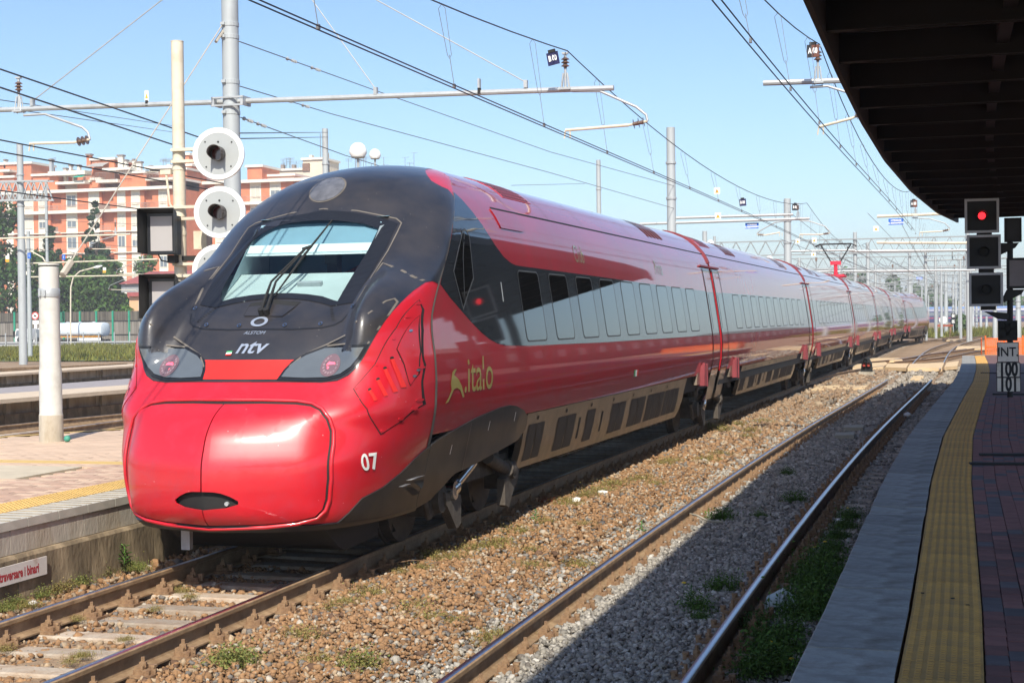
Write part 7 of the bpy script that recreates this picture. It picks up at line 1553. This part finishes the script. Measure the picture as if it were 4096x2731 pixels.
f6 = lambda x, y, s_, ox, oy: (ox + x / s_, oy + y / s_)
ys_ = [(1190, 2030, 1.809, 1500 if False else 0)]
for (x, y, sc) in ((1720, 2215, .9), (1810, 2225, 1.0), (1880, 2190, .9), (1960, 2185, 1.2), (2000, 2170, 1.1), (2120, 2200, .9), (2180, 2080, .9), (2070, 2120, 1.0), (2280, 2010, 1.0), (2350, 1975, 1.1), (2400, 1960, 1.2), (2440, 1935, 1.2), (2480, 1930, 1.0), (2260, 1995, .8), (2690, 1840, 1.1), (2660, 1850, 1.2), (2560, 1912, 1.2), (2880, 1810, 1.2), (2830, 1835, 1.3), (2850, 1705, 1.5), (2900, 1715, 1.5), (3000, 1720, 1.5), (2990, 1740, 1.2), (3050, 1680, 1.3), (2820, 1695, 1.4), (2950, 1690, 1.3), (1690, 2265, .7), (1600, 2280, .6), (1480, 2370, 1.0), (1670, 2430, 1.1), (1740, 2470, .9), (1220, 2540, 1.0), (1390, 2400, .7), (1330, 2420, .7), (1990, 2540, .9), (1950, 2560, .7), (1830, 2480, .7), (2120, 2260, .9), (2310, 2255, .9), (1270, 2640, .8), (900, 2630, .8), (1440, 2660, 1.1), (2340, 2090, .7), (2620, 1930, 1.0)):
    weed(random.choice(WY), x, y + 12, sc)
for (x, y, sc) in ((925, 2660, 1.2), (1435, 2672, 1.1), (960, 2650, .9)): weed(WG[0], x, y, sc, lab='bright green weed tuft near the bottom rail', grp='bright weeds by the bottom rail')
weed(WR, 2185, 2008, 1.2, lab='patch of red-leaved weeds in the ballast beside the train', grp=None)
# weeds on the left verge under the wall
for (x, y, sc) in ((20, 2440, .8), (60, 2420, .9), (160, 2385, 1.0), (215, 2365, 1.1), (260, 2350, 1.1), (320, 2335, 1.0), (370, 2300, 1.1), (410, 2295, .9), (480, 2270, 1.0), (520, 2275, 1.1), (555, 2280, .8), (110, 2425, .8)): weed(random.choice(WG + WY), x, y, sc * .8, lab='green weeds growing along the foot of the left platform wall', grp='weeds along the left wall')
for (x, y, sc) in ((300, 2480, .5), (720, 2365, .55), (760, 2390, .5), (620, 2440, .45), (330, 2625, .5), (280, 2650, .45), (500, 2560, .4), (20, 2600, .5)): weed(random.choice(WY), x, y, sc, lab='small weeds between the rails in front of the train', grp='weeds between the front rails')
# shaded weeds beside the right-hand rail
for (x, y, sc) in ((3300, 2240, 1.0), (3330, 2200, .9), (3260, 2290, 1.1), (3280, 2330, 1.2), (3230, 2380, 1.0), (3340, 2300, 1.0), (3290, 2410, 1.2), (3200, 2430, 1.1), (3230, 2470, 1.3), (3280, 2460, 1.0), (3150, 2540, .9), (3110, 2600, 1.1), (3080, 2660, 1.2), (3120, 2680, 1.0), (3020, 2510, .8), (3050, 2560, .7), (3350, 2150, .8), (3380, 2110, .8), (3400, 2070, .8), (3020, 2700, 1.0), (3210, 2330, .7)): weed(random.choice(WD), x, y, sc * .95, lab='green weeds in the shade between the rail and the platform wall', grp='shaded weeds by the platform wall')
for (x, y, sc) in ((2890, 2360, .8), (2790, 2440, .8), (2800, 2480, .5), (3180, 2010, .9), (2880, 2080, .9), (3150, 1900, .7), (3040, 2070, .5)): weed(random.choice(WD), x, y, sc, lab='dark weed clump in the shaded ballast between the nearest rails', grp='weeds in the shaded track')
def flower(label, x, y, z, h, n=9, col=None):
    P = pz(x, y, z); t = thing('yellow_flower', label, 'wild flower', P, random.uniform(0, 6), 'yellow flowers in the shade'); m = MB(); m.tube([(0, 0, 0), (.01, 0, h)], .003, 4); m.build('stem', M('stem_green', (.08, .16, .03), rough=.8, var=.1) if 'stem_green' not in bpy.data.materials else bpy.data.materials['stem_green'], t); m = MB(); m.lathe([(.004, h - .006), (.022, h), (.018, h + .008), (0, h + .012)], n=9); m.build('flower_head', bpy.data.materials.get('yellow_petals') or M('yellow_petals', (.75, .50, .02), rough=.7, var=.05), t)
for x, y, lab in ((3258, 2222, 'yellow flower beside the platform edge, highest of the shaded ones'), (3300, 2200, 'yellow flower right of the highest one'), (3080, 2615, 'large yellow flower low by the shaded sleeper ends'), (2736, 2370, 'yellow flower in the shaded ballast between the rails'), (3165, 2685, 'yellow flower near the bottom edge beside the broken stone'), (3390, 2060, 'yellow flower farthest along the shaded platform wall')): flower(lab, x, y, -.17, .09)
# tall plants
def tall_plant(label, x, y, z, h, col, n=26, w=.1):
    P = pz(x, y, z); t = thing('wild_plant', label, 'plant', P, random.uniform(0, 6)); m = MB(); mt = M('plant_leaf', col, rough=.7, var=.2, scale=20)
    m.tube([(0, 0, 0), (.01, .01, h)], .005, 5); m.build('stem', mt, t); V = []; F = []
    lf = MB()
    for k in range(n):
        f = (k + 1) / n; a = k * 2.4; L_ = w * (1.1 - .6 * f) * random.uniform(.7, 1.2); b = Vector((0, 0, h * f * .95)); d = Vector((math.cos(a), math.sin(a), .55)); s_ = Vector((-math.sin(a), math.cos(a), 0)) * L_ * .16
        lf.add([b, b + d * L_ * .5 + s_, b + d * L_ + Vector((0, 0, -.3 * L_)), b + d * L_ * .5 - s_], [(0, 1, 2, 3)])
    tag(lf.build('leaf', mt, t), kind='stuff')
tall_plant('tall green weed with a yellow top growing at the left platform wall', 497, 2262, -.12, .22, (.09, .20, .03), 22, .11)
tall_plant('pale green leafy plant beside the red weeds near the train', 2142, 2085, -.17, .15, (.14, .26, .09), 16, .08); tall_plant('small green plant beside the shiny sunlit rail', 2565, 2130, -.17, .14, (.10, .24, .06), 14, .08); tall_plant('dark green plant with thin stem in the shaded ballast', 2760, 2430, -.17, .20, (.05, .12, .03), 18, .07)
# litter and odd stones
def lump(name, label, x, y, z, r, mat, cat, sq=(1, 1, .7)):
    P = pz(x, y, z); V = ICO_V * (1 + RNG.uniform(-.25, .25, (12, 1))) * r * np.array(sq); o = raw_mesh(name, V, ICO_F, mat); o.location = P + Vector((0, 0, r * .3)); tag(o, label, cat); return o
wst = M('white_stone', (.72, .70, .66), rough=.9, var=.1, scale=20); gst = M('pale_grey_stone', (.42, .40, .36), rough=.9, var=.15, scale=15, bump=.3)
lump('white_stone', 'bright white stone lying in the ballast beside the train', 2305, 2012, -.16, .075, wst, 'stone', (.8, .6, 1.0)); lump('white_stone', 'pale stone just left of the bright white one', 2415, 1975, -.16, .07, wst, 'stone', (1.3, .8, .6)); lump('grey_stone', 'large pale grey stone at the bottom of the ballast', 1330, 2700, -.19, .085, gst, 'stone', (1.3, .8, .55)); lump('grey_stone', 'big flat stone in the middle of the ballast', 1595, 2495, -.19, .075, gst, 'stone', (1.3, .8, .5)); lump('white_stone', 'small white stone by the left verge', 130, 2420, -.17, .045, wst, 'stone'); lump('white_stone', 'small white stone at the bottom left among weeds', 918, 2612, -.17, .018, wst, 'stone'); lump('white_stone', 'tiny white chip lying mid ballast', 1648, 2462, -.17, .02, wst, 'stone')
lump('grey_stone', 'long pale block of broken concrete in the ballast', 1830, 2470, -.20, .10, gst, 'stone', (1.9, .8, .45)); lump('paper_scrap', 'crumpled white paper beside the far right rail', 3630, 1665, -.12, .10, wst, 'litter'); lump('paper_scrap', 'crumpled white paper in the shaded weeds', 3362, 2085, -.15, .06, wst, 'litter', (1, .8, .5))
def bag():
    P = pz(3130, 2425, -.16); n = 18; V = []; rg = np.random.default_rng(5)
    for i in range(5):
        r = (.14, .13, .10, .055, .012)[i]; z = (0, .03, .08, .115, .15)[i]
        for k in range(n): a = 2 * math.pi * k / n; q = r * (1 + rg.uniform(-.28, .28)); V.append((q * math.cos(a) * 1.15, q * math.sin(a) * .8, z + rg.uniform(-.012, .012)))
    F = [(i * n + k, i * n + (k + 1) % n, (i + 1) * n + (k + 1) % n, (i + 1) * n + k) for i in range(4) for k in range(n)] + [tuple(range(4 * n, 5 * n))]
    m = MB(); m.add(V, F); o = m.build('plastic_bag', M('thin_plastic', (.42, .47, .45), rough=.35, var=.15, scale=12), loc=P); tag(o, 'crumpled pale plastic bag lying in the shaded weeds', 'plastic bag')
bag()
# thin rusty wire and a rail bond cable
def cable(label, pts, z, r, mat, name='cable'):
    P = [pz(x, y, z + dz) for x, y, dz in pts]; m = MB(); m.tube(P, r, 5); o = m.build(name, mat); tag(o, label, 'cable')
cable('thin rusty wire curving over the ballast in front of the train', [(1410, 2305, 0), (1480, 2280, .04), (1560, 2255, .07), (1640, 2240, .08), (1720, 2240, .05)], -.16, .004, rust)
cable('pale rail bond cable at the joint of the shiny rail', [(2740, 2050, 0), (2790, 2062, .03), (2830, 2082, 0), (2890, 2088, -.02)], -.12, .014, plank_m)
cable('thin rusty rod lying in the far ballast', [(2718, 1866, 0), (2830, 1917, .02)], -.15, .006, rust)
# ------------------------------------------------------------------ thin summer haze over the whole place
def haze(density):
    m = bpy.data.materials.new('haze_air'); m.use_nodes = True; nt = m.node_tree; nt.nodes.clear(); o = nt.nodes.new('ShaderNodeOutputMaterial'); v = nt.nodes.new('ShaderNodeVolumePrincipled'); v.inputs['Color'].default_value = (.93, .95, 1, 1); v.inputs['Density'].default_value = density; v.inputs['Anisotropy'].default_value = 0.0
    nt.links.new(v.outputs[0], o.inputs['Volume']); b = MB(); b.box((0, 1500, 18.5), (6200, 3240, 41)); h = b.build('haze', m); tag(h, kind='stuff'); return h
haze(.0005)
